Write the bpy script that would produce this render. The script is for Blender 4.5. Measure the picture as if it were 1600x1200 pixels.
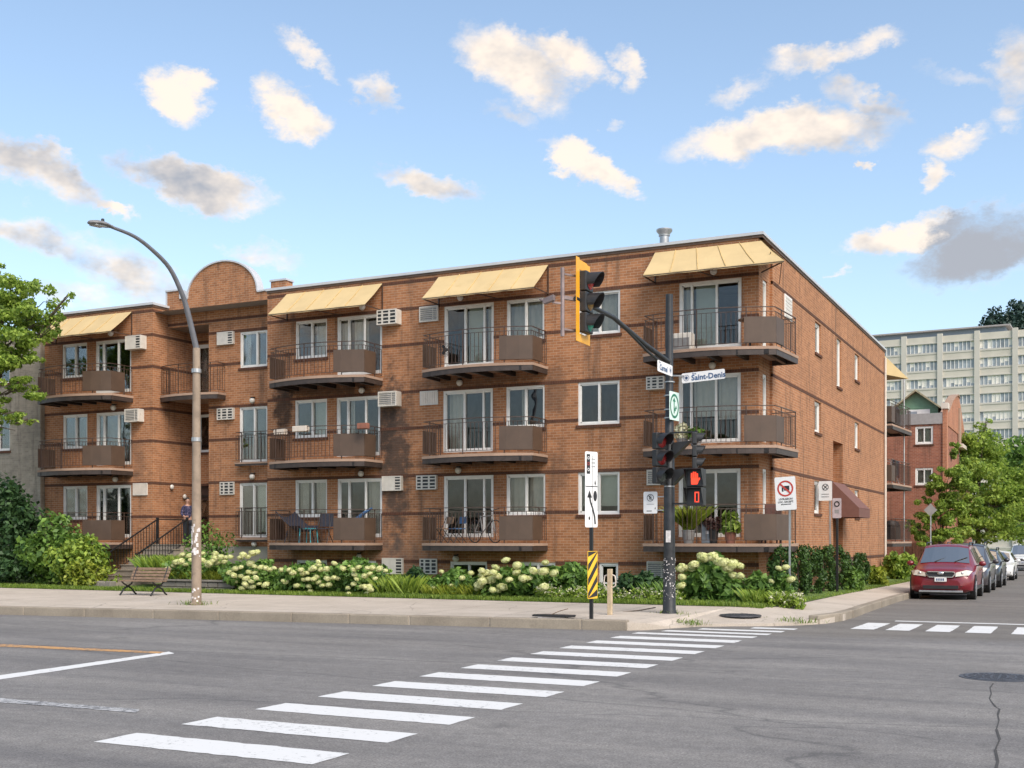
import bpy, bmesh, math, random
import numpy as np
from mathutils import Vector, Matrix
for o in list(bpy.data.objects): bpy.data.objects.remove(o)
random.seed(7); RNG = np.random.default_rng(7)
SC = bpy.context.scene; COL = SC.collection
R = math.radians
# ------------------------------------------------------------------ camera, light, exposure
FPX, HY, EYE = 1830.0, 842.0, 1.70          # focal length and horizon in photo pixels, eye height in metres
CA, SA = 0.8985, 0.4390                      # world X runs along the facade, Y into the block
cam_d = bpy.data.cameras.new('camera'); cam = bpy.data.objects.new('camera', cam_d); COL.objects.link(cam)
cam.location = (0, 0, EYE); cam.rotation_euler = (R(90), 0, math.atan2(SA, CA))
cam_d.sensor_width = 36; cam_d.lens = FPX/1600*36; cam_d.shift_y = (HY-600)/1600
cam_d.clip_start = 0.1; cam_d.clip_end = 3000
SC.camera = cam
SC.render.resolution_x, SC.render.resolution_y = 1024, 768
vs = SC.view_settings; vs.view_transform = 'Standard'; vs.look = 'None'; vs.gamma = 1; vs.exposure = 1.3
SUN = Vector((0.82, -0.54, 0.98)).normalized()
sun_d = bpy.data.lights.new('sun', 'SUN'); sun_d.energy = 1.5; sun_d.angle = R(38); sun_d.color = (1, .91, .79)
sun = bpy.data.objects.new('sun', sun_d); COL.objects.link(sun)
sun.location = (20, -20, 40); sun.rotation_euler = SUN.to_track_quat('Z', 'Y').to_euler()

def pix_dir(x, y):
    a = (x-800)/FPX; return Vector((CA*a-SA, SA*a+CA, (HY-y)/FPX)).normalized()

def make_world():
    w = bpy.data.worlds.new('World'); SC.world = w; w.use_nodes = True
    nt = w.node_tree; N = nt.nodes; L = nt.links; N.clear()
    def nd(t, **k):
        n = N.new(t)
        for a, b in k.items(): setattr(n, a, b)
        return n
    def m(op, a, b=None, c=None, clamp=False):
        n = nd('ShaderNodeMath', operation=op, use_clamp=clamp)
        for i, q in enumerate((a, b, c)):
            if q is None: continue
            if isinstance(q, (int, float)): n.inputs[i].default_value = q
            else: L.new(q, n.inputs[i])
        return n.outputs[0]
    out = nd('ShaderNodeOutputWorld'); bg = nd('ShaderNodeBackground'); bg.inputs[1].default_value = 0.098
    sky = nd('ShaderNodeTexSky', sky_type='NISHITA', sun_disc=False)
    sky.sun_elevation = math.asin(SUN.z); sky.sun_rotation = math.atan2(SUN.x, SUN.y)
    sky.altitude = 50; sky.air_density = 1.0; sky.dust_density = 1.8; sky.ozone_density = 1.8
    tc = nd('ShaderNodeTexCoord'); D = tc.outputs['Generated']
    # azimuth / elevation of the direction with a ragged distortion
    def noise(scale, detail, rough=.6, off=0.0, stretch=1.6):
        mp = nd('ShaderNodeMapping'); mp.inputs['Scale'].default_value = (1, 1, stretch); mp.inputs['Location'].default_value = (off, off*.7, -off)
        L.new(D, mp.inputs[0])
        n = nd('ShaderNodeTexNoise'); n.inputs['Scale'].default_value = scale; n.inputs['Detail'].default_value = detail; n.inputs['Roughness'].default_value = rough
        L.new(mp.outputs[0], n.inputs['Vector']); return n.outputs[0]
    sp = nd('ShaderNodeSeparateXYZ'); L.new(D, sp.inputs[0])
    n1 = noise(13, 6, .66, 0); n2 = noise(13, 6, .66, 9.3); n3 = noise(20, 5, .68, 21.0)
    az = m('ARCTAN2', sp.outputs[0], sp.outputs[1]); el = m('ARCSINE', sp.outputs[2])
    az2 = m('ADD', az, m('MULTIPLY', m('SUBTRACT', n1, .5), .10)); el2 = m('ADD', el, m('MULTIPLY', m('SUBTRACT', n2, .5), .07))
    # the clouds of the photograph: centre, half sizes and tilt in pixels -> directions, strength, greyness
    clouds = [(275,150,66,40,35,1,.15),(455,172,66,42,20,1,.2),(585,142,48,26,30,.75,.55),(485,84,40,22,20,.6,.2),
      (60,268,95,40,18,.9,.35),(160,315,60,13,14,.7,.3),(300,285,120,36,12,1,.55),(672,285,75,22,4,.75,.6),(60,375,110,30,22,.6,.8),(185,420,115,48,20,.75,.45),(405,402,60,20,6,.55,.35),
      (800,110,95,52,30,.9,.1),(880,98,60,40,10,.85,.12),(968,98,26,36,-10,.6,.15),(795,185,50,18,12,.4,.5),(955,190,18,10,0,.4,.1),(930,258,80,26,18,1,.1),
      (1215,205,170,42,-4,1,.12),(1150,130,50,22,-10,.55,.15),(1270,92,90,26,4,.75,.2),(1350,150,70,20,22,.6,.45),(1355,72,60,22,0,.7,.3),(1445,272,24,28,10,.7,.2),(1480,222,62,22,-8,.7,.2),(1355,243,14,10,0,.6,.2),
      (1450,370,135,28,-6,.9,.1),(1545,390,125,58,-14,1,1.6),(1590,105,50,60,0,.6,.35),(1500,120,60,16,20,.35,.4),(1575,180,40,24,0,.5,.3),(1520,430,110,30,-4,.5,.45),(1310,428,16,7,0,.4,.2),
      (100,470,90,22,0,.6,.1)]
    field = None; grey = None
    cmb = nd('ShaderNodeCombineXYZ'); L.new(az2, cmb.inputs[0]); L.new(el2, cmb.inputs[1])
    for (x, y, rx, ry, tilt, st, gr) in clouds:
        d = pix_dir(x, y); ca, ce = math.atan2(d.x, d.y), math.asin(d.z)
        dx = pix_dir(x+10, y); k = abs(math.atan2(dx.x, dx.y)-ca)/10; dy = pix_dir(x, y-10); ke = abs(math.asin(dy.z)-ce)/10
        mp = nd('ShaderNodeMapping', vector_type='TEXTURE'); L.new(cmb.outputs[0], mp.inputs[0])
        mp.inputs['Location'].default_value = (ca, ce, 0); mp.inputs['Rotation'].default_value = (0, 0, -R(tilt)); mp.inputs['Scale'].default_value = (rx*k*1.16, ry*ke*1.2, 1)
        dt = nd('ShaderNodeVectorMath', operation='DOT_PRODUCT'); L.new(mp.outputs[0], dt.inputs[0]); L.new(mp.outputs[0], dt.inputs[1])
        b = m('MULTIPLY_ADD', dt.outputs['Value'], -st, st, clamp=True)
        field = b if field is None else m('MAXIMUM', field, b)
        if gr > .3: grey = m('MULTIPLY', b, gr) if grey is None else m('MULTIPLY_ADD', b, gr, grey)
    # the same kind of broken cloud over the rest of the sky
    big = noise(3.2, 4, .6, 4.4, 2.2)
    off = nd('ShaderNodeVectorMath', operation='DOT_PRODUCT'); L.new(D, off.inputs[0]); off.inputs[1].default_value = pix_dir(800, 420)
    outside = nd('ShaderNodeMapRange'); outside.inputs[1].default_value = .86; outside.inputs[2].default_value = .78; L.new(off.outputs['Value'], outside.inputs[0])
    gen = m('MULTIPLY', m('MULTIPLY', m('SUBTRACT', big, .52, clamp=True), 5.0), outside.outputs[0], clamp=True)
    field = m('MAXIMUM', field, gen)
    wisp = m('MULTIPLY', m('SUBTRACT', n3, .5), 1.25)
    dens = nd('ShaderNodeMapRange', interpolation_type='SMOOTHSTEP'); dens.inputs[1].default_value = .02; dens.inputs[2].default_value = .85
    L.new(m('ADD', field, m('MULTIPLY', wisp, m('MULTIPLY', field, 2.0, clamp=True))), dens.inputs[0])
    up = m('GREATER_THAN', sp.outputs[2], 0.0)
    n4 = noise(17, 4, .6, 13.0)
    shade = m('ADD', m('MULTIPLY', grey, 1.3), m('MULTIPLY', m('SUBTRACT', n4, .50), 3.0), clamp=True)
    cc = nd('ShaderNodeMix', data_type='RGBA'); L.new(shade, cc.inputs[0])
    cc.inputs[6].default_value = (4.7, 4.1, 3.5, 1); cc.inputs[7].default_value = (1.9, 1.98, 2.2, 1)
    hsv = nd('ShaderNodeHueSaturation'); hsv.inputs['Hue'].default_value = .494; hsv.inputs['Saturation'].default_value = .90; hsv.inputs['Value'].default_value = .92; hsv.inputs['Value'].default_value = 1.0; L.new(sky.outputs[0], hsv.inputs['Color'])
    mx = nd('ShaderNodeMix', data_type='RGBA'); L.new(m('MULTIPLY', m('MULTIPLY', dens.outputs[0], up), .95), mx.inputs[0]); L.new(hsv.outputs[0], mx.inputs[6]); L.new(cc.outputs[2], mx.inputs[7])
    L.new(mx.outputs[2], bg.inputs[0]); L.new(bg.outputs[0], out.inputs[0])
make_world(); SC.world.cycles.sampling_method = 'NONE'

# ------------------------------------------------------------------ photo pixel -> place
VF = 30.3                                    # distance of the front wall plane
US = -7.56                                   # side wall plane
def fx(x, v=VF):                             # X on a plane parallel to the front wall
    a = (x-800)/FPX; return v*(CA*a-SA)/(SA*a+CA)
def fz(x, y, v=VF):
    a = (x-800)/FPX; return EYE+(HY-y)/FPX*v/(SA*a+CA)
def sv(x, u=US):                             # Y on a plane parallel to the side wall
    a = (x-800)/FPX; return u*(SA*a+CA)/(CA*a-SA)
def szp(x, y, u=US):
    a = (x-800)/FPX; return EYE+(HY-y)/FPX*u/(CA*a-SA)
def gp(x, y, z=0.0):                         # point on a level plane
    a = (x-800)/FPX; d = (EYE-z)*FPX/(y-HY); return (d*(CA*a-SA), d*(SA*a+CA))
def sl(v): return -0.0075*(min(max(v, 20), 110)-20)      # the side street falls gently away

# ------------------------------------------------------------------ mesh helper
ORG = {}
class MB:
    def __init__(s): s.v = []; s.f = []
    def add(s, vs, fs):
        n = len(s.v); s.v += [tuple(q) for q in vs]; s.f += [tuple(i+n for i in f) for f in fs]; return s
    def box(s, x0, x1, y0, y1, z0, z1):
        return s.add([(x0,y0,z0),(x1,y0,z0),(x1,y1,z0),(x0,y1,z0),(x0,y0,z1),(x1,y0,z1),(x1,y1,z1),(x0,y1,z1)],
                     [(3,2,1,0),(4,5,6,7),(0,1,5,4),(1,2,6,5),(2,3,7,6),(3,0,4,7)])
    def obox(s, c, a, b, d):
        c, a, b, d = map(Vector, (c, a, b, d))
        return s.add([c-a-b-d,c+a-b-d,c+a+b-d,c-a+b-d,c-a-b+d,c+a-b+d,c+a+b+d,c-a+b+d],[(3,2,1,0),(4,5,6,7),(0,1,5,4),(1,2,6,5),(2,3,7,6),(3,0,4,7)])
    def bar(s, p, q, w, h):                  # rectangular bar from p to q
        p, q = Vector(p), Vector(q); d = q-p; t = d.normalized()
        up = Vector((0,0,1)) if abs(t.z) < .95 else Vector((0,1,0))
        a = t.cross(up).normalized(); b = a.cross(t)
        return s.obox((p+q)/2, d/2, a*w/2, b*h/2)
    def quad(s, *p): return s.add(p, [tuple(range(len(p)))])
    def prism(s, pts, z0, z1):
        n = len(pts); zb = z0 if callable(z0) else (lambda x, y: z0); zt = z1 if callable(z1) else (lambda x, y: z1)
        return s.add([(x,y,zb(x,y)) for x,y in pts]+[(x,y,zt(x,y)) for x,y in pts],
                     [tuple(range(n-1,-1,-1)), tuple(range(n,2*n))]+[(i,(i+1)%n,(i+1)%n+n,i+n) for i in range(n)])
    def tube(s, p, q, r, r2=None, n=8, cap=True):
        p, q = Vector(p), Vector(q); t = (q-p).normalized(); r2 = r if r2 is None else r2
        up = Vector((0,0,1)) if abs(t.z) < .9 else Vector((1,0,0))
        a = t.cross(up).normalized(); b = t.cross(a)
        vs = []
        for c, rr in ((p, r), (q, r2)):
            for i in range(n):
                g = 2*math.pi*i/n; vs.append(c+(a*math.cos(g)+b*math.sin(g))*rr)
        fs = [(i,(i+1)%n,(i+1)%n+n,i+n) for i in range(n)]
        if cap: fs += [tuple(range(n-1,-1,-1)), tuple(range(n,2*n))]
        return s.add(vs, fs)
    def path(s, pts, r, n=8, r2=None):
        pts = [Vector(p) for p in pts]; k = len(pts); rings = []
        ref = None
        for i, p in enumerate(pts):
            t = (pts[min(i+1,k-1)]-pts[max(i-1,0)]).normalized()
            if ref is None: ref = Vector((0,0,1)) if abs(t.z) < .9 else Vector((1,0,0))
            a = t.cross(ref).normalized(); b = t.cross(a); ref = a.cross(t)
            rr = r if r2 is None else r+(r2-r)*i/(k-1)
            rings += [p+(a*math.cos(2*math.pi*j/n)+b*math.sin(2*math.pi*j/n))*rr for j in range(n)]
        fs = []
        for i in range(k-1):
            for j in range(n): fs.append((i*n+j, i*n+(j+1)%n, (i+1)*n+(j+1)%n, (i+1)*n+j))
        fs += [tuple(range(n-1,-1,-1)), tuple(range((k-1)*n, k*n))]
        return s.add(rings, fs)
    def sphere(s, c, r, sc=(1,1,1), seg=12, rings=8):
        vs = [(c[0],c[1],c[2]-r*sc[2])]
        for i in range(1, rings):
            t = math.pi*i/rings
            for j in range(seg):
                g = 2*math.pi*j/seg; vs.append((c[0]+r*sc[0]*math.sin(t)*math.cos(g), c[1]+r*sc[1]*math.sin(t)*math.sin(g), c[2]-r*sc[2]*math.cos(t)))
        vs.append((c[0],c[1],c[2]+r*sc[2])); e = len(vs)-1; fs = []
        for j in range(seg):
            fs.append((0, 1+(j+1)%seg, 1+j)); fs.append((e, e-seg+j, e-seg+(j+1)%seg))
        for i in range(rings-2):
            for j in range(seg):
                a = 1+i*seg+j; b = 1+i*seg+(j+1)%seg; fs.append((a, b, b+seg, a+seg))
        return s.add(vs, fs)
    def lathe(s, c, prof, n=16):
        vs = []
        for r, z in prof:
            for j in range(n):
                g = 2*math.pi*j/n; vs.append((c[0]+r*math.cos(g), c[1]+r*math.sin(g), c[2]+z))
        k = len(prof); fs = [(i*n+j, i*n+(j+1)%n, (i+1)*n+(j+1)%n, (i+1)*n+j) for i in range(k-1) for j in range(n)]
        fs += [tuple(range(n-1,-1,-1)), tuple(range((k-1)*n, k*n))]
        return s.add(vs, fs)
    def build(s, name, mat, parent=None, smooth=False, bevel=0, **props):
        o = mesh_obj(name, s.v, s.f, mat, parent, smooth)
        if bevel:
            b = o.modifiers.new('bevel', 'BEVEL'); b.width = bevel; b.segments = 2; b.limit_method = 'ANGLE'
        for k, q in props.items(): o[k] = q
        return o
def link(o, parent=None):
    COL.objects.link(o)
    if parent is not None: o.parent = parent; ORG[o.name] = ORG[parent.name]
    else: ORG.setdefault(o.name, Vector((0,0,0)))
    return o
def mesh_obj(name, v, f, mat, parent=None, smooth=False):
    off = ORG[parent.name] if parent is not None else Vector((0,0,0))
    me = bpy.data.meshes.new(name)
    me.from_pydata([(q[0]-off.x, q[1]-off.y, q[2]-off.z) for q in v], [], f); me.update()
    if mat: me.materials.append(mat)
    o = bpy.data.objects.new(name, me); link(o, parent)
    if smooth:
        me.polygons.foreach_set('use_smooth', [True]*len(me.polygons))
        me.set_sharp_from_angle(angle=R(42))
    return o
def tag(o, label, cat, group=None):
    o['label'] = label; o['category'] = cat
    if group: o['group'] = group
    return o
def thing(name, label, cat, loc=(0,0,0), rot=0.0, group=None, local=False):
    o = bpy.data.objects.new(name, None); o.empty_display_size = .2; COL.objects.link(o)
    o.location = loc; o.rotation_euler = (0,0,rot); ORG[o.name] = Vector((0,0,0)) if local else Vector(loc)
    return tag(o, label, cat, group)
def struct(o): o['kind'] = 'structure'; return o
def dup(src, parent, loc=None, rot=None, scale=None):
    c = src.copy(); COL.objects.link(c); c.parent = parent
    if parent is not None: ORG[c.name] = ORG[parent.name]
    if loc is not None: c.location = loc
    if rot is not None: c.rotation_euler = rot
    if scale is not None: c.scale = scale
    return c

# ------------------------------------------------------------------ materials
MATS = {}
def nodes(name):
    m = bpy.data.materials.new(name); m.use_nodes = True; MATS[name] = m
    nt = m.node_tree; return m, nt.nodes, nt.links, nt.nodes['Principled BSDF']
def ramp(N, L, fac, stops):
    r = N.new('ShaderNodeValToRGB'); e = r.color_ramp.elements
    while len(e) < len(stops): e.new(.5)
    for q, (p, c) in zip(e, stops): q.position = p; q.color = (*c, 1) if len(c) == 3 else c
    L.new(fac, r.inputs[0]); return r.outputs[0]
def noise_n(N, L, vec, scale, detail=4, rough=.55, w=None):
    n = N.new('ShaderNodeTexNoise'); n.inputs['Scale'].default_value = scale; n.inputs['Detail'].default_value = detail; n.inputs['Roughness'].default_value = rough
    if vec is not None: L.new(vec, n.inputs['Vector'])
    return n.outputs[0]
def mixc(N, L, fac, a, b, mode='MIX'):
    x = N.new('ShaderNodeMix'); x.data_type = 'RGBA'; x.blend_type = mode
    for i, q in ((0, fac), (6, a), (7, b)):
        if isinstance(q, (int, float)): x.inputs[i].default_value = q
        elif isinstance(q, tuple): x.inputs[i].default_value = (*q, 1) if len(q) == 3 else q
        else: L.new(q, x.inputs[i])
    return x.outputs[2]
def mathn(N, L, op, a, b=None, c=None, clamp=False):
    x = N.new('ShaderNodeMath'); x.operation = op; x.use_clamp = clamp
    for i, q in enumerate((a, b, c)):
        if q is None: continue
        if isinstance(q, (int, float)): x.inputs[i].default_value = q
        else: L.new(q, x.inputs[i])
    return x.outputs[0]
def pm(name, col, rough=.6, metal=0.0, var=.25, scale=6.0, bump=0.0, bscale=60.0, coat=0.0, spec=.5, dirt=None):
    """plain material with mottled colour and optional fine relief"""
    if name in MATS: return MATS[name]
    m, N, L, P = nodes(name)
    g = N.new('ShaderNodeNewGeometry'); pos = g.outputs['Position']
    n = noise_n(N, L, pos, scale, 6)
    lo = tuple(c*(1-var) for c in col); hi = tuple(min(1, c*(1+var)) for c in col)
    c = ramp(N, L, n, [(.3, lo), (.7, hi)])
    if dirt:
        d = noise_n(N, L, pos, dirt[1], 8, .65); f = ramp(N, L, d, [(dirt[2], (0,0,0)), (dirt[2]+.18, (1,1,1))]); c = mixc(N, L, f, c, dirt[0])
    L.new(c, P.inputs['Base Color']); P.inputs['Roughness'].default_value = rough; P.inputs['Metallic'].default_value = metal
    P.inputs['Coat Weight'].default_value = coat; P.inputs['Specular IOR Level'].default_value = spec
    if bump:
        b = N.new('ShaderNodeBump'); b.inputs['Strength'].default_value = bump; b.inputs['Distance'].default_value = .01
        L.new(noise_n(N, L, pos, bscale, 4), b.inputs['Height']); L.new(b.outputs[0], P.inputs['Normal'])
    return m
def emit(name, col, strength, base=(.02,.02,.02)):
    m, N, L, P = nodes(name); P.inputs['Base Color'].default_value = (*base, 1)
    P.inputs['Emission Color'].default_value = (*col, 1); P.inputs['Emission Strength'].default_value = strength; P.inputs['Roughness'].default_value = .35
    return m
def brick_mat(name, c1, c2, mortar, bw=.21, rh=.075, stains_and_shade=(), var=.4):
    m, N, L, P = nodes(name)
    g = N.new('ShaderNodeNewGeometry'); pos = g.outputs['Position']
    s = N.new('ShaderNodeSeparateXYZ'); L.new(pos, s.inputs[0])
    cb = N.new('ShaderNodeCombineXYZ'); L.new(mathn(N, L, 'ADD', s.outputs[0], s.outputs[1]), cb.inputs[0]); L.new(s.outputs[2], cb.inputs[1])
    b = N.new('ShaderNodeTexBrick'); L.new(cb.outputs[0], b.inputs['Vector']); b.offset = .5
    b.inputs['Color1'].default_value = (*c1, 1); b.inputs['Color2'].default_value = (*c2, 1); b.inputs['Mortar'].default_value = (*mortar, 1)
    b.inputs['Scale'].default_value = 1; b.inputs['Mortar Size'].default_value = .0075; b.inputs['Mortar Smooth'].default_value = .2
    b.inputs['Brick Width'].default_value = bw; b.inputs['Row Height'].default_value = rh; b.inputs['Bias'].default_value = -.1
    c = b.outputs['Color']
    big = noise_n(N, L, pos, .55, 6, .6); c = mixc(N, L, 1.0, c, ramp(N, L, big, [(.3, (1-var*.35,)*3), (.72, (1+var*.2,)*3)]), 'MULTIPLY')
    med = noise_n(N, L, pos, 3.2, 6, .65); c = mixc(N, L, 1.0, c, ramp(N, L, med, [(.3, (1-var*.3, 1-var*.3, 1-var*.28)), (.65, (1.06, 1.05, 1.04))]), 'MULTIPLY')
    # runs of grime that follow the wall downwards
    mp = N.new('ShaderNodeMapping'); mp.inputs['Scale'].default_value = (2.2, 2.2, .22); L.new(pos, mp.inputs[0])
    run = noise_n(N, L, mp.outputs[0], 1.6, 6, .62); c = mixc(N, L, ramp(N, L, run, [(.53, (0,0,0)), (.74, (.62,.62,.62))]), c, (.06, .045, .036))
    for (x0, z0, rx, rz, k, colr) in stains_and_shade:           # soot and damp patches, plus shade painted under the balcony slabs
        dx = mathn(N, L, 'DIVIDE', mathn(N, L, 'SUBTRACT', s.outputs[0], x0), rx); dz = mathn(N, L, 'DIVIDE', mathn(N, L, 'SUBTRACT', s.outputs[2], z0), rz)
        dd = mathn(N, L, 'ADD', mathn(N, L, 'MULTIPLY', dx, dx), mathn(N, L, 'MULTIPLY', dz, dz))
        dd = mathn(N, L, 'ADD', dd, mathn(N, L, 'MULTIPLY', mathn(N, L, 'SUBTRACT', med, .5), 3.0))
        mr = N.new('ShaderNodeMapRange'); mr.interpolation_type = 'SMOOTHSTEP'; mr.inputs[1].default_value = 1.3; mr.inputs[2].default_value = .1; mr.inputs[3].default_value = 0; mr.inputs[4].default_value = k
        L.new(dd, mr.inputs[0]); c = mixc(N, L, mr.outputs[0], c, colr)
    L.new(c, P.inputs['Base Color']); P.inputs['Roughness'].default_value = .88; P.inputs['Specular IOR Level'].default_value = .25
    bp = N.new('ShaderNodeBump'); bp.inputs['Strength'].default_value = .55; bp.inputs['Distance'].default_value = .008; bp.invert = True
    h = mathn(N, L, 'ADD', b.outputs['Fac'], mathn(N, L, 'MULTIPLY', noise_n(N, L, pos, 40, 4), .5))
    L.new(h, bp.inputs['Height']); L.new(bp.outputs[0], P.inputs['Normal'])
    return m
def leaf_mat(name, dark, light, trans=.3, scale=1.6):
    m, N, L, P = nodes(name)
    g = N.new('ShaderNodeNewGeometry'); n = noise_n(N, L, g.outputs['Position'], scale, 3)
    f = mathn(N, L, 'ADD', mathn(N, L, 'MULTIPLY', n, .55), mathn(N, L, 'MULTIPLY', g.outputs['Random Per Island'], .5))
    c = ramp(N, L, f, [(.25, dark), (.75, light)])
    L.new(c, P.inputs['Base Color']); P.inputs['Roughness'].default_value = .5; P.inputs['Specular IOR Level'].default_value = .35
    t = N.new('ShaderNodeBsdfTranslucent'); L.new(c, t.inputs[0]); mx = N.new('ShaderNodeMixShader'); mx.inputs[0].default_value = trans
    L.new(P.outputs[0], mx.inputs[1]); L.new(t.outputs[0], mx.inputs[2]); L.new(mx.outputs[0], N['Material Output'].inputs[0])
    return m
def glass_mat(name, tint=(.86,.86,.83), refl=1.0, rough=.015, gcol=(.95,.97,1)):
    m, N, L, P = nodes(name); N.remove(P)
    t = N.new('ShaderNodeBsdfTransparent'); t.inputs[0].default_value = (*tint, 1)
    g = N.new('ShaderNodeBsdfGlossy'); g.inputs['Roughness'].default_value = rough; g.inputs[0].default_value = (*gcol, 1)
    lw = N.new('ShaderNodeFresnel'); lw.inputs[0].default_value = 1.55
    geo = N.new('ShaderNodeNewGeometry'); b = N.new('ShaderNodeBump'); b.inputs['Strength'].default_value = .12; b.inputs['Distance'].default_value = .05
    L.new(noise_n(N, L, geo.outputs['Position'], 1.1, 2), b.inputs['Height']); L.new(b.outputs[0], g.inputs['Normal'])
    mx = N.new('ShaderNodeMixShader'); L.new(mathn(N, L, 'MULTIPLY_ADD', lw.outputs[0], .9*refl, .0*refl, clamp=True), mx.inputs[0])
    L.new(t.outputs[0], mx.inputs[1]); L.new(g.outputs[0], mx.inputs[2]); L.new(mx.outputs[0], N['Material Output'].inputs[0])
    return m
def asphalt_mat():
    m, N, L, P = nodes('asphalt'); g = N.new('ShaderNodeNewGeometry'); pos = g.outputs['Position']
    n = noise_n(N, L, pos, .35, 6, .6); c = ramp(N, L, n, [(.3, (.160,.153,.147)), (.7, (.203,.195,.187))])
    mp = N.new('ShaderNodeMapping'); mp.inputs['Scale'].default_value = (.12, 1.0, 1); mp.inputs['Rotation'].default_value = (0,0,R(4)); L.new(pos, mp.inputs[0])
    st = noise_n(N, L, mp.outputs[0], 1.1, 5, .6); c = mixc(N, L, 1.0, c, ramp(N, L, st, [(.32, (.74,.74,.76)), (.66, (1.16,1.15,1.13))]), 'MULTIPLY')
    fine = noise_n(N, L, pos, 48, 4, .8); c = mixc(N, L, 1.0, c, ramp(N, L, fine, [(.32, (.45,.45,.45)), (.68, (1.58,1.58,1.58))]), 'MULTIPLY')
    mid = noise_n(N, L, pos, 7, 6, .75); c = mixc(N, L, 1.0, c, ramp(N, L, mid, [(.33, (.80,.80,.80)), (.67, (1.16,1.16,1.16))]), 'MULTIPLY')
    agg = N.new('ShaderNodeTexVoronoi'); agg.inputs['Scale'].default_value = 70; L.new(pos, agg.inputs['Vector'])
    c = mixc(N, L, ramp(N, L, agg.outputs['Distance'], [(.06, (.35,.35,.35)), (.2, (0,0,0))]), c, (.36,.355,.35))
    # grit and leaf litter swept towards the kerb, oil spots along the lanes
    sx = N.new('ShaderNodeSeparateXYZ'); L.new(pos, sx.inputs[0])
    dk = mathn(N, L, 'SUBTRACT', mathn(N, L, 'MULTIPLY_ADD', sx.outputs[0], .13, 21.46), sx.outputs[1])
    gm = N.new('ShaderNodeMapRange'); gm.inputs[1].default_value = 1.1; gm.inputs[2].default_value = .0; L.new(mathn(N, L, 'ADD', dk, mathn(N, L, 'MULTIPLY', noise_n(N, L, pos, 3, 6, .7), .9)), gm.inputs[0])
    c = mixc(N, L, mathn(N, L, 'MULTIPLY', gm.outputs[0], .45), c, (.12,.105,.085))
    oil = noise_n(N, L, pos, .9, 7, .7); c = mixc(N, L, ramp(N, L, oil, [(.60, (0,0,0)), (.70, (.45,.45,.45))]), c, (.075,.073,.072))
    # sealed cracks
    mpc = N.new('ShaderNodeMapping'); mpc.inputs['Scale'].default_value = (.08,.3,1); L.new(pos, mpc.inputs[0])
    wn = N.new('ShaderNodeTexNoise'); wn.inputs['Scale'].default_value = 3; wn.inputs['Detail'].default_value = 5; L.new(mpc.outputs[0], wn.inputs['Vector'])
    ad = N.new('ShaderNodeVectorMath'); ad.operation = 'MULTIPLY_ADD'; L.new(wn.outputs['Color'], ad.inputs[0]); ad.inputs[1].default_value = (.25,.25,0); L.new(mpc.outputs[0], ad.inputs[2])
    vo = N.new('ShaderNodeTexVoronoi'); vo.feature = 'DISTANCE_TO_EDGE'; vo.inputs['Scale'].default_value = .9; L.new(ad.outputs[0], vo.inputs['Vector'])
    c = mixc(N, L, ramp(N, L, vo.outputs['Distance'], [(.001, (.55,.55,.55)), (.0045, (0,0,0))]), c, (.06,.06,.062))
    L.new(c, P.inputs['Base Color']); P.inputs['Roughness'].default_value = .85; P.inputs['Specular IOR Level'].default_value = .3
    b = N.new('ShaderNodeBump'); b.inputs['Strength'].default_value = .5; b.inputs['Distance'].default_value = .006; L.new(fine, b.inputs['Height']); L.new(b.outputs[0], P.inputs['Normal'])
    return m
def paint_mat(name, col, wear=.60):
    m, N, L, P = nodes(name); g = N.new('ShaderNodeNewGeometry'); pos = g.outputs['Position']
    n = noise_n(N, L, pos, 14, 8, .8); n2 = noise_n(N, L, pos, 1.2, 4)
    f = mathn(N, L, 'ADD', mathn(N, L, 'MULTIPLY', n, .75), mathn(N, L, 'MULTIPLY', n2, .25))
    c = mixc(N, L, ramp(N, L, f, [(wear, (0,0,0)), (wear+.08, (1,1,1))]), col, (.11,.11,.112))
    L.new(c, P.inputs['Base Color']); P.inputs['Roughness'].default_value = .7
    return m
def concrete_mat(name, a, b, joint=0.0):
    m, N, L, P = nodes(name); g = N.new('ShaderNodeNewGeometry'); pos = g.outputs['Position']
    n = noise_n(N, L, pos, .8, 8, .65); c = ramp(N, L, n, [(.3, a), (.7, b)])
    fine = noise_n(N, L, pos, 45, 4, .7); c = mixc(N, L, 1.0, c, ramp(N, L, fine, [(.3, (.82,.82,.82)), (.7, (1.12,1.12,1.12))]), 'MULTIPLY')
    st = noise_n(N, L, pos, 2.7, 8, .7); c = mixc(N, L, ramp(N, L, st, [(.58, (0,0,0)), (.75, (.5,.5,.5))]), c, tuple(q*.5 for q in a))
    wn = N.new('ShaderNodeTexNoise'); wn.inputs['Scale'].default_value = 1.2; wn.inputs['Detail'].default_value = 5; L.new(pos, wn.inputs['Vector'])
    ad = N.new('ShaderNodeVectorMath'); ad.operation = 'MULTIPLY_ADD'; L.new(wn.outputs['Color'], ad.inputs[0]); ad.inputs[1].default_value = (.5,.5,0); L.new(pos, ad.inputs[2])
    vo = N.new('ShaderNodeTexVoronoi'); vo.feature = 'DISTANCE_TO_EDGE'; vo.inputs['Scale'].default_value = .38; L.new(ad.outputs[0], vo.inputs['Vector'])
    if joint: c = mixc(N, L, ramp(N, L, vo.outputs['Distance'], [(.001, (joint,)*3), (.005, (0,0,0))]), c, (.09,.08,.07))
    L.new(c, P.inputs['Base Color']); P.inputs['Roughness'].default_value = .9; P.inputs['Specular IOR Level'].default_value = .25
    bp = N.new('ShaderNodeBump'); bp.inputs['Strength'].default_value = .35; bp.inputs['Distance'].default_value = .008; L.new(fine, bp.inputs['Height']); L.new(bp.outputs[0], P.inputs['Normal'])
    return m
M = {}
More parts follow.
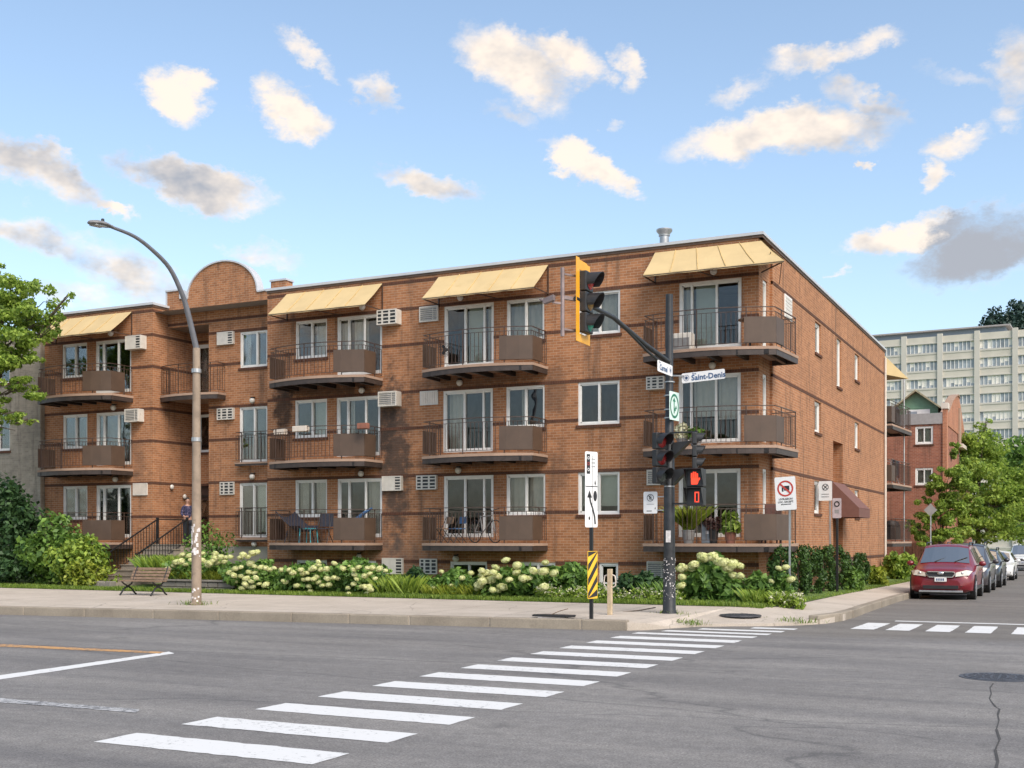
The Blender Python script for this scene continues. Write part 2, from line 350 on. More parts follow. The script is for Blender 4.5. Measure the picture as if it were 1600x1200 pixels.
M['brick'] = brick_mat('orange_brick', (.415,.185,.085), (.285,.120,.054), (.43,.285,.19),
    stains_and_shade=[(-18.75, 4.0, .62, 2.9, .85, (.06,.046,.039)), (-22.9, 5.9, .42, 1.0, .8, (.02,.017,.016)), (-19.1, 5.4, .45, 1.2, .6, (.03,.025,.022)), (-21.2, 6.35, 2.0, .28, .7, (.03,.024,.02)), (-18.9, 1.2, 1.3, .7, .4, (.12,.10,.09)), (-13.5, 5.9, .5, .8, .45, (.07,.05,.04)), (-13.4, 3.6, .45, .8, .4, (.07,.05,.04)), (-16.2, 3.95, 2.2, .2, .55, (.05,.04,.033)), (-16.2, 6.3, 2.2, .2, .5, (.05,.04,.033)), (-20.8, 3.95, 2.2, .2, .6, (.05,.04,.033)), (-31, 3.9, 2.2, .2, .5, (.05,.04,.033)), (-29.0, 4.2, .35, 1.0, .35, (.08,.06,.05)), (-10.9, 3.2, .5, 1.5, .28, (.09,.06,.05))])  # the wide low patches are mostly balcony shade put into the brick colour
M['band'] = brick_mat('dark_brick', (.12,.050,.030), (.085,.036,.024), (.13,.075,.05), bw=.075, rh=.2)
M['red_brick'] = brick_mat('red_brick', (.36,.14,.085), (.27,.095,.06), (.38,.25,.19))
M['grey_brick'] = brick_mat('grey_brick', (.36,.32,.26), (.29,.255,.205), (.36,.32,.27), var=.8)
M['asphalt'] = asphalt_mat(); M['white_line'] = paint_mat('road_paint_white', (.62,.62,.61), .555); M['old_line'] = paint_mat('worn_paint_white', (.42,.42,.42), .46); M['orange_line'] = paint_mat('road_paint_orange', (.50,.27,.10), .5)
M['pavement'] = concrete_mat('pavement_concrete', (.40,.345,.285), (.52,.455,.385), .5); M['kerb'] = concrete_mat('kerb_granite', (.21,.178,.14), (.33,.285,.225), 0)
M['concrete'] = concrete_mat('plain_concrete', (.27,.25,.21), (.36,.335,.28)); M['slab_edge'] = concrete_mat('balcony_concrete', (.30,.20,.145), (.42,.29,.215))
M['white'] = pm('white_vinyl', (.72,.70,.66), .45, var=.06); M['offwhite'] = pm('beige_metal', (.60,.52,.44), .5, var=.1, dirt=((.30,.24,.19), 5, .62)); M['ac_white'] = pm('cream_plastic', (.56,.52,.46), .5, var=.1, dirt=((.34,.29,.23), 6, .62))
M['coping'] = pm('white_coping', (.47,.48,.50), .4, var=.05); M['trim'] = pm('brown_trim', (.10,.062,.042), .6, var=.2)
M['awning'] = pm('yellow_awning', (.53,.395,.20), .8, var=.08, scale=1.5, bump=.2, bscale=25, dirt=((.47,.33,.14), 2.2, .60)); M['awning_brown'] = pm('brown_awning', (.15,.065,.048), .7, var=.1)
M['fascia'] = pm('brown_channel', (.055,.040,.034), .5, .2, var=.25); M['steel'] = pm('dark_steel', (.032,.026,.024), .5, .3, var=.2); M['railing'] = pm('brown_railing', (.075,.046,.034), .5, .2, var=.25); M['panel'] = pm('brown_panel', (.082,.051,.034), .55, var=.12, scale=3)
M['black'] = pm('black_paint', (.014,.014,.015), .4, var=.3); M['blackp'] = pm('black_plastic', (.02,.02,.021), .45, var=.3); M['pole'] = pm('dark_pole', (.028,.029,.031), .45, .2, var=.35, dirt=((.075,.073,.07), 7, .6))
M['galv'] = pm('galvanised', (.42,.42,.42), .4, .7, var=.15); M['lamp_pole'] = pm('stained_concrete_pole', (.27,.205,.15), .8, var=.3, scale=3, bump=.3, dirt=((.13,.10,.075), 6, .58)); M['lamp_arm'] = pm('lamp_arm_grey', (.20,.20,.215), .45, .4, var=.15); M['sticker'] = pm('torn_paper', (.62,.58,.56), .85, var=.3, scale=14)
M['yellow'] = pm('signal_yellow', (.80,.37,.02), .45, var=.06); M['mark_yellow'] = pm('marker_yellow', (.78,.46,.03), .5, var=.1); M['wood'] = pm('bench_wood', (.21,.135,.085), .7, var=.35, scale=12); M['post_wood'] = pm('pale_post', (.48,.37,.24), .75, var=.2, scale=9)
M['sign'] = pm('sign_white', (.74,.73,.72), .4, var=.04); M['ink'] = pm('sign_black', (.02,.02,.022), .5); M['sign_red'] = pm('sign_red', (.45,.045,.03), .45, var=.08); M['sign_blue'] = pm('sign_blue', (.03,.08,.19), .45); M['sign_green'] = pm('sign_green', (.015,.16,.085), .45); M['sign_pale'] = pm('sign_pale_green', (.60,.73,.66), .4, var=.04)
M['glass'] = glass_mat('window_glass'); M['car_glass'] = glass_mat('car_glass', (.45,.47,.46), .75, .06, (.95,.85,.74))
M['curtain'] = pm('curtain', (.72,.69,.63), .9, var=.08); M['blind'] = pm('blind', (.62,.67,.60), .8, var=.05); M['room'] = pm('room_wall', (.30,.27,.24), .9, var=.3, scale=1.5)
M['leaf'] = leaf_mat('leaf_green', (.042,.10,.02), (.19,.32,.058)); M['leaf_light'] = leaf_mat('leaf_light', (.075,.15,.018), (.32,.42,.06)); M['leaf_dark'] = leaf_mat('leaf_dark', (.016,.048,.018), (.07,.14,.045)); M['leaf_cedar'] = leaf_mat('leaf_cedar', (.012,.038,.008), (.07,.14,.026), .15, 3)
M['leaf_tree'] = leaf_mat('leaf_tree', (.095,.18,.024), (.42,.55,.10), .5, .9)
M['leaf_yellow'] = leaf_mat('leaf_yellow', (.11,.17,.015), (.36,.40,.05)); M['leaf_hyd'] = leaf_mat('leaf_hydrangea', (.045,.11,.024), (.20,.34,.065), .25); M['leaf_far'] = leaf_mat('leaf_far', (.016,.040,.034), (.04,.075,.055), .2, .3)
M['flower'] = leaf_mat('hydrangea_flower', (.50,.54,.20), (.82,.81,.46), .3, 5); M['flower_white'] = leaf_mat('small_white_flower', (.55,.54,.34), (.80,.78,.58), .3)
M['bark'] = pm('bark', (.085,.062,.045), .9, var=.4, scale=10, bump=.6); M['grass'] = leaf_mat('grass_blade', (.075,.14,.018), (.25,.34,.05), .3, 1.2); M['soil'] = pm('soil', (.06,.055,.025), .95, var=.4, scale=3, bump=.5, bscale=30); M['lawn'] = pm('lawn_green', (.085,.14,.028), .95, var=.4, scale=2.5, bump=.5, bscale=40)
M['rubber'] = pm('rubber', (.018,.018,.019), .8); M['rim'] = pm('alloy_rim', (.46,.46,.47), .3, .8, var=.1); M['chrome'] = pm('chrome', (.6,.6,.6), .2, .9, var=.05)
M['wicker'] = pm('wicker', (.035,.035,.05), .6, var=.4, scale=30); M['teal'] = pm('teal_plastic', (.05,.32,.36), .45); M['terracotta'] = pm('terracotta', (.25,.10,.065), .8, var=.2); M['pot_grey'] = pm('grey_pot', (.24,.23,.22), .8, var=.2)
M['off_conc'] = pm('office_concrete', (.54,.50,.43), .85, var=.08, scale=.4); M['off_pier'] = pm('office_pier', (.51,.48,.43), .85, var=.06, scale=.4); M['off_glass'] = pm('office_glass', (.27,.30,.33), .2, var=.35, scale=.6, spec=.6); M['green_siding'] = pm('green_siding', (.17,.30,.19), .7, var=.1); M['roof_metal'] = pm('grey_roof', (.30,.28,.27), .6, var=.1); M['thatch'] = pm('old_shingle', (.30,.26,.17), .9, var=.3, scale=8)
M['wood_fence'] = pm('fence_wood', (.17,.075,.045), .8, var=.3, scale=5); M['steps'] = concrete_mat('step_concrete', (.25,.21,.17), (.35,.30,.25)); M['stone'] = concrete_mat('wall_stone', (.15,.135,.115), (.26,.235,.20))

# ------------------------------------------------------------------ ground, roads, pavement
def kv(u): return 20.47+.13*(u+7.65)          # kerb line of the wide street
def grid_sheet(name, xs, ys, zf, mat):
    v = [(x, y, zf(x, y)) for y in ys for x in xs]; n = len(xs)
    f = [(j*n+i, j*n+i+1, (j+1)*n+i+1, (j+1)*n+i) for j in range(len(ys)-1) for i in range(n-1)]
    return mesh_obj(name, v, f, mat)
ground = struct(grid_sheet('ground', [-900, -200, -60, 60, 200, 900], [-300, -20, 20, 60, 110, 300, 1200], lambda x, y: sl(y)-.06, M['lawn']))
road = MB()
ys = [-25, 0, 10, 16, 20, 22, 24, 26, 30, 36, 44, 56, 70, 90, 110, 260]
for a, b in zip(ys, ys[1:]):
    x0, x1 = (-150, 90) if b <= 24 else (-5.3, 4.2)
    if b <= 24 or a >= 24:
        road.quad((x0,a,sl(a)), (x1,a,sl(a)), (x1,b,sl(b)), (x0,b,sl(b)))
road = struct(road.build('road', M['asphalt']))
out_l = [(-90, kv(-40)-4.0), (-40, kv(-40))]+[(u, kv(u)) for u in range(-37, -8, 3)]+[(-7.65,20.47),(-7.35,20.75),(-7.15,21.3),(-6.8,22.1),(-6.2,22.6),(-5.6,22.95),(-5.1,23.5),(-4.75,24.3),(-4.6,25.5),(-4.66,28),(-4.82,34),(-4.88,42),(-4.92,56),(-4.95,80),(-4.95,110),(-4.95,160)]
in_l = [(-90,25.35),(-40,25.35)]+[(u,25.35) for u in range(-37,-8,3)]+[(-7.65,25.35),(-7.3,25.35),(-7.0,25.4),(-6.7,25.5),(-6.4,25.65),(-6.2,25.8),(-6.05,26.0),(-6.0,26.4),(-6.0,27),(-6.02,28.5),(-6.12,34),(-6.2,42),(-6.25,56),(-6.25,80),(-6.25,110),(-6.25,160)]
def out_z(u, v):
    if v < 20.5 and u < -7.6: return .15
    if -7.7 < u and v < 21.0: return .12
    if v < 23.6: return .035
    if v < 24.4: return .09+sl(v)
    return .14+sl(v)
pv = MB(); n = len(out_l)
O = [(x, y, out_z(x, y)) for x, y in out_l]; I = [(x, y, .20+sl(max(20,y-5)) if y > 25.4 else .20) for x, y in in_l]
I = [(x, y, max(z, .16+sl(y))) for x, y, z in I]
for i in range(n-1):
    pv.quad(O[i], O[i+1], I[i+1], I[i])
    pv.quad((O[i][0],O[i][1],-.25), (O[i+1][0],O[i+1][1],-.25), O[i+1], O[i])
pavement = struct(pv.build('pavement', M['pavement']))
def stone(p, q, z0, z1, lift):
    p, q = Vector((*p, 0)), Vector((*q, 0)); t = (q-p).normalized(); nn = Vector((-t.y, t.x, 0)); L = (q-p).length-.012
    j = random.uniform(-.012, .012)
    mb = MB(); c = (p+q)/2+nn*(.09+j)
    h = .17+random.uniform(-.004, .006)
    mb.obox(c+Vector((0,0,(z0+z1)/2+lift-.085)), t*L/2, nn*.11, Vector((0,0,h/2+.02))+t*0)
    mb.v = [(x, y, z+(z1-z0)*(((Vector((x,y,0))-p).dot(t))/max(L,.01)-.5)) for x, y, z in mb.v]
    mb.build('kerb_stone', M['kerb'], pavement, bevel=.022)
u = -40.0
while u < -8.4:
    w = random.uniform(1.2, 1.9); e = min(u+w, -7.62)
    if e > -8.4: e = -7.62
    stone((u, kv(u)), (e, kv(e)), .155, .155, .012); u = e
side_pts = [(-4.85,24.05),(-4.63,25.2),(-4.62,26.6),(-4.67,28.2)]+[(-4.82-.003*k if k > 3 else -4.67-.04*k, 28.2+1.7*k) for k in range(1, 30)]
for p, q in zip(side_pts, side_pts[1:]): stone(p, q, .145+sl(p[1]), .145+sl(q[1]), .012)
# joints between the pavement slabs
def pav_z(u, v): t = (v-kv(u))/(25.35-kv(u)); return .15+.05*t
def joint(p, q, w=.014):
    p, q = Vector(p), Vector(q); d = (q-p).normalized(); n_ = Vector((-d.y, d.x))*w/2; k = max(1, int((q-p).length/2)); mb = MB()
    for i in range(k):
        a, b = p.lerp(q, i/k), p.lerp(q, (i+1)/k); j = Vector((random.uniform(-.012,.012), random.uniform(-.012,.012)))
        mb.quad(*[(x, y, pav_z(x, y)+.004) for x, y in (a-n_, b-n_+j, b+n_+j, a+n_)])
    mb.build('slab_joint', MATS['joint_dirt'], pavement)
pm('joint_dirt', (.10,.085,.07), .95, var=.4)
joint((-40, kv(-40)+1.25), (-8.2, kv(-8.2)+1.25)); joint((-40, kv(-40)+.32), (-8.0, kv(-8.0)+.32), .008)
for k in range(18): uu = -38+1.72*k; joint((uu, kv(uu)+.34), (uu-.05, 25.3), .009)
# opposite pavement of the side street, outside the frame to the right
pr = MB()
for a, b in zip([21, 30, 50, 80, 110], [30, 50, 80, 110, 160]):
    pr.add([(4.2,a,sl(a)-.2),(9,a,sl(a)-.2),(9,b,sl(b)-.2),(4.2,b,sl(b)-.2),(4.2,a,sl(a)+.15),(9,a,sl(a)+.18),(9,b,sl(b)+.18),(4.2,b,sl(b)+.15)], [(4,5,6,7),(0,4,7,3),(0,1,5,4)])
struct(pr.build('pavement', M['pavement']))
# lawn and planting soil between pavement and wall
fac_l = []
for (x, y) in in_l:
    if y <= 25.36: fac_l.append((x, 33.0, .34))
    elif y < 26.1: fac_l.append((x*.25-7.3*.75, 31.5, .30))
    else: fac_l.append((-7.7, max(y, 31.6), .30+sl(max(y, 31))))
lw = MB()
for i in range(n-1):
    a0, a1, b0, b1 = I[i], I[i+1], fac_l[i], fac_l[i+1]
    for k in range(4):
        f = lambda p, q, t: tuple(p[j]+(q[j]-p[j])*t for j in range(3))
        lift = lambda p: (p[0], p[1], p[2]+.012)
        lw.quad(lift(f(a0,b0,k/4)), lift(f(a1,b1,k/4)), lift(f(a1,b1,(k+1)/4)), lift(f(a0,b0,(k+1)/4)))
lawn = struct(lw.build('lawn', M['lawn']))
def lawn_z(u, v):
    if u < -6.6 and v < 33: return .212+(v-25.35)/(33-25.35)*.14
    return .2+sl(v)+.03
# worn and fresh paint
def mark(pts, mat, lift=.004):
    edge = []                                  # slightly ragged edges
    for p, q in zip(pts, pts[1:]+pts[:1]):
        k = max(1, int(math.dist(p, q)/.09))
        for i in range(k):
            t = i/k; r = 0 if i == 0 else random.gauss(0, .006); edge.append((p[0]+(q[0]-p[0])*t+r, p[1]+(q[1]-p[1])*t+r))
    MB().quad(*[(x, y, sl(y)+lift) for x, y in edge]).build('painted_marking', mat, road)
v = 7.32
while v < 22.75:
    u0, u1 = -7.41+.012*(v-10), -5.2+.008*(v-10)
    w = .5 if v < 19.5 else .36
    if v > 20.2: u0 = -7.0 if v < 21.2 else (-6.55 if v < 22.0 else -5.75)
    if v > 19.5: u1 += .07*(v-19.5)
    mark([(u0, v-.06), (u1, v-.06), (u1, v-.06+w), (u0, v-.06+w)], M['white_line']); v += 1.045 if v < 19 else .78
for x in (1365, 1421, 1483, 1544, 1612):
    uu, vv = gp(x, 975); mark([(uu-.24, 22.95), (uu+.2, 22.95), (uu+.2, 25.0), (uu-.24, 25.0)], M['white_line'])
mark([(-3.6, 25.75), (3.9, 25.95), (3.9, 26.25), (-3.6, 26.02)], M['white_line'])
def mark_px(ps, mat): mark([gp(*p) for p in ps], mat)
mark_px([(-160,1078),(264,1018.5),(272,1021.5),(-160,1086)], M['white_line'])
mark_px([(-160,999),(258,1019),(250,1021.5),(-160,1003.5)], M['orange_line'])
mark_px([(-100,1083),(218,1109),(212,1114),(-100,1090)], M['old_line'])
# tar-filled crack below the manhole
ck = [(1552,1068),(1547,1075),(1549,1084),(1546,1092),(1551,1099),(1556,1105),(1562,1108),(1559,1117),(1561,1126),(1557,1140),(1562,1156),(1555,1172),(1559,1190),(1553,1215)]
cm = MB()
for (a, b) in zip(ck, ck[1:]):
    p, q = gp(*a), gp(*b); w = .005+.007*random.random(); d = Vector((q[0]-p[0], q[1]-p[1])).normalized()*1; nx, ny = -d.y*w, d.x*w
    cm.quad((p[0]-nx,p[1]-ny,.003),(p[0]+nx,p[1]+ny,.003),(q[0]+nx,q[1]+ny,.003),(q[0]-nx,q[1]-ny,.003))
cm.build('crack', pm('crack_tar', (.05,.048,.046), .9), road)
def manhole(x, y, z, r, label):
    u, v = gp(x, y, z); t = thing('manhole_cover', label, 'manhole', (u, v, z), local=True)
    MB().lathe((0,0,0), [(r*1.12,-.02),(r*1.12,.006),(r,.008),(r,.004)], 28).build('frame', pm('cast_iron', (.085,.085,.095), .5, .5, var=.3, scale=12), t)
    c = MB().lathe((0,0,0), [(r*.97,-.01),(r*.97,.012)], 28)
    for i in range(-4, 5):
        w = math.sqrt(max(0, .8-(i/4.6)**2))*r
        for j in range(-4, 4):
            x0 = w*(j+.15)/4; x1 = w*(j+.85)/4; c.box(x0, x1, i*r/5.2-.02, i*r/5.2+.02, .012, .018)
    c.build('lid', MATS['cast_iron'], t)
manhole(1562, 1058.5, .0, .42, 'round iron manhole cover set in the asphalt above the crack')
manhole(1157, 961, .13, .38, 'dark round manhole cover set in the corner pavement')

# ------------------------------------------------------------------ the brick apartment house
UL, U0, U1, UM, UR = -33.4, -28.35, -26.57, -23.53, -7.64
V1, V2, VB = 31.05, 32.3, 51.3
ZG, ZT = .15, 9.56
def P_front(v): return lambda a, d, z: (a, v+d, z)
def P_side(u): return lambda a, d, z: (u-d, a, z)
def pbox(mb, pl, a0, a1, d0, d1, z0, z1):
    c = [pl(a, d, z) for z in (z0, z1) for a, d in ((a0,d0),(a1,d0),(a1,d1),(a0,d1))]
    return mb.add(c, [(3,2,1,0),(4,5,6,7),(0,1,5,4),(1,2,6,5),(2,3,7,6),(3,0,4,7)])
def wall(mb, pl, a0, a1, z0, z1, holes, dep=.22, bare=()):
    hs = [(max(h[0],a0), min(h[1],a1), max(h[2],z0), min(h[3],z1)) for h in holes]
    A = sorted({a0, a1, *[q for h in hs for q in h[:2]]}); Z = sorted({z0, z1, *[q for h in hs for q in h[2:]]})
    for i in range(len(A)-1):
        for j in range(len(Z)-1):
            ca, cz = (A[i]+A[i+1])/2, (Z[j]+Z[j+1])/2
            if any(h[0] < ca < h[1] and h[2] < cz < h[3] for h in hs): continue
            mb.quad(pl(A[i],0,Z[j]), pl(A[i+1],0,Z[j]), pl(A[i+1],0,Z[j+1]), pl(A[i],0,Z[j+1]))
    for h, (p, q, r, t) in zip(holes, hs):
        if h in bare: continue
        mb.quad(pl(p,0,r), pl(p,0,t), pl(p,dep,t), pl(p,dep,r)); mb.quad(pl(q,0,t), pl(q,0,r), pl(q,dep,r), pl(q,dep,t))
        mb.quad(pl(p,0,t), pl(q,0,t), pl(q,dep,t), pl(p,dep,t)); mb.quad(pl(q,0,r), pl(p,0,r), pl(p,dep,r), pl(q,dep,r))
BL = thing('apartment_building', 'three storey orange brick apartment house with balconies and yellow awnings on the street corner', 'building', (-15.5, 30.3, .3))
bwin = []
def add_band(mb, pl, a0, a1, z, holes, h=.085):
    segs = [(a0, a1)]
    for (p, q, r, t) in holes:
        if r-.02 < z < t+.005:
            ns = []
            for (x, y) in segs:
                if q <= x or p >= y: ns.append((x, y)); continue
                if p > x: ns.append((x, p))
                if q < y: ns.append((q, y))
            segs = ns
    for x, y in segs:
        if y-x > .05: pbox(mb, pl, x, y, -.012, .05, z-h/2, z+h/2)
def window(par, pl, a0, a1, z0, z1, mull=(.5,), kind='window', cur=(), fr=.055, dep=.09, sill=True, trans=0.0, frame=None, cmat=None):
    mb = MB(); d0, d1 = dep-.06, dep+.05
    pbox(mb, pl, a0, a0+fr, d0, d1, z0, z1); pbox(mb, pl, a1-fr, a1, d0, d1, z0, z1)
    pbox(mb, pl, a0+fr, a1-fr, d0+.002, d1, z1-fr, z1); pbox(mb, pl, a0+fr, a1-fr, d0+.002, d1, z0, z0+fr*(1.3 if kind != 'window' else 1))
    A = [a0+fr]+[a0+(a1-a0)*q for q in mull]+[a1-fr]; W = a1-a0
    for q in A[1:-1]: pbox(mb, pl, q-.028, q+.028, d0+.008, d1, z0+fr, z1-fr)
    w = mb.build('sliding_door' if kind == 'door' else 'window', frame or M['white'], par)
    for i, (x, y) in enumerate(zip(A, A[1:])):
        g = MB(); off = .012 if i % 2 else -.012
        pbox(g, pl, x+.005, y-.005, dep+off, dep+off+.006, z0+fr*.6, z1-fr*.6); g.build('pane', M['glass'], w)
        s = MB()                                  # sash round each light
        for (p, q, r, t) in ((x, x+.03, z0+fr, z1-fr), (y-.03, y, z0+fr, z1-fr), (x, y, z0+fr, z0+fr+.035), (x, y, z1-fr-.035, z1-fr)): pbox(s, pl, p, q, dep+off-.02, dep+off+.02, r, t)
        s.build('sash', frame or M['white'], w)
    for (c0, c1, zb, style) in cur:               # fractions of the width, lower end as fraction of height
        cb = MB(); xa, xb = a0+W*c0, a0+W*c1; zl = z0+(z1-z0)*zb
        if style == 'blind':
            pbox(cb, pl, xa+.03, xb-.03, dep+.14, dep+.15, zl, z1-.05); cb.build('blind', cmat or M['blind'], w)
        else:
            m_ = max(6, int((xb-xa)/.045)); P = []
            for i in range(m_+1):
                t = xa+.02+(xb-xa-.04)*i/m_; P.append((t, dep+.17+.028*math.sin(i*1.57+random.random()*.4)))
            for (p, q) in zip(P, P[1:]): cb.quad(pl(p[0],p[1],zl), pl(q[0],q[1],zl), pl(q[0],q[1],z1-.04), pl(p[0],p[1],z1-.04))
            cb.build('curtain', cmat or M['curtain'], w)
    if sill and kind == 'window':
        s = MB(); pbox(s, pl, a0-.05, a1+.05, -.045, dep-.055, z0-.085, z0-.004); s.build('sill', M['band'], w)
    if trans:
        s = MB(); pbox(s, pl, a0+fr, a1-fr, d0+.01, d1, z0+(z1-z0)*trans-.02, z0+(z1-z0)*trans+.02); s.build('transom', frame or M['white'], w)
    return w
FL = [1.75, 4.25, 6.75]; WB = [2.38, 4.88, 7.38]; WT = [3.56, 6.08, 8.58]
front = []      # (x0, x1, z0, z1, kind, mullions, curtains)
cur_w = [[(.0,.5,0,'c')], [(.5,1,0,'c')], [(.5,1,0,'c')], [(0,1,0,'c')], [(.45,1,0,'blind')], [(.5,1,0,'blind')]]
def X(x, v=VF): return fx(x, v)
L_front = [  # left wing
 (98,136.5,0,'window',(.5,),[(.5,1,.0,'c')]), (150,205,0,'door',(.2,.62),[(.15,.5,0,'c'),(.72,.9,0,'c')]),
 (98,136.5,1,'window',(.5,),[(.5,1,0,'blind')]), (150,205,1,'door',(.2,.62),[(.22,.62,0,'c'),(.62,1,0,'c')]),
 (97,136,2,'window',(.5,),[]), (149,205,2,'door',(.2,.62),[(.0,.2,0,'c')])]
M_front = [  # main block
 (461,511,0,'window',(.52,),[(.0,.3,0,'c'),(.52,1,0,'c')]), (527,597,0,'door',(.25,.62),[(.6,1,0,'c')]),
 (460.5,511,1,'window',(.52,),[(.5,1,0,'blind')]), (525.5,594,1,'door',(.25,.66),[(.22,.34,0,'c')]),
 (461.5,511,2,'window',(.5,),[(.5,1,0,'c')]), (526.5,597,2,'door',(.25,.6),[(0,.22,0,'c'),(.28,.62,0,'c')]),
 (693,771,0,'door',(.42,.8),[]), (791,852,0,'window',(.5,),[(.0,.5,.0,'c'),(.5,1,0,'c')]),
 (692,770,1,'door',(.42,.8),[(.04,.4,0,'c')]), (790.5,851,1,'window',(.5,),[(.3,.42,0,'c'),(.86,1,0,'c')]),
 (693.5,771.5,2,'door',(.42,.8),[(.42,.8,0,'blind'),(.8,1,0,'c')]), (791.5,850.5,2,'window',(.5,),[(0,1,0,'c')]),
 (903,968,0,'window',(.5,),[(.02,.98,.2,'blind')]), (903,968,1,'window',(.5,),[]), (904,969,2,'window',(.5,),[(0,1,0,'c')]),
 (1060,1157,0,'door',(.2,.6),[(.2,.3,0,'c')]), (1060,1157.5,1,'door',(.2,.6),[(.2,.6,.4,'c'),(.6,1,.35,'c')]), (1061,1158.5,2,'door',(.2,.6),[(0,.2,0,'c'),(.22,.6,0,'blind')]),
 (463,511,-1,'window',(.5,),[]), (536,588,-1,'window',(.5,),[]), (703,761,-1,'window',(.5,),[]), (812,868,-1,'window',(.5,),[]), (936,966,-1,'window',(),[])]
C_front = [(374,417,0,'door',(.5,),[(.5,1,.1,'blind')]), (374,417.5,1,'door',(.52,),[]), (375,417.5,2,'window',(.6,),[(0,.25,0,'c')])]
def rect(s, v=VF):
    x0, x1, fl, k = s[:4]
    z0, z1 = (.40, 1.03) if fl < 0 else (FL[fl] if k == 'door' else WB[fl], WT[fl])
    return (X(x0, v), X(x1, v), z0, z1)
BZ = [9.44, 8.63, 7.55, 6.125, 5.03, 3.60, 2.46]
wl = MB(); bd = MB()
pf, p1, p2, ps = P_front(VF), P_front(V1), P_front(V2), P_side(US)
hL = [rect(s) for s in L_front]; hM = [rect(s) for s in M_front]; hC = [rect(s, V1) for s in C_front]
rec = (U0, U1, -1, 8.95)
wall(wl, pf, UL, U0, ZG, ZT, hL); wall(wl, pf, UM, UR, ZG, ZT, hM); wall(wl, p1, U0, UM, ZG, ZT+.0, hC+[rec], bare=(rec,))
# recess walls
d3 = (X(306,V2), X(329,V2)+.25, 6.62, 8.55); w2 = (X(309,V2), X(329,V2)+.2, 4.75, 6.08); d1 = (X(308,V2)-.1, X(331,V2)+.35, 1.5, 3.58)
wall(wl, p2, U0, U1, ZG, 8.95, [d3, w2, d1])
wl.quad((U0,VF,ZG),(U0,V1,ZG),(U0,V1,ZT),(U0,VF,ZT)); wl.quad((U0,V1,ZG),(U0,V2,ZG),(U0,V2,8.95),(U0,V1,8.95)); wl.quad((U1,V2,ZG),(U1,V1,ZG),(U1,V1,8.95),(U1,V2,8.95))
wl.quad((UM,V1,ZG),(UM,VF,ZG),(UM,VF,ZT),(UM,V1,ZT))
# cut-back corner and side wall
NV = 31.5; UN = UR
pn = P_side(UN); nw = [(30.75, 31.22, FL[i]+.03, WT[i]) for i in range(3)]
wall(wl, pn, VF, NV, ZG, ZT, nw); wl.quad((UN,NV,ZG),(US,NV,ZG),(US,NV,ZT),(UN,NV,ZT))
S_side = [(37.05,37.95,7.55,8.52,'w'),(37.0,37.95,5.05,6.03,'w'),(36.95,37.9,2.5,3.52,'w'),(44.1,45.0,7.55,8.52,'w'),(44.1,45.0,5.03,6.0,'w'),(44.1,45.0,2.5,3.5,'w'),(40.62,41.45,6.9,8.55,'t'),(40.0,41.75,1.0,5.0,'e')]
hS = [s[:4] for s in S_side]
wall(wl, ps, NV, VB, ZG-.4, ZT, hS, .35)
ent = P_side(US-.35); wl.quad((US-.35,40.0,1.0),(US-.35,41.75,1.0),(US-.35,41.75,5.0),(US-.35,40.0,5.0))
# far walls close the block
wl.quad((UL,VF,ZG),(UL,VB,ZG),(UL,VB,ZT),(UL,VF,ZT)); wl.quad((UL,VB,ZG-.4),(US,VB,ZG-.4),(US,VB,ZT),(UL,VB,ZT))
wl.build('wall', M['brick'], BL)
MB().quad((U0,V1,8.95),(U1,V1,8.95),(U1,V2,8.95),(U0,V2,8.95)).build('soffit', pm('soffit_board', (.20,.155,.12), .8), BL)
for z in BZ:
    add_band(bd, pf, UL, U0, z, hL); add_band(bd, pf, UM, UR, z, hM)
    add_band(bd, p1, U0, UM, z, hC+[rec] if z < 8.9 else [])
    if z < 9: add_band(bd, p2, U0+.02, U1, z, [d3, w2, d1])
    if z in (8.63, 6.125, 3.60):
        add_band(bd, ps, NV, VB, z, hS)
    pbox(bd, P_side(U0), VF+.0, (V1 if z > 9 else V2)-.02, -.012, .03, z-.042, z+.042)
add_band(bd, p1, U0, UM, 9.05, []); add_band(bd, pf, UM, UR, 1.02, hM, .1); add_band(bd, ps, NV, VB, 1.0, hS, .1)
bd.build('brick_band', M['band'], BL)
# foundations
fo = MB(); pbox(fo, p1, U1, UM, -.035, .02, .1, 1.45); pbox(fo, p1, U1-.02, UM+.3, -.04, .02, .1, .7); fo.build('foundation', M['concrete'], BL)
# copings and flashing
cp = MB(); tr = MB()
for pl, a, b in ((pf, UL-.05, U0+.06), (pf, UM-.03, US+.06), (ps, VF-.06, VB+.05)):
    pbox(tr, pl, a+.02, b-.02, -.03, .25, ZT, ZT+.07); pbox(cp, pl, a, b, -.065, .3, ZT+.072, ZT+.15)
pbox(cp, P_side(U0), VF+.3, V1+.05, -.06, .2, ZT+.073, ZT+.149); pbox(tr, P_side(U0), VF+.25, V1, -.028, .2, ZT, ZT+.07)
tr.build('flashing', M['trim'], BL)
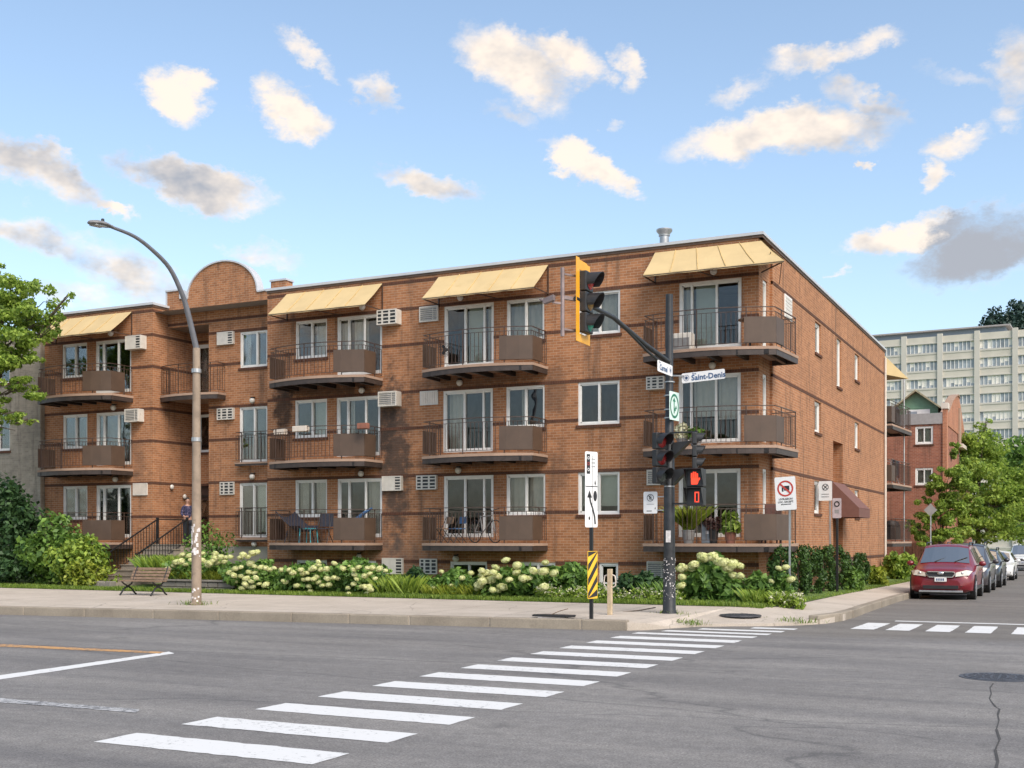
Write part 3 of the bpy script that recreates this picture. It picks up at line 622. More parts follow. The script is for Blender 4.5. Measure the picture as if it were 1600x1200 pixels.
# arched parapet over the entrance bay
arc = [(-28.45,10.2),(-27.82,10.2),(-27.82,9.92),(-27.5,9.86)]
for i in range(0, 25):
    t = math.pi*(1-i/24); arc.append((-26.0+1.46*math.cos(t), 9.90+1.1*math.sin(t)))
arc += [(-24.5,9.84),(-24.1,9.86),(-23.5,9.86)]
pp = MB(); poly = [(-28.45, ZT)]+arc+[(-23.5, ZT)]
nn = len(poly); f1 = [(x, V1-.001, z) for x, z in poly]; f2 = [(x, V1+.3, z) for x, z in poly]
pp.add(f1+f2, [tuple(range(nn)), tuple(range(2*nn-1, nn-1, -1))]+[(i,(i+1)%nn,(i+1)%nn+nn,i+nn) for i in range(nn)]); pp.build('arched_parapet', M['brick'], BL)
an = []
for i, p in enumerate(arc):
    q0, q1 = arc[max(i-1,0)], arc[min(i+1,len(arc)-1)]; t = Vector((q1[0]-q0[0], 0, q1[1]-q0[1])).normalized(); an.append(Vector((-t.z, 0, t.x)))
for i in range(len(arc)-1):
    ring = []
    for k in (i, i+1):
        c = Vector((arc[k][0], 0, arc[k][1]))
        for dy, dn in ((V1-.05, .0), (V1+.30, .0), (V1+.30, .05), (V1-.05, .05)): ring.append(c+an[k]*dn+Vector((0, dy, 0)))
    cp.add(ring, [(0,4,7,3),(1,2,6,5),(3,7,6,2),(0,1,5,4),(0,3,2,1),(4,5,6,7)])
pbox(cp, P_side(-28.45), V1-.02, V1+.32, .0, -.06, ZT+.16, 10.26)
cp.build('coping', M['coping'], BL)
MB().box(UM+.04, UM+.62, VF+.12, VF+.5, ZT+.152, ZT+.40).build('parapet_pier', M['brick'], BL)
MB().box(UM+.0, UM+.66, VF+.09, VF+.53, ZT+.402, ZT+.46).build('pier_cap', M['coping'], BL)
rf = MB(); rf.quad((UL,VF+.1,9.4),(US-.1,VF+.1,9.4),(US-.1,VB,9.4),(UL,VB,9.4)); rf.build('roof', M['roof_metal'], BL)
rv = MB().lathe((X(1038,33.5),33.5,9.4), [(.14,0),(.14,1.35),(.17,1.36),(.17,1.42),(.24,1.5),(.24,1.56),(.15,1.58)], 16); rv.build('roof_vent', M['galv'], BL, smooth=True)
MB().lathe((US-.6,43.5,9.4), [(.3,0),(.3,.55),(.36,.57),(.36,.62)], 12).build('roof_vent', M['galv'], BL, smooth=True)
# rooms behind the glass
ro = MB()
ro.quad((UL+.1,34.6,0),(US-.2,34.6,0),(US-.2,34.6,9.3),(UL+.1,34.6,9.3)); ro.quad((-10.6,34.7,0),(-10.6,VB-.1,0),(-10.6,VB-.1,9.3),(-10.6,34.7,9.3))
for z in (.1, 1.55, 4.05, 6.55, 9.0): ro.box(UL+.1, U0-.1, VF+.24, 34.6, z, z+.16); ro.box(UM+.1, UR-.26, VF+.24, 34.6, z, z+.16); ro.box(U0-.1, UM+.1, V2+.24, 34.6, z, z+.16); ro.box(U1+.3, UM+.1, V1+.24, V2+.24, z, z+.16); ro.box(-10.6, US-.38, 34.7, VB-.1, z, z+.16)
for u in (-30.5, -25.5, -22.0, -18.0, -13.1, -10.9): ro.box(u-.05, u+.05, VF+.9, 34.6, .3, 9.0)
ro.build('room_wall', M['room'], BL)
for s, h in zip(L_front+M_front, hL+hM): window(BL, pf, *h, mull=s[4], kind=s[3], cur=s[5], fr=.075 if s[3] == 'door' else .06, sill=s[2] >= 0)
for s, h in zip(C_front, hC): window(BL, p1, *h, mull=s[4], kind=s[3], cur=s[5])
window(BL, p2, *d3, mull=(), kind='door', cur=[(0,1,0,'c')], fr=.09); window(BL, p2, *w2, mull=())
for h in nw: window(BL, pn, *h, mull=(), kind='door', fr=.08)
for s in S_side:
    if s[4] in 'wt': window(BL, ps, *s[:4], mull=(), fr=.07, cur=[(0,1,0,'blind')], cmat=M['curtain'], dep=.12)
# entrance doors
def entry(pl, a0, a1, z0, z1):
    mb = MB(); pbox(mb, pl, a0, a1, .1, .14, z0, z1); d = mb.build('entrance_door', pm('dark_door', (.05,.028,.022), .5), BL)
    g = MB(); pbox(g, pl, a0+.12, a1-.12, .085, .098, z0+.25, z1-.5); g.build('pane', M['glass'], d)
    f = MB(); pbox(f, pl, a0, a0+.07, .04, .1, z0, z1); pbox(f, pl, a1-.07, a1, .04, .1, z0, z1); pbox(f, pl, a0+.07, a1-.07, .04, .1, z1-.4, z1-.33); pbox(f, pl, a0+.07, a1-.07, .042, .1, z1-.07, z1); f.build('frame', M['steel'], d)
    h = MB(); pbox(h, pl, a1-.2, a1-.17, .02, .08, z0+.95, z0+1.2); h.build('handle', M['chrome'], d)
entry(p2, *d1); entry(P_side(US-.3), 40.1, 41.6, 1.05, 3.2)
# wall lamps
def wall_lamp(p, r=.095, drop=True):
    mb = MB().lathe((p[0],p[1],p[2]+.075), [(.06,0),(.06,.05)], 10); mb.tube((p[0],p[1],p[2]+.1), (p[0],p[1]+.14,p[2]+.12), .02); b = mb.build('wall_lamp', M['steel'], BL)
    MB().sphere(p, r, seg=14, rings=9).build('globe', pm('frosted_globe', (.62,.58,.52), .35, var=.05), b, smooth=True)
for x, y, v in [(173,521,VF),(177,637,VF),(180,749,VF),(566,480,VF),(565,610,VF),(564,740,VF),(719,465,VF),(718,598,VF),(716,735,VF),(1115,424,VF),(1113,571,VF),(394,626,V1),(394,745,V1),(397,850,V1),(561,870,VF),(712,873,VF)]:
    wall_lamp((fx(x, v-.15), v-.15, fz(x, y, v-.15)))
for x, y in [(266,761),(286,776)]:
    vv = sv(x, U0); MB().sphere((U0+.08, vv, szp(x, y, U0)), .085, (.6,1,1), 12, 8).build('wall_lamp', MATS['frosted_globe'], BL, smooth=True)
# awnings
def awning(par, ul, ur, flare=0.0, v=VF, zt=9.47, zb=8.68, p=.98, seams=4):
    mb = MB(); K = 12
    T = [(ul+(ur-ul)*i/K, v-.03, zt) for i in range(K+1)]; B = [(ul+(ur+flare-ul)*i/K, v-p, zb-.012*math.sin(math.pi*((i*seams/K)%1))) for i in range(K+1)]
    mid = [tuple((a+b)/2 for a, b in zip(s_, t_)) for s_, t_ in zip(T, B)]; mid = [(x, y, z-.022) for x, y, z in mid]
    for i in range(K):
        for A_, B_ in ((T, mid), (mid, B)): mb.quad(B_[i], B_[i+1], A_[i+1], A_[i])
    for i in range(K): mb.quad((B[i][0],B[i][1],B[i][2]-.05), (B[i+1][0],B[i+1][1],B[i+1][2]-.05), B[i+1], B[i])
    a = mb.build('awning', M['awning'], par, smooth=False)
    sm = a.modifiers.new('thick', 'SOLIDIFY'); sm.thickness = .012
    s = MB()
    for i in range(1, seams+1):
        t = i/(seams+1); x0 = ul+(ur-ul)*t; x1 = ul+(ur+flare-ul)*t; s.path([(x0, v-.03, zt+.012), ((x0+x1)/2, v-p/2-.015, (zt+zb)/2-.008), (x1, v-p, zb+.012)], .009, 5)
    s.build('seam', pm('awning_seam', (.55,.38,.15), .8), a)
    f = MB()
    for x, xb in ((ul, ul), (ur, ur+flare)):
        f.bar((xb, v-p+.01, zb-.03), (x, v, zb-.03), .025, .03)
        if not (flare and x == ur): f.bar((x, v-.02, zb-.05), (x, v-.02, zt), .03, .03)
    f.bar(((ul+ur)/2, v-p+.01, zb-.04), ((ul+ur)/2+.3, v, zb-.06), .025, .025); f.bar((ul, v-p+.012, zb-.035), (ur+flare, v-p+.012, zb-.035), .025, .025)
    if flare: f.bar((ur+flare-.05, v-p+.02, zb-.03), (ur+.02, v+1.9, zb+.05), .02, .02); f.bar((ur+flare-.4, v-p+.3, zb+.3), (ur+.02, v+1.0, zb+.32), .02, .02)
    f.build('awning_frame', M['railing'], a); return a
awning(BL, X(88), X(206.5)); awning(BL, X(449), X(598)); awning(BL, X(686), X(857)); awning(BL, X(1024), US, .8)
# triangular return of the corner awning
MB().add([(US,VF-.03,9.47),(US+.8,VF-.98,8.68),(US+.06,VF+1.25,9.2),(US+.8,VF-.98,8.70),(US,VF-.02,9.49)], [(0,1,2),(4,2,3)]).build('awning_return', M['awning'], BL)
# balconies
def poly_len(pts): return [0]+list(np.cumsum([math.dist(p, q) for p, q in zip(pts, pts[1:])]))
def along(pts, s):
    Ls = poly_len(pts); s = min(max(s, 0), Ls[-1])
    for i in range(len(pts)-1):
        if s <= Ls[i+1]+1e-9:
            t = (s-Ls[i])/max(Ls[i+1]-Ls[i], 1e-6); return tuple(pts[i][k]+(pts[i+1][k]-pts[i][k])*t for k in range(2))
    return pts[-1]
def inset(pts, d):
    c = Vector((sum(p[0] for p in pts)/len(pts), sum(p[1] for p in pts)/len(pts))); out = []
    for i, p in enumerate(pts):
        a = Vector(pts[max(i-1,0)]); b = Vector(pts[min(i+1,len(pts)-1)]); t = (b-a).normalized(); nrm = Vector((-t.y, t.x))
        if nrm.dot(c-Vector(p)) < 0: nrm = -nrm
        out.append(tuple(Vector(p)+nrm*d))
    return out
def balcony(par, pts, zt, panels=(), joists=5, lip=.075, drop=.14, rail_h=1.0, under=True, back=0.0, name='balcony'):
    slab = MB().prism(pts, zt-lip, zt).build(name, M['slab_edge'], par)
    fa = MB(); ip = inset(pts, .03)
    for p, q in zip(ip, ip[1:]): fa.bar((*p, zt-lip-drop/2-.001), (*q, zt-lip-drop/2-.001), .03, drop)
    fa.build('fascia', M['fascia'], slab)
    if joists:
        us = [p[0] for p in pts]; vs_ = [p[1] for p in pts]; x0, x1, y1 = min(us), max(us), max(vs_)
        for i in range(joists):
            u = x0+(x1-x0)*(i+.5)/joists
            ymin = min(q[1] for q in [along(ip, s) for s in np.linspace(0, poly_len(ip)[-1], 60)] if abs(q[0]-u) < (x1-x0)*.06)
            MB().box(u-.05, u+.05, ymin+.03, y1-.01, zt-lip-drop*.9, zt-lip-.002).build('joist', M['steel'], slab)
    rp = inset(pts, .055); Ls = poly_len(rp); T = Ls[-1]; rl = MB(); k = max(24, int(T/.12))
    top = [(*along(rp, T*i/k), zt+rail_h) for i in range(k+1)]; sec = [(x, y, z-.115) for x, y, z in top]; bot = [(x, y, zt+.09) for x, y, z in top]
    for A_, w in ((top, .03), (sec, .02), (bot, .02)):
        for p, q in zip(A_, A_[1:]): rl.bar(p, q, w, w*.7)
    nb = int(T/.125)
    for i in range(nb+1):
        x, y = along(rp, T*i/nb); big = i % 10 == 0
        r = .012 if big else .0065; rl.box(x-r, x+r, y-r, y+r, zt if big else zt+.09, zt+rail_h-(.0 if big else .115))
    rl.build('railing', M['railing'], slab)
    op = inset(pts, .025)
    for (s0, s1) in panels:                       # fractions of the rail length
        Lo = poly_len(op); To = Lo[-1]; cuts = sorted({s0*To, s1*To, *[l for l in Lo if s0*To < l < s1*To]}); pn_ = MB()
        for a, b in zip(cuts, cuts[1:]):
            p, q = along(op, a), along(op, b); pn_.bar((*p, zt+.42), (*q, zt+.42), .012, .66)
        pn_.build('privacy_panel', M['panel'], slab)
    return slab
def bow(ul, ur, v=VF, pe=1.0, pm_=1.4, n=10, back=None):
    front = [(ul+(ur-ul)*i/n, v-pe-(pm_-pe)*(1-(2*i/n-1)**2)) for i in range(n+1)]
    return [(ul, v-.002)]+front+[(ur, v-.002)]
def fr_panels(pts, f0, wrap, left=True):           # right-hand panel from f0 of the front to the corner and round it, left return panel
    Lp = poly_len(pts); T = Lp[-1]; a = Lp[1]/T; b = Lp[-2]/T
    out = [(a+(b-a)*f0, b+(1-b)*wrap)]
    if left: out.append((.25*a, a))
    return out
balc = {}
for key, ul, ur, f0 in (('A', fx(58, VF-1), X(208.5), .71), ('D', fx(420, VF-1), X(598.5), .735), ('E', fx(659, VF-1), X(856.5), .74)):
    for i in range(3):
        pts = bow(ul, ur); balc[key, i] = balcony(BL, pts, FL[i]-.17, fr_panels(pts, f0, .62))
uF = fx(1004, VF-1)
for i in range(3):
    fr = [(uF+(-6.98-uF)*k/10, VF-1.0-.42*(1-(k/5-1)**2)+.25*(k/10)) for k in range(11)]
    pts = [(uF, VF-.002)]+fr+[(-6.85, VF+1.15), (US+.002, VF+1.19)]
    Lp = poly_len(pts); T = Lp[-1]
    balc['F', i] = balcony(BL, pts, FL[i]-.17, [((Lp[1]+(Lp[11]-Lp[1])*.775)/T, (Lp[11]+(Lp[12]-Lp[11])*(.35 if i else .7))/T), (.2*Lp[1]/T, (Lp[1])/T)])
    MB().box(UN+.002, US+.5, VF+.0, VF+1.15, FL[i]-.24, FL[i]-.17).build('slab_return', M['slab_edge'], balc['F', i])
ptsB = [(U0+.02, V1-.02)]+[(U0+.02+(2.5)*k/8, V1-.42-.22*(1-(k/4-1)**2)) for k in range(9)]+[(U0+2.52, V1-.002)]
bB = balcony(BL, ptsB, 6.58, [], joists=0); MB().box(U0+.01, U1-.01, V1+.001, V2-.01, 6.45, 6.579).build('recess_floor', M['slab_edge'], bB)
for i in (0, 1):
    ul = fx(366.5, V1-.3); balcony(BL, [(ul, V1-.002), (ul, V1-.3), (UM-.02, V1-.3)], FL[i]-.03, joists=0, lip=.05, drop=.06, rail_h=1.0, name='juliet_balcony')
# side entrance canopy
ca = MB(); y0, y1 = 39.8, 42.0; zt_, zb_ = 3.60, 2.72; xo = US+.86
ca.quad((US,y0,zt_),(US,y1,zt_),(xo,y1,zb_),(xo,y0,zb_)); ca.add([(US,y0,zt_),(xo,y0,zb_),(xo,y0,zb_-.3),(US,y0,zb_-.3)], [(0,1,2,3)]); ca.add([(US,y1,zt_),(xo,y1,zb_),(xo,y1,zb_-.3),(US,y1,zb_-.3)], [(3,2,1,0)]); ca.quad((xo,y0,zb_),(xo,y1,zb_),(xo,y1,zb_-.3),(xo,y0,zb_-.3))
co = ca.build('entrance_canopy', M['awning_brown'], BL); sm = co.modifiers.new('thick', 'SOLIDIFY'); sm.thickness = .015
MB().box(US-.3, US+.35, 40.1, 41.7, -.1, .98).build('entrance_step', M['steps'], BL)
# downpipe, rear wing with its balconies and awning
MB().path([(US+.06,VB-.25,9.3),(US+.06,VB-.25,.4)], .05, 8).build('downpipe', M['offwhite'], BL)
RW = -9.0; rw = MB(); hR = [(51.9,53.4,FL[i],WT[i]) for i in range(3)]+[(54.2,55.4,WB[i],WT[i]) for i in range(3)]
wall(rw, P_side(RW), VB, 60, -.3, 9.3, hR); rw.quad((RW,60,-.3),(UL,60,-.3),(UL,60,9.3),(RW,60,9.3)); rw.quad((UL,VB,9.3),(RW,VB,9.3),(RW,60,9.3),(UL,60,9.3)); rw.build('rear_wall', M['red_brick'], BL)
MB().quad((RW-2,VB+.05,0),(RW-2,60,0),(RW-2,60,9.2),(RW-2,VB+.05,9.2)).build('room_wall', M['room'], BL)
for h in hR: window(BL, P_side(RW), *h, kind='door', cur=[(0,.4,0,'c')])
for i in range(3):
    pts = [(RW+.002, VB+.3), (US+.25, VB+.3), (US+.55, 55.6), (RW+.002, 55.9)]
    balcony(BL, pts, FL[i]-.17, [(.02,.30)] if i else [], joists=3)
MB().path([(US+.25,55.3,.0),(US+.25,55.3,8.9)], .03, 6).build('post', M['galv'], BL)
ra = MB().add([(US-.9,VB+.05,9.5),(US-.05,VB+.05,9.47),(US+.7,53.3,8.66),(RW,53.3,8.66),(US-.05,VB+.06,8.66)], [(0,1,2,3),(1,4,2)]); ra = ra.build('awning', M['awning'], BL); sm = ra.modifiers.new('thick', 'SOLIDIFY'); sm.thickness = .012
# stairs up to the entrance
st = MB(); ns = 7; y0, y1 = 27.85, 30.15; z0, z1 = .355, 1.5
for i in range(ns): st.box(-28.02, -26.68, y0+(y1-y0)*i/ns, y1+.0, z0-.1 if i == 0 else z0+(z1-z0)*i/ns, z0+(z1-z0)*(i+1)/ns)
st.build('stair_flight', M['steps'], BL)
for i in range(ns): MB().box(-28.05, -26.65, y0+(y1-y0)*i/ns-.03, y0+(y1-y0)*i/ns+.28, z0+(z1-z0)*(i+1)/ns+.001, z0+(z1-z0)*(i+1)/ns+.03).build('stair_tread', M['kerb'], BL)
MB().box(-28.3, -26.5, y1+.001, V2, .2, 1.5).build('landing', M['steps'], BL)
MB().box(-28.15, -26.55, 26.6, 27.85, .1, .355).build('path_step', M['steps'], BL); MB().box(-28.3, -26.4, 25.95, 26.6, .1, .27).build('path_step', M['steps'], BL)
for u in (-28.0, -26.72):
    hr = MB(); hr.box(u-.035, u+.035, y0-.035, y0+.035, .3, 1.25); hr.box(u-.035, u+.035, y1-.035, y1+.035, 1.4, 2.42)
    for dz, w in ((0, .05), (-.72, .025)): hr.bar((u, y0, 1.2+dz), (u, y1, 2.36+dz), w, w*.7)
    for i in range(1, 18): y = y0+(y1-y0)*i/18; hr.box(u-.008, u+.008, y-.008, y+.008, .48+1.16*i/18, 1.2+1.16*i/18)
    if u < -27: 
        for i in range(0, 14): y = y1+(V1-y1)*i/6; 
        hr.bar((u, y1, 2.36), (u, V1+.6, 2.36), .05, .035)
    hr.build('handrail', M['black'], BL)

# ------------------------------------------------------------------ air conditioners on the walls
def aircon(x0, x1, y0, y1, label, proud=.3, style='grid', v=VF, side=False):
    ua, ub = fx(x0, v), fx(x1, v); za, zb = fz((x0+x1)/2, y1, v), fz((x0+x1)/2, y0, v)
    if proud > .1: ub -= .06*(proud/.3); 
    base = ((ua+ub)/2, v-proud, za); t = thing('air_conditioner', label, 'air conditioner', base, group='air conditioners in the brick wall')
    y = v-proud; W = ub-ua; H = zb-za
    MB().box(ua, ub, y+.012, v+.05, za, zb).build('casing', M['ac_white'], t, bevel=.012)
    f = MB(); e = .035
    f.box(ua, ua+e, y-.012, y+.011, za, zb); f.box(ub-e, ub, y-.012, y+.011, za, zb); f.box(ua+e, ub-e, y-.011, y+.011, zb-e, zb); f.box(ua+e, ub-e, y-.011, y+.011, za, za+e)
    f.build('front_frame', M['ac_white'], t)
    if style == 'grid':                       # dark openings behind bars
        MB().box(ua+e, ub-e, y+.004, y+.0115, za+e, zb-e).build('vent_opening', M['blackp'], t)
        g = MB()
        for i in range(1, 4): z = za+H*i/4; g.box(ua+e, ub-e, y-.008, y+.003, z-.017, z+.017)
        for i in (.28, .64): g.box(ua+W*i-.03, ua+W*i+.03, y-.009, y+.003, za+e, zb-e)
        g.build('grille', M['ac_white'], t)
    elif style == 'right':                    # plain front with a column of dark slots on the right
        MB().box(ua+e, ub-W*.32, y-.006, y+.011, za+e, zb-e).build('front_plate', M['ac_white'], t)
        MB().box(ub-W*.32, ub-e, y+.004, y+.0115, za+e, zb-e).build('vent_opening', M['blackp'], t)
        g = MB()
        for i in range(1, 5): z = za+H*i/5; g.box(ub-W*.32, ub-e, y-.008, y+.003, z-.016, z+.016)
        g.build('grille', M['ac_white'], t)
    elif style == 'louvre':
        MB().box(ua+e, ub-e, y+.004, y+.0115, za+e, zb-e).build('vent_opening', pm('grey_fins', (.22,.21,.20), .5, .3), t)
        g = MB()
        for i in range(1, 8): z = za+H*i/8; g.obox(((ua+ub)/2, y-.002, z), ((W/2-e), 0, 0), (0, .008, -.008), (0, .003, .004))
        g.box(ua+W*.72, ua+W*.75, y-.01, y+.003, za+e, zb-e); g.build('grille', M['ac_white'], t)
    else:                                     # closed cover panel
        g = MB(); n_ = 7 if style == 'ribbed' else 1
        for i in range(n_): g.box(ua+e+(W-2*e)*i/n_+.004, ua+e+(W-2*e)*(i+1)/n_-.004, y-.008, y+.011, za+e, zb-e)
        g.build('cover_panel', M['offwhite'], t)
AC = [(205,231,526,547,'white air conditioner with dark slots on the top floor of the left wing',.28,'right',VF),
 (204,227,640,660,'louvred air conditioner on the middle floor of the left wing',.28,'louvre',VF),
 (209,231,755,774,'flat beige cover panel on the ground floor of the left wing',.04,'plain',VF),
 (342,367,519,539,'grilled air conditioner left of the top window beneath the arched parapet',.1,'right',V1),
 (342,367,638,656,'grilled air conditioner left of the upper juliet balcony',.1,'grid',V1),
 (345,367,753,773,'small vented cover left of the lower juliet balcony',.05,'grid',V1),
 (597,630,486,509,'large white air conditioner right of the second yellow awning from the left',.3,'grid',VF),
 (599,630,613,636,'louvred white air conditioner above the sooty patch of wall',.3,'louvre',VF),
 (600,631,744,767,'white air conditioner right of the balcony with the wicker lounge chair',.12,'right',VF),
 (599,631,872,897,'white basement air conditioner behind the hydrangeas, slots at its right',.08,'right',VF),
 (657,686,479,503,'framed air conditioner under the left end of the middle yellow awning',.07,'louvre',VF),
 (657,685,611,633,'flat ribbed beige cover panel beside the middle balcony of the central stack',.03,'ribbed',VF),
 (653,684,743,765,'white air conditioner left of the ground floor balcony with the bicycle',.1,'grid',VF),
 (657,684,873,897,'basement vent grille with dark openings under the central balconies',.05,'grid',VF),
 (1015,1046,590,610,'white grilled air conditioner behind the street name sign',.28,'grid',VF),
 (1012,1040,734,758,'white framed air conditioner behind the three black traffic signals',.08,'louvre',VF),
 (1012,1043,877,903,'white basement air conditioner left of the dark signal pole',.08,'louvre',VF)]
for a in AC: aircon(a[0], a[1], a[2], a[3], a[4], a[5], a[6], a[7])
t = thing('vent_cover', 'white square vent cover high on the side wall beside the corner balcony', 'vent', (US+.02, 33.3, 7.95))
MB().box(US-.02, US+.03, 32.85, 33.75, 7.92, 8.58).build('cover_plate', M['white'], t, bevel=.01)
for i in range(6): MB().box(US+.031, US+.04, 32.9, 33.7, 7.97+.1*i, 8.03+.1*i).build('slat', M['ac_white'], t)

# ------------------------------------------------------------------ lettering
def text_mesh(s, size, bold=0.0):
    cu = bpy.data.curves.new('txt', 'FONT'); cu.body = s; cu.size = size; cu.align_x = 'CENTER'; cu.align_y = 'CENTER'; cu.offset = bold; cu.resolution_u = 2
    o = bpy.data.objects.new('txt', cu); COL.objects.link(o); bpy.context.view_layer.update()
    me = bpy.data.meshes.new_from_object(o.evaluated_get(bpy.context.evaluated_depsgraph_get())); bpy.data.objects.remove(o); return me
def lettering(s, size, mat, parent, org, ax, up, name='lettering', bold=0.0, squeeze=1.0):
    me = text_mesh(s, size, bold); me.materials.append(mat); ax, up = Vector(ax).normalized(), Vector(up).normalized(); nrm = ax.cross(up)
    o = Vector(org)-ORG[parent.name]
    for v in me.vertices: c = v.co.copy(); v.co = o+ax*c.x*squeeze+up*c.y
    me.name = name; ob = bpy.data.objects.new(name, me); return link(ob, parent)
class Face:                                    # flat marks on a plate: 2D shapes on a plane
    def __init__(s, org, ax, up, parent): s.o, s.a, s.u, s.p = Vector(org), Vector(ax).normalized(), Vector(up).normalized(), parent; s.n = s.a.cross(s.u)
    def pt(s, x, y, d=0): return s.o+s.a*x+s.u*y+s.n*d
    def shape(s, pts, mat, name='mark', d=.004):
        mb = MB(); mb.quad(*[s.pt(x, y, d) for x, y in pts]); return mb.build(name, mat, s.p)
    def ring(s, cx, cy, r0, r1, mat, ry=1.0, n=32, d=.004, name='mark'):
        mb = MB()
        for i in range(n):
            g, h = 2*math.pi*i/n, 2*math.pi*(i+1)/n
            if r0 <= 0: mb.quad(s.pt(cx,cy,d), s.pt(cx+r1*math.cos(g),cy+r1*ry*math.sin(g),d), s.pt(cx+r1*math.cos(h),cy+r1*ry*math.sin(h),d))
            else: mb.quad(s.pt(cx+r0*math.cos(g),cy+r0*ry*math.sin(g),d), s.pt(cx+r1*math.cos(g),cy+r1*ry*math.sin(g),d), s.pt(cx+r1*math.cos(h),cy+r1*ry*math.sin(h),d), s.pt(cx+r0*math.cos(h),cy+r0*ry*math.sin(h),d))
        return mb.build(name, mat, s.p)
    def line(s, p, q, w, mat, d=.004, name='mark'):
        p, q = Vector(p), Vector(q); t = (q-p).normalized(); nx = Vector((-t.y, t.x))*w/2
        return s.shape([tuple(p-nx), tuple(q-nx), tuple(q+nx), tuple(p+nx)], mat, name, d)
    def text(s, x, y, str_, size, mat, bold=0.0, d=.005, squeeze=1.0): return lettering(str_, size, mat, s.p, s.pt(x, y, d), s.a, s.u, bold=bold, squeeze=squeeze)
def plate(parent, org, ax, up, w, h, mat, name='sign_plate', th=.006, rad=.03):
    o, a, u = Vector(org), Vector(ax).normalized(), Vector(up).normalized(); n_ = a.cross(u); pts = []
    for cx, cy, g0 in ((w/2-rad,h/2-rad,0),(-w/2+rad,h/2-rad,90),(-w/2+rad,-h/2+rad,180),(w/2-rad,-h/2+rad,270)):
        for k in range(4): g = R(g0+30*k); pts.append((cx+rad*math.cos(g), cy+rad*math.sin(g)))
    m_ = len(pts); mb = MB(); mb.add([o+a*x+u*y for x, y in pts]+[o+a*x+u*y-n_*th for x, y in pts], [tuple(range(m_)), tuple(range(2*m_-1, m_-1, -1))]+[(i, i+m_, (i+1)%m_+m_, (i+1)%m_) for i in range(m_)])
    b = mb.build(name, mat, parent); return b, Face(o, a, u, b)

# ------------------------------------------------------------------ traffic signal pole at the corner
PX, PY = -7.64, 22.98
TP = thing('traffic_signal', 'dark signal pole at the kerb corner with mast arm, signals and street name signs', 'traffic light', (PX, PY, .12))
zt = fz(1048, 460, PY); DL = PY/(SA*((1048-800)/FPX)+CA); zpx = lambda y, d=DL: EYE+(HY-y)/FPX*d
MB().lathe((PX,PY,.12), [(.17,0),(.17,.05),(.135,.12),(.12,1.2),(.105,3.3),(.085,3.35),(.075,zt-.3),(.075,zt-.12)], 14).build('pole', M['pole'], TP, smooth=True)
st_ = MB()
for i in range(90):
    g = random.uniform(-2.6, .3); z = random.uniform(.35, 1.35)*1.0; s_ = random.uniform(.004, .013); c = Vector((PX+.127*math.cos(g), PY+.127*math.sin(g), z)); tt = Vector((-math.sin(g), math.cos(g), 0))
    st_.obox(c, tt*s_, Vector((0,0,s_*random.uniform(.5,1.6))), Vector((math.cos(g),math.sin(g),0))*.002)
st_.build('paint_flecks', M['sticker'], TP, kind='stuff')
MB().obox((PX+.02, PY-.127, 1.75), (.05,0,0), (0,.004,0), (0,0,.12)).build('sticker', M['sticker'], TP)
for z in (zpx(705), zpx(760), zpx(790), zpx(800), zpx(597), zpx(653), zpx(640), zpx(618)): MB().lathe((PX,PY,z-.012), [(.11,0),(.11,.024)], 14).build('strap', M['galv'], TP)
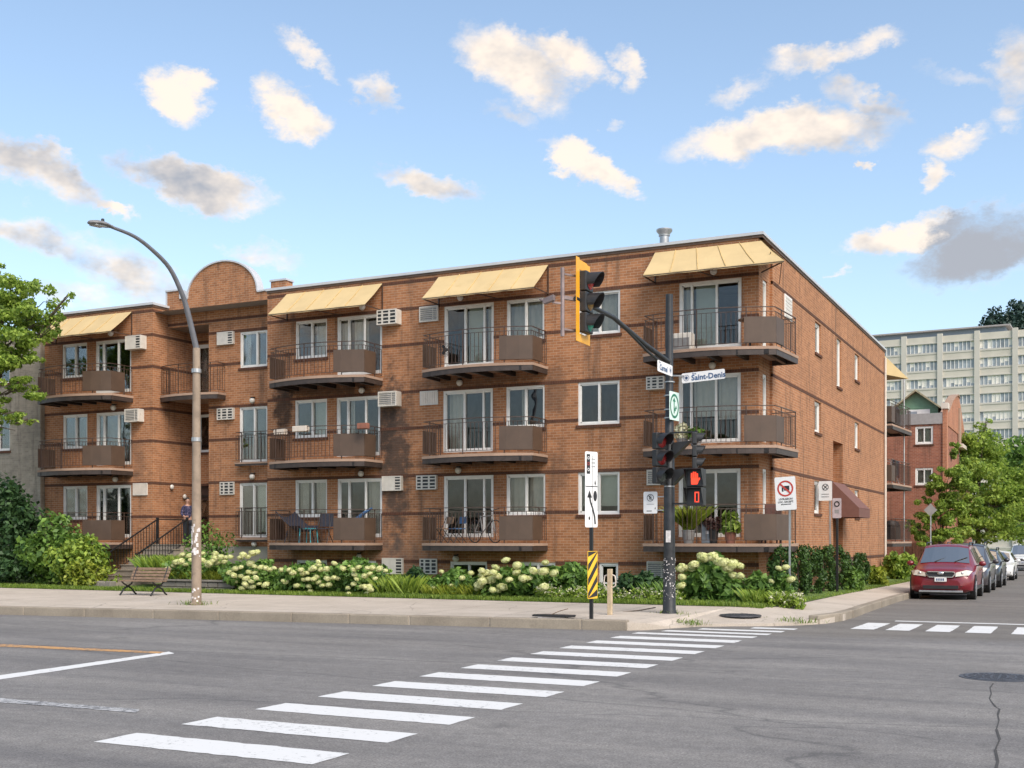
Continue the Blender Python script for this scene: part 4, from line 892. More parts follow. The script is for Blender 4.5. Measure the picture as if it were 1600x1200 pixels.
# mast arm towards the road
za, zb = zpx(566), 5.72; tipY = 17.9
ar = MB(); ar.path([(PX, PY, za), (PX, 21.4, za+.16), (PX, 19.8, zb-.02), (PX, tipY+.15, zb)], .052, 10, .038); ar.path([(PX, PY, za-.16), (PX, 21.6, za+.04), (PX, 20.4, zb-.12)], .026, 8); ar.build('mast_arm', M['pole'], TP, smooth=True)
def signal_head(par, c, nrm, lit=None, backplate=False, lens=(('sign_red_lens', (.30,.012,.02)), ('amber_lens', (.22,.11,.03)), ('green_lens', (.012,.20,.14))), s=1.0, n=3, yaw=None):
    n_ = Vector(nrm).normalized(); a = Vector((0,0,1)).cross(n_).normalized(); u = Vector((0,0,1)); c = Vector(c); q = .35*s
    hd = MB()
    for k in range(n):
        z = (1-k)*q; hd.obox(c+u*z-n_*.075*s, a*.16*s, u*(q/2-.006), n_*.065*s)
    b = hd.build('signal_head', M['blackp'], par, bevel=.02)
    if backplate:
        f = MB(); w, h, e = .315*s, .68*s, .13*s
        outer = [(-w,-h),(w,-h),(w,h-.0),(w-.09,h+.06),(-w,h+.06)]; 
        for (x0, x1, y0, y1) in ((-w,-.172*s,-h,h+.05),(.172*s,w,-h,h),(-.172*s,.172*s,-h,-.54*s),(-.172*s,.172*s,.54*s,h+.02)):
            f.obox(c-n_*.135+a*(x0+x1)/2+u*(y0+y1)/2, a*(x1-x0)/2, u*(y1-y0)/2, n_*.005)
        f.build('backplate', M['yellow'], b)
    for k in range(n):
        z = (1-k)*q; cc = c+u*z; nm, cl = lens[k]
        if lit == k: lm = emit(nm+'_lit', (1.0,.06,.03), 3.0)
        else: lm = pm(nm, cl, .25, var=.1, coat=.5)
        l = MB(); m_ = 20
        ring = lambda r, d: [cc+a*(r*math.cos(2*math.pi*i/m_))+u*(r*math.sin(2*math.pi*i/m_))+n_*d for i in range(m_)]
        r0, r1, r2 = ring(.14*s, -.005), ring(.09*s, .03), [cc+n_*.04]
        l.add(r0+r1+r2, [(i,(i+1)%m_,(i+1)%m_+m_,i+m_) for i in range(m_)]+[(m_+i, m_+(i+1)%m_, 2*m_) for i in range(m_)]); l.build('lens', lm, b, smooth=True)
        vi = MB(); R0 = .155*s                  # tunnel visor cut open below
        for i in range(15):
            g, h = R(-25+230*i/15), R(-25+230*(i+1)/15)
            ln = lambda t: .235*s*(.45+.55*math.sin(max(0, min(math.pi, (t+R(25))/R(230)*math.pi)))) 
            p = lambda t, d, r: cc+a*(r*math.cos(t))+u*(r*math.sin(t))+n_*d-u*.03*d
            vi.quad(p(g,-.01,R0), p(h,-.01,R0), p(h,ln(h),R0), p(g,ln(g),R0)); vi.quad(p(h,-.01,R0-.008), p(g,-.01,R0-.008), p(g,ln(g),R0-.008), p(h,ln(h),R0-.008)); vi.quad(p(g,ln(g),R0), p(h,ln(h),R0), p(h,ln(h),R0-.008), p(g,ln(g),R0-.008))
        vi.build('visor', M['blackp'], b, smooth=True)
    return b
SH = (PX+.15, 18.35, fz(918, 473, 18.35))
signal_head(TP, SH, (1, 0.02, 0), backplate=True)
mt = MB(); mt.tube((PX-.16, tipY-.02, SH[2]-.62), (PX-.16, tipY-.02, SH[2]+.52), .034, n=10); mt.bar((PX-.16,tipY-.02,SH[2]+.42), (PX+.05,18.3,SH[2]+.42), .03,.03); mt.bar((PX-.16,tipY-.02,SH[2]-.5), (PX+.05,18.3,SH[2]-.5), .03,.03); mt.bar((PX-.16,tipY-.02,zb), (PX,tipY+.3,zb), .06,.06)
mt.build('mounting_tube', pm('dull_grey_tube', (.25,.19,.18), .5, .3), TP, smooth=True)
cmm = MB(); cmm.obox((PX-.34, tipY-.16, SH[2]-.02), (.1,-.02,.02), (.0,.045,0), (0,0,.045)); cmm.tube((PX-.42,tipY-.14,SH[2]-.05),(PX-.54,tipY-.12,SH[2]+.02), .03, .012); cmm.bar((PX-.3,tipY-.12,SH[2]-.06),(PX-.16,tipY-.02,SH[2]-.08),.03,.03); cmm.build('detector_camera', MATS['dull_grey_tube'], TP)
# cluster on the pole
c1 = (PX-.05, PY-.30, zpx(717)); signal_head(TP, c1, (.93, -.38, 0), lens=(('dull_red_lens', (.16,.012,.012)), ('dull_red_lens', (.16,.012,.012)), ('dull_green_lens', (.05,.06,.055))))
c2 = (PX+.60, PY-.02, zpx(706)); signal_head(TP, c2, (.99, .25, 0), s=.72, lens=(('black_lens', (.02,.015,.015)),)*3)
for z in (c1[2]+.5, c1[2]-.53): MB().bar((PX,PY-.05,z), (PX-.05,PY-.36,z), .04, .03).build('bracket', M['black'], TP)
for z in (c1[2]+.53, zpx(787)): MB().bar((PX,PY-.06,z), (PX+.62,PY-.06,z), .03, .03).build('bracket', M['black'], TP)
for z in (zpx(703), zpx(745)): MB().add([(PX+.1,PY-.1,z+.14),(PX+.46,PY-.1,z+.17),(PX+.1,PY-.1,z-.17),(PX+.1,PY+.1,z+.14),(PX+.46,PY+.1,z+.17),(PX+.1,PY+.1,z-.17)], [(0,2,1),(3,4,5),(0,1,4,3),(1,2,5,4),(2,0,3,5)]).build('side_visor', M['blackp'], TP)
# pedestrian signal: lit hand above a countdown figure
pc = Vector((PX+.60, PY-.10, zpx(763))); ph = MB(); ph.obox(pc+Vector((0,0,.19)), (.18,0,0), (0,.10,0), (0,0,.18)); ph.obox(pc-Vector((0,0,.19)), (.18,0,0), (0,.10,0), (0,0,.18)); ph = ph.build('pedestrian_signal', M['blackp'], TP, bevel=.02)
FS = Face(pc+Vector((0,-.102,0)), (1,0,0), (0,0,1), ph); HL = emit('hand_red', (1.0,.05,.015), .8); DG = emit('digit_red', (1.0,.07,.03), .7)
hp = [(-.095,.07),(-.07,.07),(-.045,.155)]  # raised hand
FS.shape([(-.07,.06),(.055,.06),(.075,.10),(.075,.20),(-.075,.20),(-.075,.12)], HL, 'hand_symbol', .003)
for x, h in ((-.062,.29),(-.022,.315),(.018,.31),(.055,.28)): FS.shape([(x-.016,.19),(x+.016,.19),(x+.014,h),(x-.014,h)], HL, 'hand_symbol', .003)
FS.shape([(.07,.11),(.115,.17),(.10,.20),(.07,.17)], HL, 'hand_symbol', .003)
for (x0,x1,y0,y1) in ((.0,.02,-.29,-.10),(.072,.092,-.29,-.10),(.0,.092,-.115,-.09),(.0,.02,-.30,-.2),(.03,.092,-.30,-.28)): FS.shape([(x0,y0),(x1,y0),(x1,y1),(x0,y1)], DG, 'countdown_figure', .003)
vz = MB()
for dz in (.19, -.19): vz.box(pc.x-.185, pc.x+.185, pc.y-.28, pc.y-.10, pc.z+dz+.175, pc.z+dz+.187); vz.add([(pc.x+.18,pc.y-.1,pc.z+dz+.18),(pc.x+.18,pc.y-.28,pc.z+dz+.18),(pc.x+.18,pc.y-.1,pc.z+dz-.14)], [(0,1,2)]); vz.add([(pc.x-.18,pc.y-.1,pc.z+dz+.18),(pc.x-.18,pc.y-.28,pc.z+dz+.18),(pc.x-.18,pc.y-.1,pc.z+dz-.14)], [(0,2,1)])
vz.build('visor', M['blackp'], ph)
# street name plates
def rosette(F, x, y, r, mat):
    F.ring(x, y, r*.88, r, mat); 
    for k in range(4): g = R(45*k+22); F.line((x-r*.7*math.cos(g), y-r*.7*math.sin(g)), (x+r*.7*math.cos(g), y+r*.7*math.sin(g)), r*.12, mat)
    F.ring(x, y, r*.3, r*.42, mat)
tilt = R(3)
b, F_ = plate(TP, (PX+.72, PY-.02, zpx(591)), (math.cos(tilt),0,math.sin(tilt)), (-math.sin(tilt),0,math.cos(tilt)), .90, .20, M['sign'], 'street_name_sign')
b['label'] = 'white street name plate reading Saint-Denis'
F_.text(.11, -.015, 'Saint-Denis', .155, M['sign_blue'], .0035); F_.text(-.18, .07, 'Rue', .05, M['sign_blue'], .001); rosette(F_, -.35, 0, .062, M['sign_blue'])
MB().bar((PX,PY-.03,zpx(587)),(PX+.32,PY-.03,zpx(589)),.04,.03).build('bracket', M['galv'], TP)
b, F_ = plate(TP, (PX+.12, PY-.62, zpx(582)-.0), (0,1,0), (0,0,1), .92, .22, M['sign'], 'street_name_sign')
b['label'] = 'white street name plate reading Carmel'
F_.text(-.1, -.02, 'Carmel', .16, M['sign_blue'], .0035); F_.text(-.33, .075, 'Rue', .05, M['sign_blue'], .001); rosette(F_, .33, 0, .06, M['sign_blue'])
# straight-or-right green ring sign
b, F_ = plate(TP, (PX+.115, PY-.02, zpx(635)), (.12,.99,0), (0,0,1), .46, .58, M['sign_pale'], 'direction_sign')
F_.ring(0, 0, .165, .205, M['sign_green'], 1.22); F_.shape([(-.035,-.15),(.005,-.15),(.005,.10),(-.035,.10)], M['sign_green']); F_.shape([(-.085,.09),(.055,.09),(-.015,.18)], M['sign_green']); F_.shape([(.005,-.10),(.06,-.10),(.06,-.02),(.005,-.05)], M['sign_green']); F_.shape([(.03,-.04),(.12,-.06),(.075,.02)], M['sign_green'])
# small no-stopping plate on a bracket left of the pole
b, F_ = plate(TP, (PX-.39, PY-.05, zpx(785)), (1,.0,0), (0,0,1), .30, .45, M['sign'], 'parking_sign')
F_.ring(0, .10, .063, .075, M['ink']); F_.line((-.05,.15),(.05,.05),.012,M['ink']); F_.text(0,.10,'E',.11,M['ink'],.003); F_.shape([(-.08,-.03),(.08,-.03),(.08,-.036),(-.08,-.036)],M['ink']); F_.shape([(-.08,-.18),(.03,-.18),(.03,-.165),(-.08,-.165)],M['ink']); F_.shape([(.09,-.13),(.11,-.09),(.115,-.14)],M['ink'])
MB().bar((PX,PY-.03,zpx(776)),(PX-.25,PY-.04,zpx(776)),.03,.02).build('bracket', M['galv'], TP)
MB().bar((PX,PY-.03,zpx(797)),(PX-.25,PY-.04,zpx(797)),.03,.02).build('bracket', M['galv'], TP)

# ------------------------------------------------------------------ other posts and signs
q = gp(924, 971, .14); QD = (q[0]**2+q[1]**2)**.5; dd = q[1]/(SA*((924-800)/FPX)+CA); zq = lambda y: EYE+(HY-y)/FPX*dd
S1 = thing('sign_post', 'black kerbside post with a white lane-shift sign above yellow and black stripes', 'road sign', (q[0], q[1], .14))
MB().box(q[0]-.03, q[0]+.03, q[1]-.03, q[1]+.03, .1, zq(712)).build('post', M['black'], S1)
sa = Vector((.36,.93,0)).normalized()
b, F_ = plate(S1, (q[0]+.02, q[1]-.045, zq(765)), sa, (0,0,1), .34, zq(707)-zq(825), M['sign'], 'sign_plate')
h = (zq(707)-zq(825))/2
F_.shape([(-.16,.05),(.16,.05),(.16,.065),(-.16,.065)], M['ink']); F_.shape([(-.13,h-.42),(-.04,h-.42),(-.04,h-.05),(-.13,h-.05)], M['ink'])
for y in (h-.12, h-.34): F_.ring(-.085, y, .018, .03, M['sign'], d=.006)
F_.ring(-.085, h-.23, .022, .03, M['sign_red'], d=.006)
for i in range(3): F_.line((.0,h-.14-.07*i),(.1,h-.14-.07*i),.02,pm('sign_grey', (.3,.3,.3), .5))
F_.shape([(.08,.12),(.12,.12),(.10,.19)], M['ink']); F_.shape([(.08,.12),(.12,.12),(.10,.07)], M['ink'])
cv = [(.10,-h+.06),(.085,-h+.2),(.03,-h+.36),(-.03,-h+.48),(-.055,-h+.6)]
for p_, q_ in zip(cv, cv[1:]): F_.line(p_, q_, .04, M['ink'])
F_.shape([(-.12,-h+.56),(.01,-h+.56),(-.055,-h+.70)], M['ink']); F_.ring(.10, -.12, 0, .05, M['ink'], 2.0); F_.ring(-.06, -h+.17, 0, .022, M['ink'], 1.6)
# striped hazard marker
b, F_ = plate(S1, (q[0]+.05, q[1]-.06, zq(898)), sa, (0,0,1), .27, zq(862)-zq(936), M['mark_yellow'], 'hazard_marker', rad=.01)
h = (zq(862)-zq(936))/2; w = .125
for k in range(-3, 5):
    y = k*.27; pts = [(-w, y-.20), (w, y+.14), (w, y+.27), (-w, y-.07)]
    pts = [(x, max(-h+.01, min(h-.01, yy))) for x, yy in pts]
    if pts[2][1]-pts[1][1]+pts[3][1]-pts[0][1] > .05: F_.shape(pts, M['ink'], 'stripe')
q = gp(953, 962, .15); dd = q[1]/(SA*((953-800)/FPX)+CA); zq = lambda y: EYE+(HY-y)/FPX*dd
S2 = thing('bicycle_post', 'pale wooden post with a metal bicycle ring on the pavement', 'bicycle rack', (q[0], q[1], .15))
MB().box(q[0]-.045, q[0]+.045, q[1]-.045, q[1]+.045, .1, zq(889)).build('post', M['post_wood'], S2, bevel=.008)
rg = MB(); 
for s_ in (-1, 1): rg.path([(q[0]+s_*.05, q[1], zq(898)), (q[0]+s_*.11, q[1], zq(900)), (q[0]+s_*.125, q[1], zq(907)), (q[0]+s_*.12, q[1], zq(915)), (q[0]+s_*.05, q[1], zq(918))], .014, 6)
rg.build('ring', M['offwhite'], S2, smooth=True)
def sign_post(x, yb, zb_, ytop, label, col, wx=.04):
    q = gp(x, yb, zb_); dd = q[1]/(SA*((x-800)/FPX)+CA); zq = lambda y: EYE+(HY-y)/FPX*dd
    t = thing('sign_post', label, 'road sign', (q[0], q[1], zb_)); MB().box(q[0]-wx/2, q[0]+wx/2, q[1]-wx/2, q[1]+wx/2, zb_-.05, zq(ytop)).build('post', col, t); return t, q, zq
t, q, zq = sign_post(1234, 940, .18, 746, 'galvanised post with a large white no-trucks sign in a red circle', M['galv'])
cx_ = fx(1227.5, q[1]-.03); ht = zq(745)-zq(797); tl = R(3)
b, F_ = plate(t, (cx_, q[1]-.035, zq(771)), (math.cos(tl),0,math.sin(tl)), (-math.sin(tl),0,math.cos(tl)), .50, ht, M['sign'], 'sign_plate')
F_.ring(0, .12, .155, .195, M['sign_red'], name='red_ring'); F_.shape([(-.03,.07),(.10,.07),(.10,.185),(-.03,.185)], M['ink'], 'truck_symbol'); F_.shape([(-.085,.05),(-.045,.05),(-.045,.15),(-.085,.15)], M['ink'], 'truck_symbol'); F_.line((-.12,.235),(.12,.0), .042, M['sign_red'], .007, 'red_bar')
F_.text(0, -.135, 'LIVRAISON', .068, M['ink'], .0015); F_.text(0, -.205, 'LOC. EXCEPT.', .062, M['ink'], .0015)
for i in range(8): F_.shape([(-.12+.031*i,-.275),(-.098+.031*i,-.275),(-.098+.031*i,-.250),(-.12+.031*i,-.250)], M['ink'])
t, q, zq = sign_post(1308, 925, .15, 780, 'thin black post with a small narrow parking plate by the cedar hedge', M['black'], .06)
b, F_ = plate(t, (q[0]-.0, q[1]-.04, zq(794)), (.9,-.1,0), (0,0,1), .26, .58, pm('sign_mauve', (.50,.44,.46), .5), 'sign_plate')
F_.ring(0, .12, .05, .085, M['ink']); F_.shape([(-.06,-.15),(.06,-.15),(.06,-.05),(-.06,-.05)], pm('sign_grey', (.3,.3,.3), .5))
t, q, zq = sign_post(1297, 919.5, .13, 757, 'grey post behind the cedars with a square white no-stopping plate', M['galv'], .05)
b, F_ = plate(t, (q[0]-.14, q[1]-.04, zq(767)), (.95,-.05,0), (0,0,1), .42, .62, M['sign'], 'sign_plate')
F_.ring(0, .12, .085, .105, M['ink']); F_.line((-.07,.19),(.07,.05),.025,M['ink']); F_.line((-.07,.05),(.07,.19),.025,M['ink'])
for i in range(2): F_.shape([(-.12,-.12-.08*i),(.12,-.12-.08*i),(.12,-.09-.08*i),(-.12,-.09-.08*i)], pm('sign_grey', (.3,.3,.3), .5))
# ------------------------------------------------------------------ street lamp with a swan neck
LX, LY = gp(307, 945, .17)
LP = thing('street_lamp', 'tall street lamp with stained base and curved grey arm on the pavement', 'street lamp', (LX, LY, .17))
def arm_pt(x, y):
    v_ = LX/((CA*((x-800)/FPX)-SA)/(SA*((x-800)/FPX)+CA)); return (LX, v_, fz(x, y, v_))
zm = fz(297, 545, LY)
MB().lathe((LX,LY,.17), [(.16,0),(.16,.03),(.115,.06),(.112,1.2),(.098,zm*.6),(.085,zm-.17)], 14).build('pole', M['lamp_pole'], LP, smooth=True)
arm = [(LX, LY, zm-.01)]+[arm_pt(*p) for p in ((292.5,485),(283,455.7),(265,419),(239,391.5),(210,369.5),(175,355))]
ap = [Vector(p) for p in arm]; fine = []
for i in range(len(ap)-1):
    p0, p1, p2_, p3 = ap[max(i-1,0)], ap[i], ap[i+1], ap[min(i+2,len(ap)-1)]
    for k in range(4):
        tt = k/4; fine.append(.5*((2*p1)+(p2_-p0)*tt+(2*p0-5*p1+4*p2_-p3)*tt*tt+(3*p1-p0-3*p2_+p3)*tt**3))
fine.append(ap[-1]); MB().path(fine, .068, 12, .034).build('arm', M['lamp_arm'], LP, smooth=True)
e = ap[-1]; tip = Vector(arm_pt(139, 347)); ax = (tip-e); n_ = ax.normalized(); sd = Vector((1,0,0)); up_ = sd.cross(n_)
if up_.z < 0: up_ = -up_
lm = MB(); rings = []
for t_, w, h in ((0,.05,.045),(.12,.055,.05),(.2,.10,.06),(.45,.165,.075),(.75,.16,.07),(.93,.10,.05),(1,.03,.02)):
    c = e+ax*t_; rings += [c+sd*w*math.cos(2*math.pi*i/12)+up_*h*(math.sin(2*math.pi*i/12)*(1 if math.sin(2*math.pi*i/12) > 0 else .55)) for i in range(12)]
lm.add(rings, [(a*12+i, a*12+(i+1)%12, (a+1)*12+(i+1)%12, (a+1)*12+i) for a in range(6) for i in range(12)]+[tuple(range(11,-1,-1)), tuple(range(72,84))]); lm.build('luminaire', pm('luminaire_grey', (.19,.185,.185), .5), LP, smooth=True)
c = e+ax*.62-up_*.035; MB().obox(c, ax*.22, sd*.10, up_*.012).build('lens', pm('lamp_lens', (.5,.5,.48), .2), LP)
c = e+ax*.40+up_*.07; MB().lathe(tuple(c), [(.035,0),(.035,.05),(.025,.065)], 10).build('photocell', M['blackp'], LP)
for y in (583, 690): MB().lathe((LX,LY,fz(302,y,LY)), [(.112,0),(.112,.09)], 14).build('strap', M['galv'], LP)
sk = MB()
for i in range(34):
    g = random.uniform(-2.7, -.2); z = random.choice((random.gauss(1.72,.08), random.gauss(1.45,.09), random.gauss(1.9,.05))); s_ = random.uniform(.012, .05); c = Vector((LX+.113*math.cos(g), LY+.113*math.sin(g), z)); sk.obox(c, Vector((-math.sin(g), math.cos(g), 0))*s_*.6, Vector((0,0,s_)), Vector((math.cos(g),math.sin(g),0))*.003)
for i in range(8):
    g = random.uniform(-2.5, -.5); z = random.uniform(7.3, zm-.2) if i > 3 else random.uniform(5.2, zm-.3); r_ = .1
for i in range(12):
    g = random.uniform(-2.4, -.4); z = random.uniform(.2, .6); c = Vector((LX+.114*math.cos(g), LY+.114*math.sin(g), z)); sk.obox(c, Vector((-math.sin(g), math.cos(g), 0))*.02, Vector((0,0,.02)), Vector((math.cos(g),math.sin(g),0))*.003)
sk.build('torn_poster_scraps', M['sticker'], LP, kind='stuff')
# ------------------------------------------------------------------ bench
bq = gp(224, 929.5, .2); BN = thing('park_bench', 'weathered wooden slat bench with black iron legs on the pavement edge', 'bench', (bq[0], bq[1], .2), rot=R(0), local=True)
BN.scale = (.84,.84,.84)
W = .78
for i in range(5): MB().box(-W, W, -.28+.105*i, -.20+.105*i, .43, .465).build('seat_slat', M['wood'], BN, bevel=.006)
for i in range(4): MB().obox((0, .25+.05*i, .52+.10*i), (W,0,0), (0,.012,-.004), (0,.016,.040)).build('back_slat', M['wood'], BN, bevel=.006)
for x in (-W+.14, W-.14):
    l = MB(); l.path([(x,-.36,0),(x,-.30,.06),(x,-.17,.21),(x,-.02,.27),(x,.14,.20),(x,.27,.06),(x,.36,0)], .028, 6); l.path([(x,-.28,.42),(x,-.16,.34),(x,-.02,.275),(x,.12,.33),(x,.22,.43),(x,.30,.62),(x,.42,.90)], .024, 6); l.build('leg', M['black'], BN, smooth=True)
# ------------------------------------------------------------------ black lid dropped on the pavement
q = gp(866, 966, .15); DB = thing('broken_plastic_lid', 'broken black plastic lid lying on the pavement near the kerb', 'debris', (q[0], q[1], .16), rot=R(6), local=True)
MB().prism([(-.42,-.12),(.30,-.2),(.44,-.05),(.40,.14),(-.25,.18),(-.44,.05)], .025, .06).build('lid', M['blackp'], DB, bevel=.01)
MB().box(-.3,.25,-.12,.12,.0,.03).build('rim', M['sticker'], DB); MB().path([(-.1,.1,.05),(.05,.16,.12),(.22,.2,.17)], .008, 5).build('stick', M['wood'], DB)
q = gp(1000, 958, .15); bb = MB(); bb.path([(q[0]-.35,q[1]-.1,.17),(q[0]-.05,q[1]+.05,.2),(q[0]+.3,q[1]+.12,.27)], .012, 5); bb.path([(q[0],q[1]+.06,.2),(q[0]+.2,q[1]-.05,.25)], .008, 5)
tag(bb.build('fallen_branch', M['bark']), 'dry thin branch lying on the pavement beside the signal pole', 'branch')

# ------------------------------------------------------------------ what stands on the balconies
def plant_leaves(pts_n, c, rad, size, up=.5, seed=1, flat=.0, nrm_out=.6):
    """arrays of leaf quads spread through ellipsoids c=[(x,y,z,rx,ry,rz)]"""
    rg = np.random.default_rng(seed); vs_, fs_ = [], []
    vol = np.array([q[3]*q[4]*q[5] for q in c])**.58; vol = vol/vol.sum(); cnt = np.maximum(1, (vol*pts_n).astype(int)); V = []
    for (x, y, z, rx, ry, rz), n_ in zip(c, cnt):
        d = rg.normal(size=(n_, 3)); d /= np.linalg.norm(d, axis=1)[:, None]; r = rg.uniform(.45, 1, n_)**.6
        r *= 1+.18*np.sin(d[:,0]*7+seed)*np.cos(d[:,2]*6+d[:,1]*5)
        p = d*r[:, None]*np.array([rx, ry, rz])+np.array([x, y, z])
        nr = d*nrm_out+rg.normal(size=(n_, 3))*.55+np.array([0, 0, up]); nr /= np.linalg.norm(nr, axis=1)[:, None]
        t = np.cross(nr, rg.normal(size=(n_, 3))); t /= np.linalg.norm(t, axis=1)[:, None]+1e-9; t[:, 2] -= .25; b = np.cross(nr, t)
        s = size*rg.uniform(.6, 1.25, n_)[:, None]
        V.append(np.stack([p-t*s*.62, p+b*s*.36+nr*s*.06, p+t*s*.62-nr*s*.10, p-b*s*.36+nr*s*.06], 1))
    return np.concatenate(V)
def leaf_obj(name, V, mat, parent=None, **props):
    n_ = len(V); off = ORG[parent.name] if parent is not None else Vector((0,0,0)); P = V.reshape(-1, 3)-np.array(off)
    me = bpy.data.meshes.new(name); me.vertices.add(n_*4); me.vertices.foreach_set('co', P.astype(np.float32).ravel())
    me.loops.add(n_*4); me.loops.foreach_set('vertex_index', np.arange(n_*4, dtype=np.int32)); me.polygons.add(n_); me.polygons.foreach_set('loop_start', np.arange(0, n_*4, 4, dtype=np.int32)); me.update(); me.validate()
    me.materials.append(mat); o = bpy.data.objects.new(name, me); link(o, parent)
    for k, q in props.items(): o[k] = q
    return o
def blades(n_, region, h, mat, name, parent=None, w=.008, seed=3, lean=.5, **props):
    rg = np.random.default_rng(seed); P = np.array([region(rg) for _ in range(n_)]); g = rg.uniform(0, 2*math.pi, n_); hh = h*rg.uniform(.45, 1.15, n_)
    t = np.stack([np.cos(g), np.sin(g), np.zeros(n_)], 1); l = np.stack([-np.sin(g), np.cos(g), np.zeros(n_)], 1)*(hh*lean*rg.uniform(.1, 1, n_))[:, None]
    up = np.stack([np.zeros(n_), np.zeros(n_), hh], 1)
    V = np.stack([P-t*w, P+t*w, P+t*w*.45+l*.6+up*.75, P+l+up], 1); return leaf_obj(name, V, mat, parent, **props)
zf = [FL[i]-.17 for i in range(3)]
# wicker lounge chair and teal table
def D_at(x, v): return (fx(x, v), v)
u, v = D_at(468, VF-.6); z = zf[0]
LC = thing('lounge_chair', 'dark wicker lounge chair on the balcony with the teal table', 'chair', (u, v, z), rot=R(78), local=True)
sh = MB(); nU, nV = 10, 10; G = [(( -.38+.76*i/nU), -.45+1.1*j/nV, .36+.18*(abs(-.5+i/nU)*2)**2+(.0 if j < 5 else .052*(j-4)**1.2)) for j in range(nV+1) for i in range(nU+1)]
for j in range(nV):
    for i in range(nU): sh.quad(G[j*(nU+1)+i], G[j*(nU+1)+i+1], G[(j+1)*(nU+1)+i+1], G[(j+1)*(nU+1)+i])
s_ = sh.build('seat_shell', M['wicker'], LC); m_ = s_.modifiers.new('t', 'SOLIDIFY'); m_.thickness = .025
for x in (-.3, .3):
    for y in (-.35, .35): MB().tube((x, y, 0), (x*.8, y*.8, .38), .018).build('leg', M['wicker'], LC)
u, v = D_at(482, VF-.75)
TT = thing('side_table', 'small teal plastic table in front of the wicker chair', 'table', (u, v, z), local=True)
MB().box(-.22,.22,-.2,.2,.42,.45).build('table_top', M['teal'], TT, bevel=.008)
for x in (-.19,.19):
    for y in (-.17,.17): MB().tube((x*1.12,y*1.12,0),(x,y,.42),.016).build('leg', M['teal'], TT)
u, v = D_at(506, VF-.45)
PCh = thing('folding_chair', 'dark folding chair beside the wicker lounge chair', 'chair', (u, v, z), rot=R(10), local=True)
MB().box(-.22,.22,-.2,.2,.42,.45).build('seat', M['wicker'], PCh); MB().obox((0,.22,.7), (.22,0,0),(0,.012,0),(0,.03,.2)).build('backrest', M['wicker'], PCh)
for x in (-.2,.2): MB().tube((x,-.22,0),(x,.2,.9),.013).build('leg', M['black'], PCh); MB().tube((x,.24,0),(x,-.18,.43),.013).build('leg', M['black'], PCh)
u, v = D_at(566, VF-.5)
BK = thing('folded_parasol', 'folded blue parasol leaning behind the brown balcony panel', 'parasol', (u, v, z), rot=0, local=True)
MB().path([(-.5,0,.5),(0,.0,.85),(.35,.05,1.05)], .02, 6).build('pole', M['galv'], BK); MB().path([(-.25,0,.68),(.1,0,.92),(.33,.05,1.05)], .07, 8, .03).build('canopy', pm('blue_cloth', (.05,.11,.22), .8), BK)
# window boxes hung on the middle railing
for x, w, cl, lb in ((470, .52, M['offwhite'], 'long pale planter box hung on the middle left balcony railing'), (438, .42, M['offwhite'], 'pale planter box hung at the left return of the sooty balcony'), (567.5, .34, M['terracotta'], 'reddish planter box hung at the right of the sooty balcony')):
    vv = VF-1.30 if x > 460 and x < 500 else (VF-.75 if x < 460 else VF-1.22); uu = fx(x, vv); t = thing('planter_box', lb, 'planter', (uu, vv, zf[1]+.86), group='planter boxes on railings', local=True)
    MB().prism([(-w/2,-.09),(w/2,-.09),(w/2,.09),(-w/2,.09)], 0, .17).build('box', cl, t, bevel=.015); MB().box(-w/2+.02,w/2-.02,-.075,.075,.155,.175).build('soil', M['soil'], t)
# bicycle on the ground floor central balcony, chairs, black fan plant
def wheel_ring(mb, c, r, ax, th=.016, n=22):
    a = Vector(ax).normalized(); b = Vector((0,0,1)); pts = [Vector(c)+a*r*math.cos(2*math.pi*i/n)+b*r*math.sin(2*math.pi*i/n) for i in range(n+1)]; mb.path(pts, th, 5)
u, v = D_at(757, VF-.55); z = zf[0]
BI = thing('bicycle', 'grey bicycle parked on the ground floor central balcony', 'bicycle', (u, v, z), rot=R(-25), local=True)
for x in (-.45, .5):
    w_ = MB(); wheel_ring(w_, (x,0,.33), .32, (1,0,0)); ww = w_.build('wheel', M['rubber'], BI); sp_ = MB()
    for k in range(6): g = R(30*k); sp_.bar((x-.3*math.cos(g),0,.33-.3*math.sin(g)), (x+.3*math.cos(g),0,.33+.3*math.sin(g)), .006,.006)
    sp_.build('spokes', M['galv'], ww)
fb = MB()
for p_, q_ in (((-.45,0,.33),(-.08,0,.30)),((-.08,0,.30),(-.2,0,.8)),((-.2,0,.75),(.36,0,.78)),((-.08,0,.30),(.38,0,.68)),((-.45,0,.33),(-.18,0,.72)),((.5,0,.33),(.36,0,.85))): fb.tube(p_, q_, .018, n=6)
fb.build('frame', M['pot_grey'], BI); MB().obox((-.21,0,.84),(.12,0,0),(0,.05,0),(0,0,.025)).build('saddle', M['black'], BI, bevel=.01); MB().path([(.36,-.25,.98),(.36,-.1,.96),(.36,0,.9),(.36,.1,.96),(.36,.25,.98)], .014, 6).build('handlebar', M['black'], BI)
for x, lb in ((694, 'small dark folding chair behind the left panel of the central ground floor balcony'), (714, 'folding chair with blue seat on the central ground floor balcony')):
    u, v = D_at(x, VF-.6); t = thing('folding_chair', lb, 'chair', (u, v, z), rot=R(-30), local=True)
    MB().box(-.19,.19,-.18,.18,.40,.43).build('seat', MATS['blue_cloth'] if 'blue' in lb else M['wood'], t); MB().obox((0,.2,.66),(.19,0,0),(0,.012,0),(0,.02,.1)).build('backrest', MATS['blue_cloth'] if 'blue' in lb else M['wood'], t)
    for s_ in (-.17,.17): MB().tube((s_,-.2,0),(s_,.2,.78),.011).build('leg', M['black'], t); MB().tube((s_,.22,0),(s_,-.16,.41),.011).build('leg', M['black'], t)
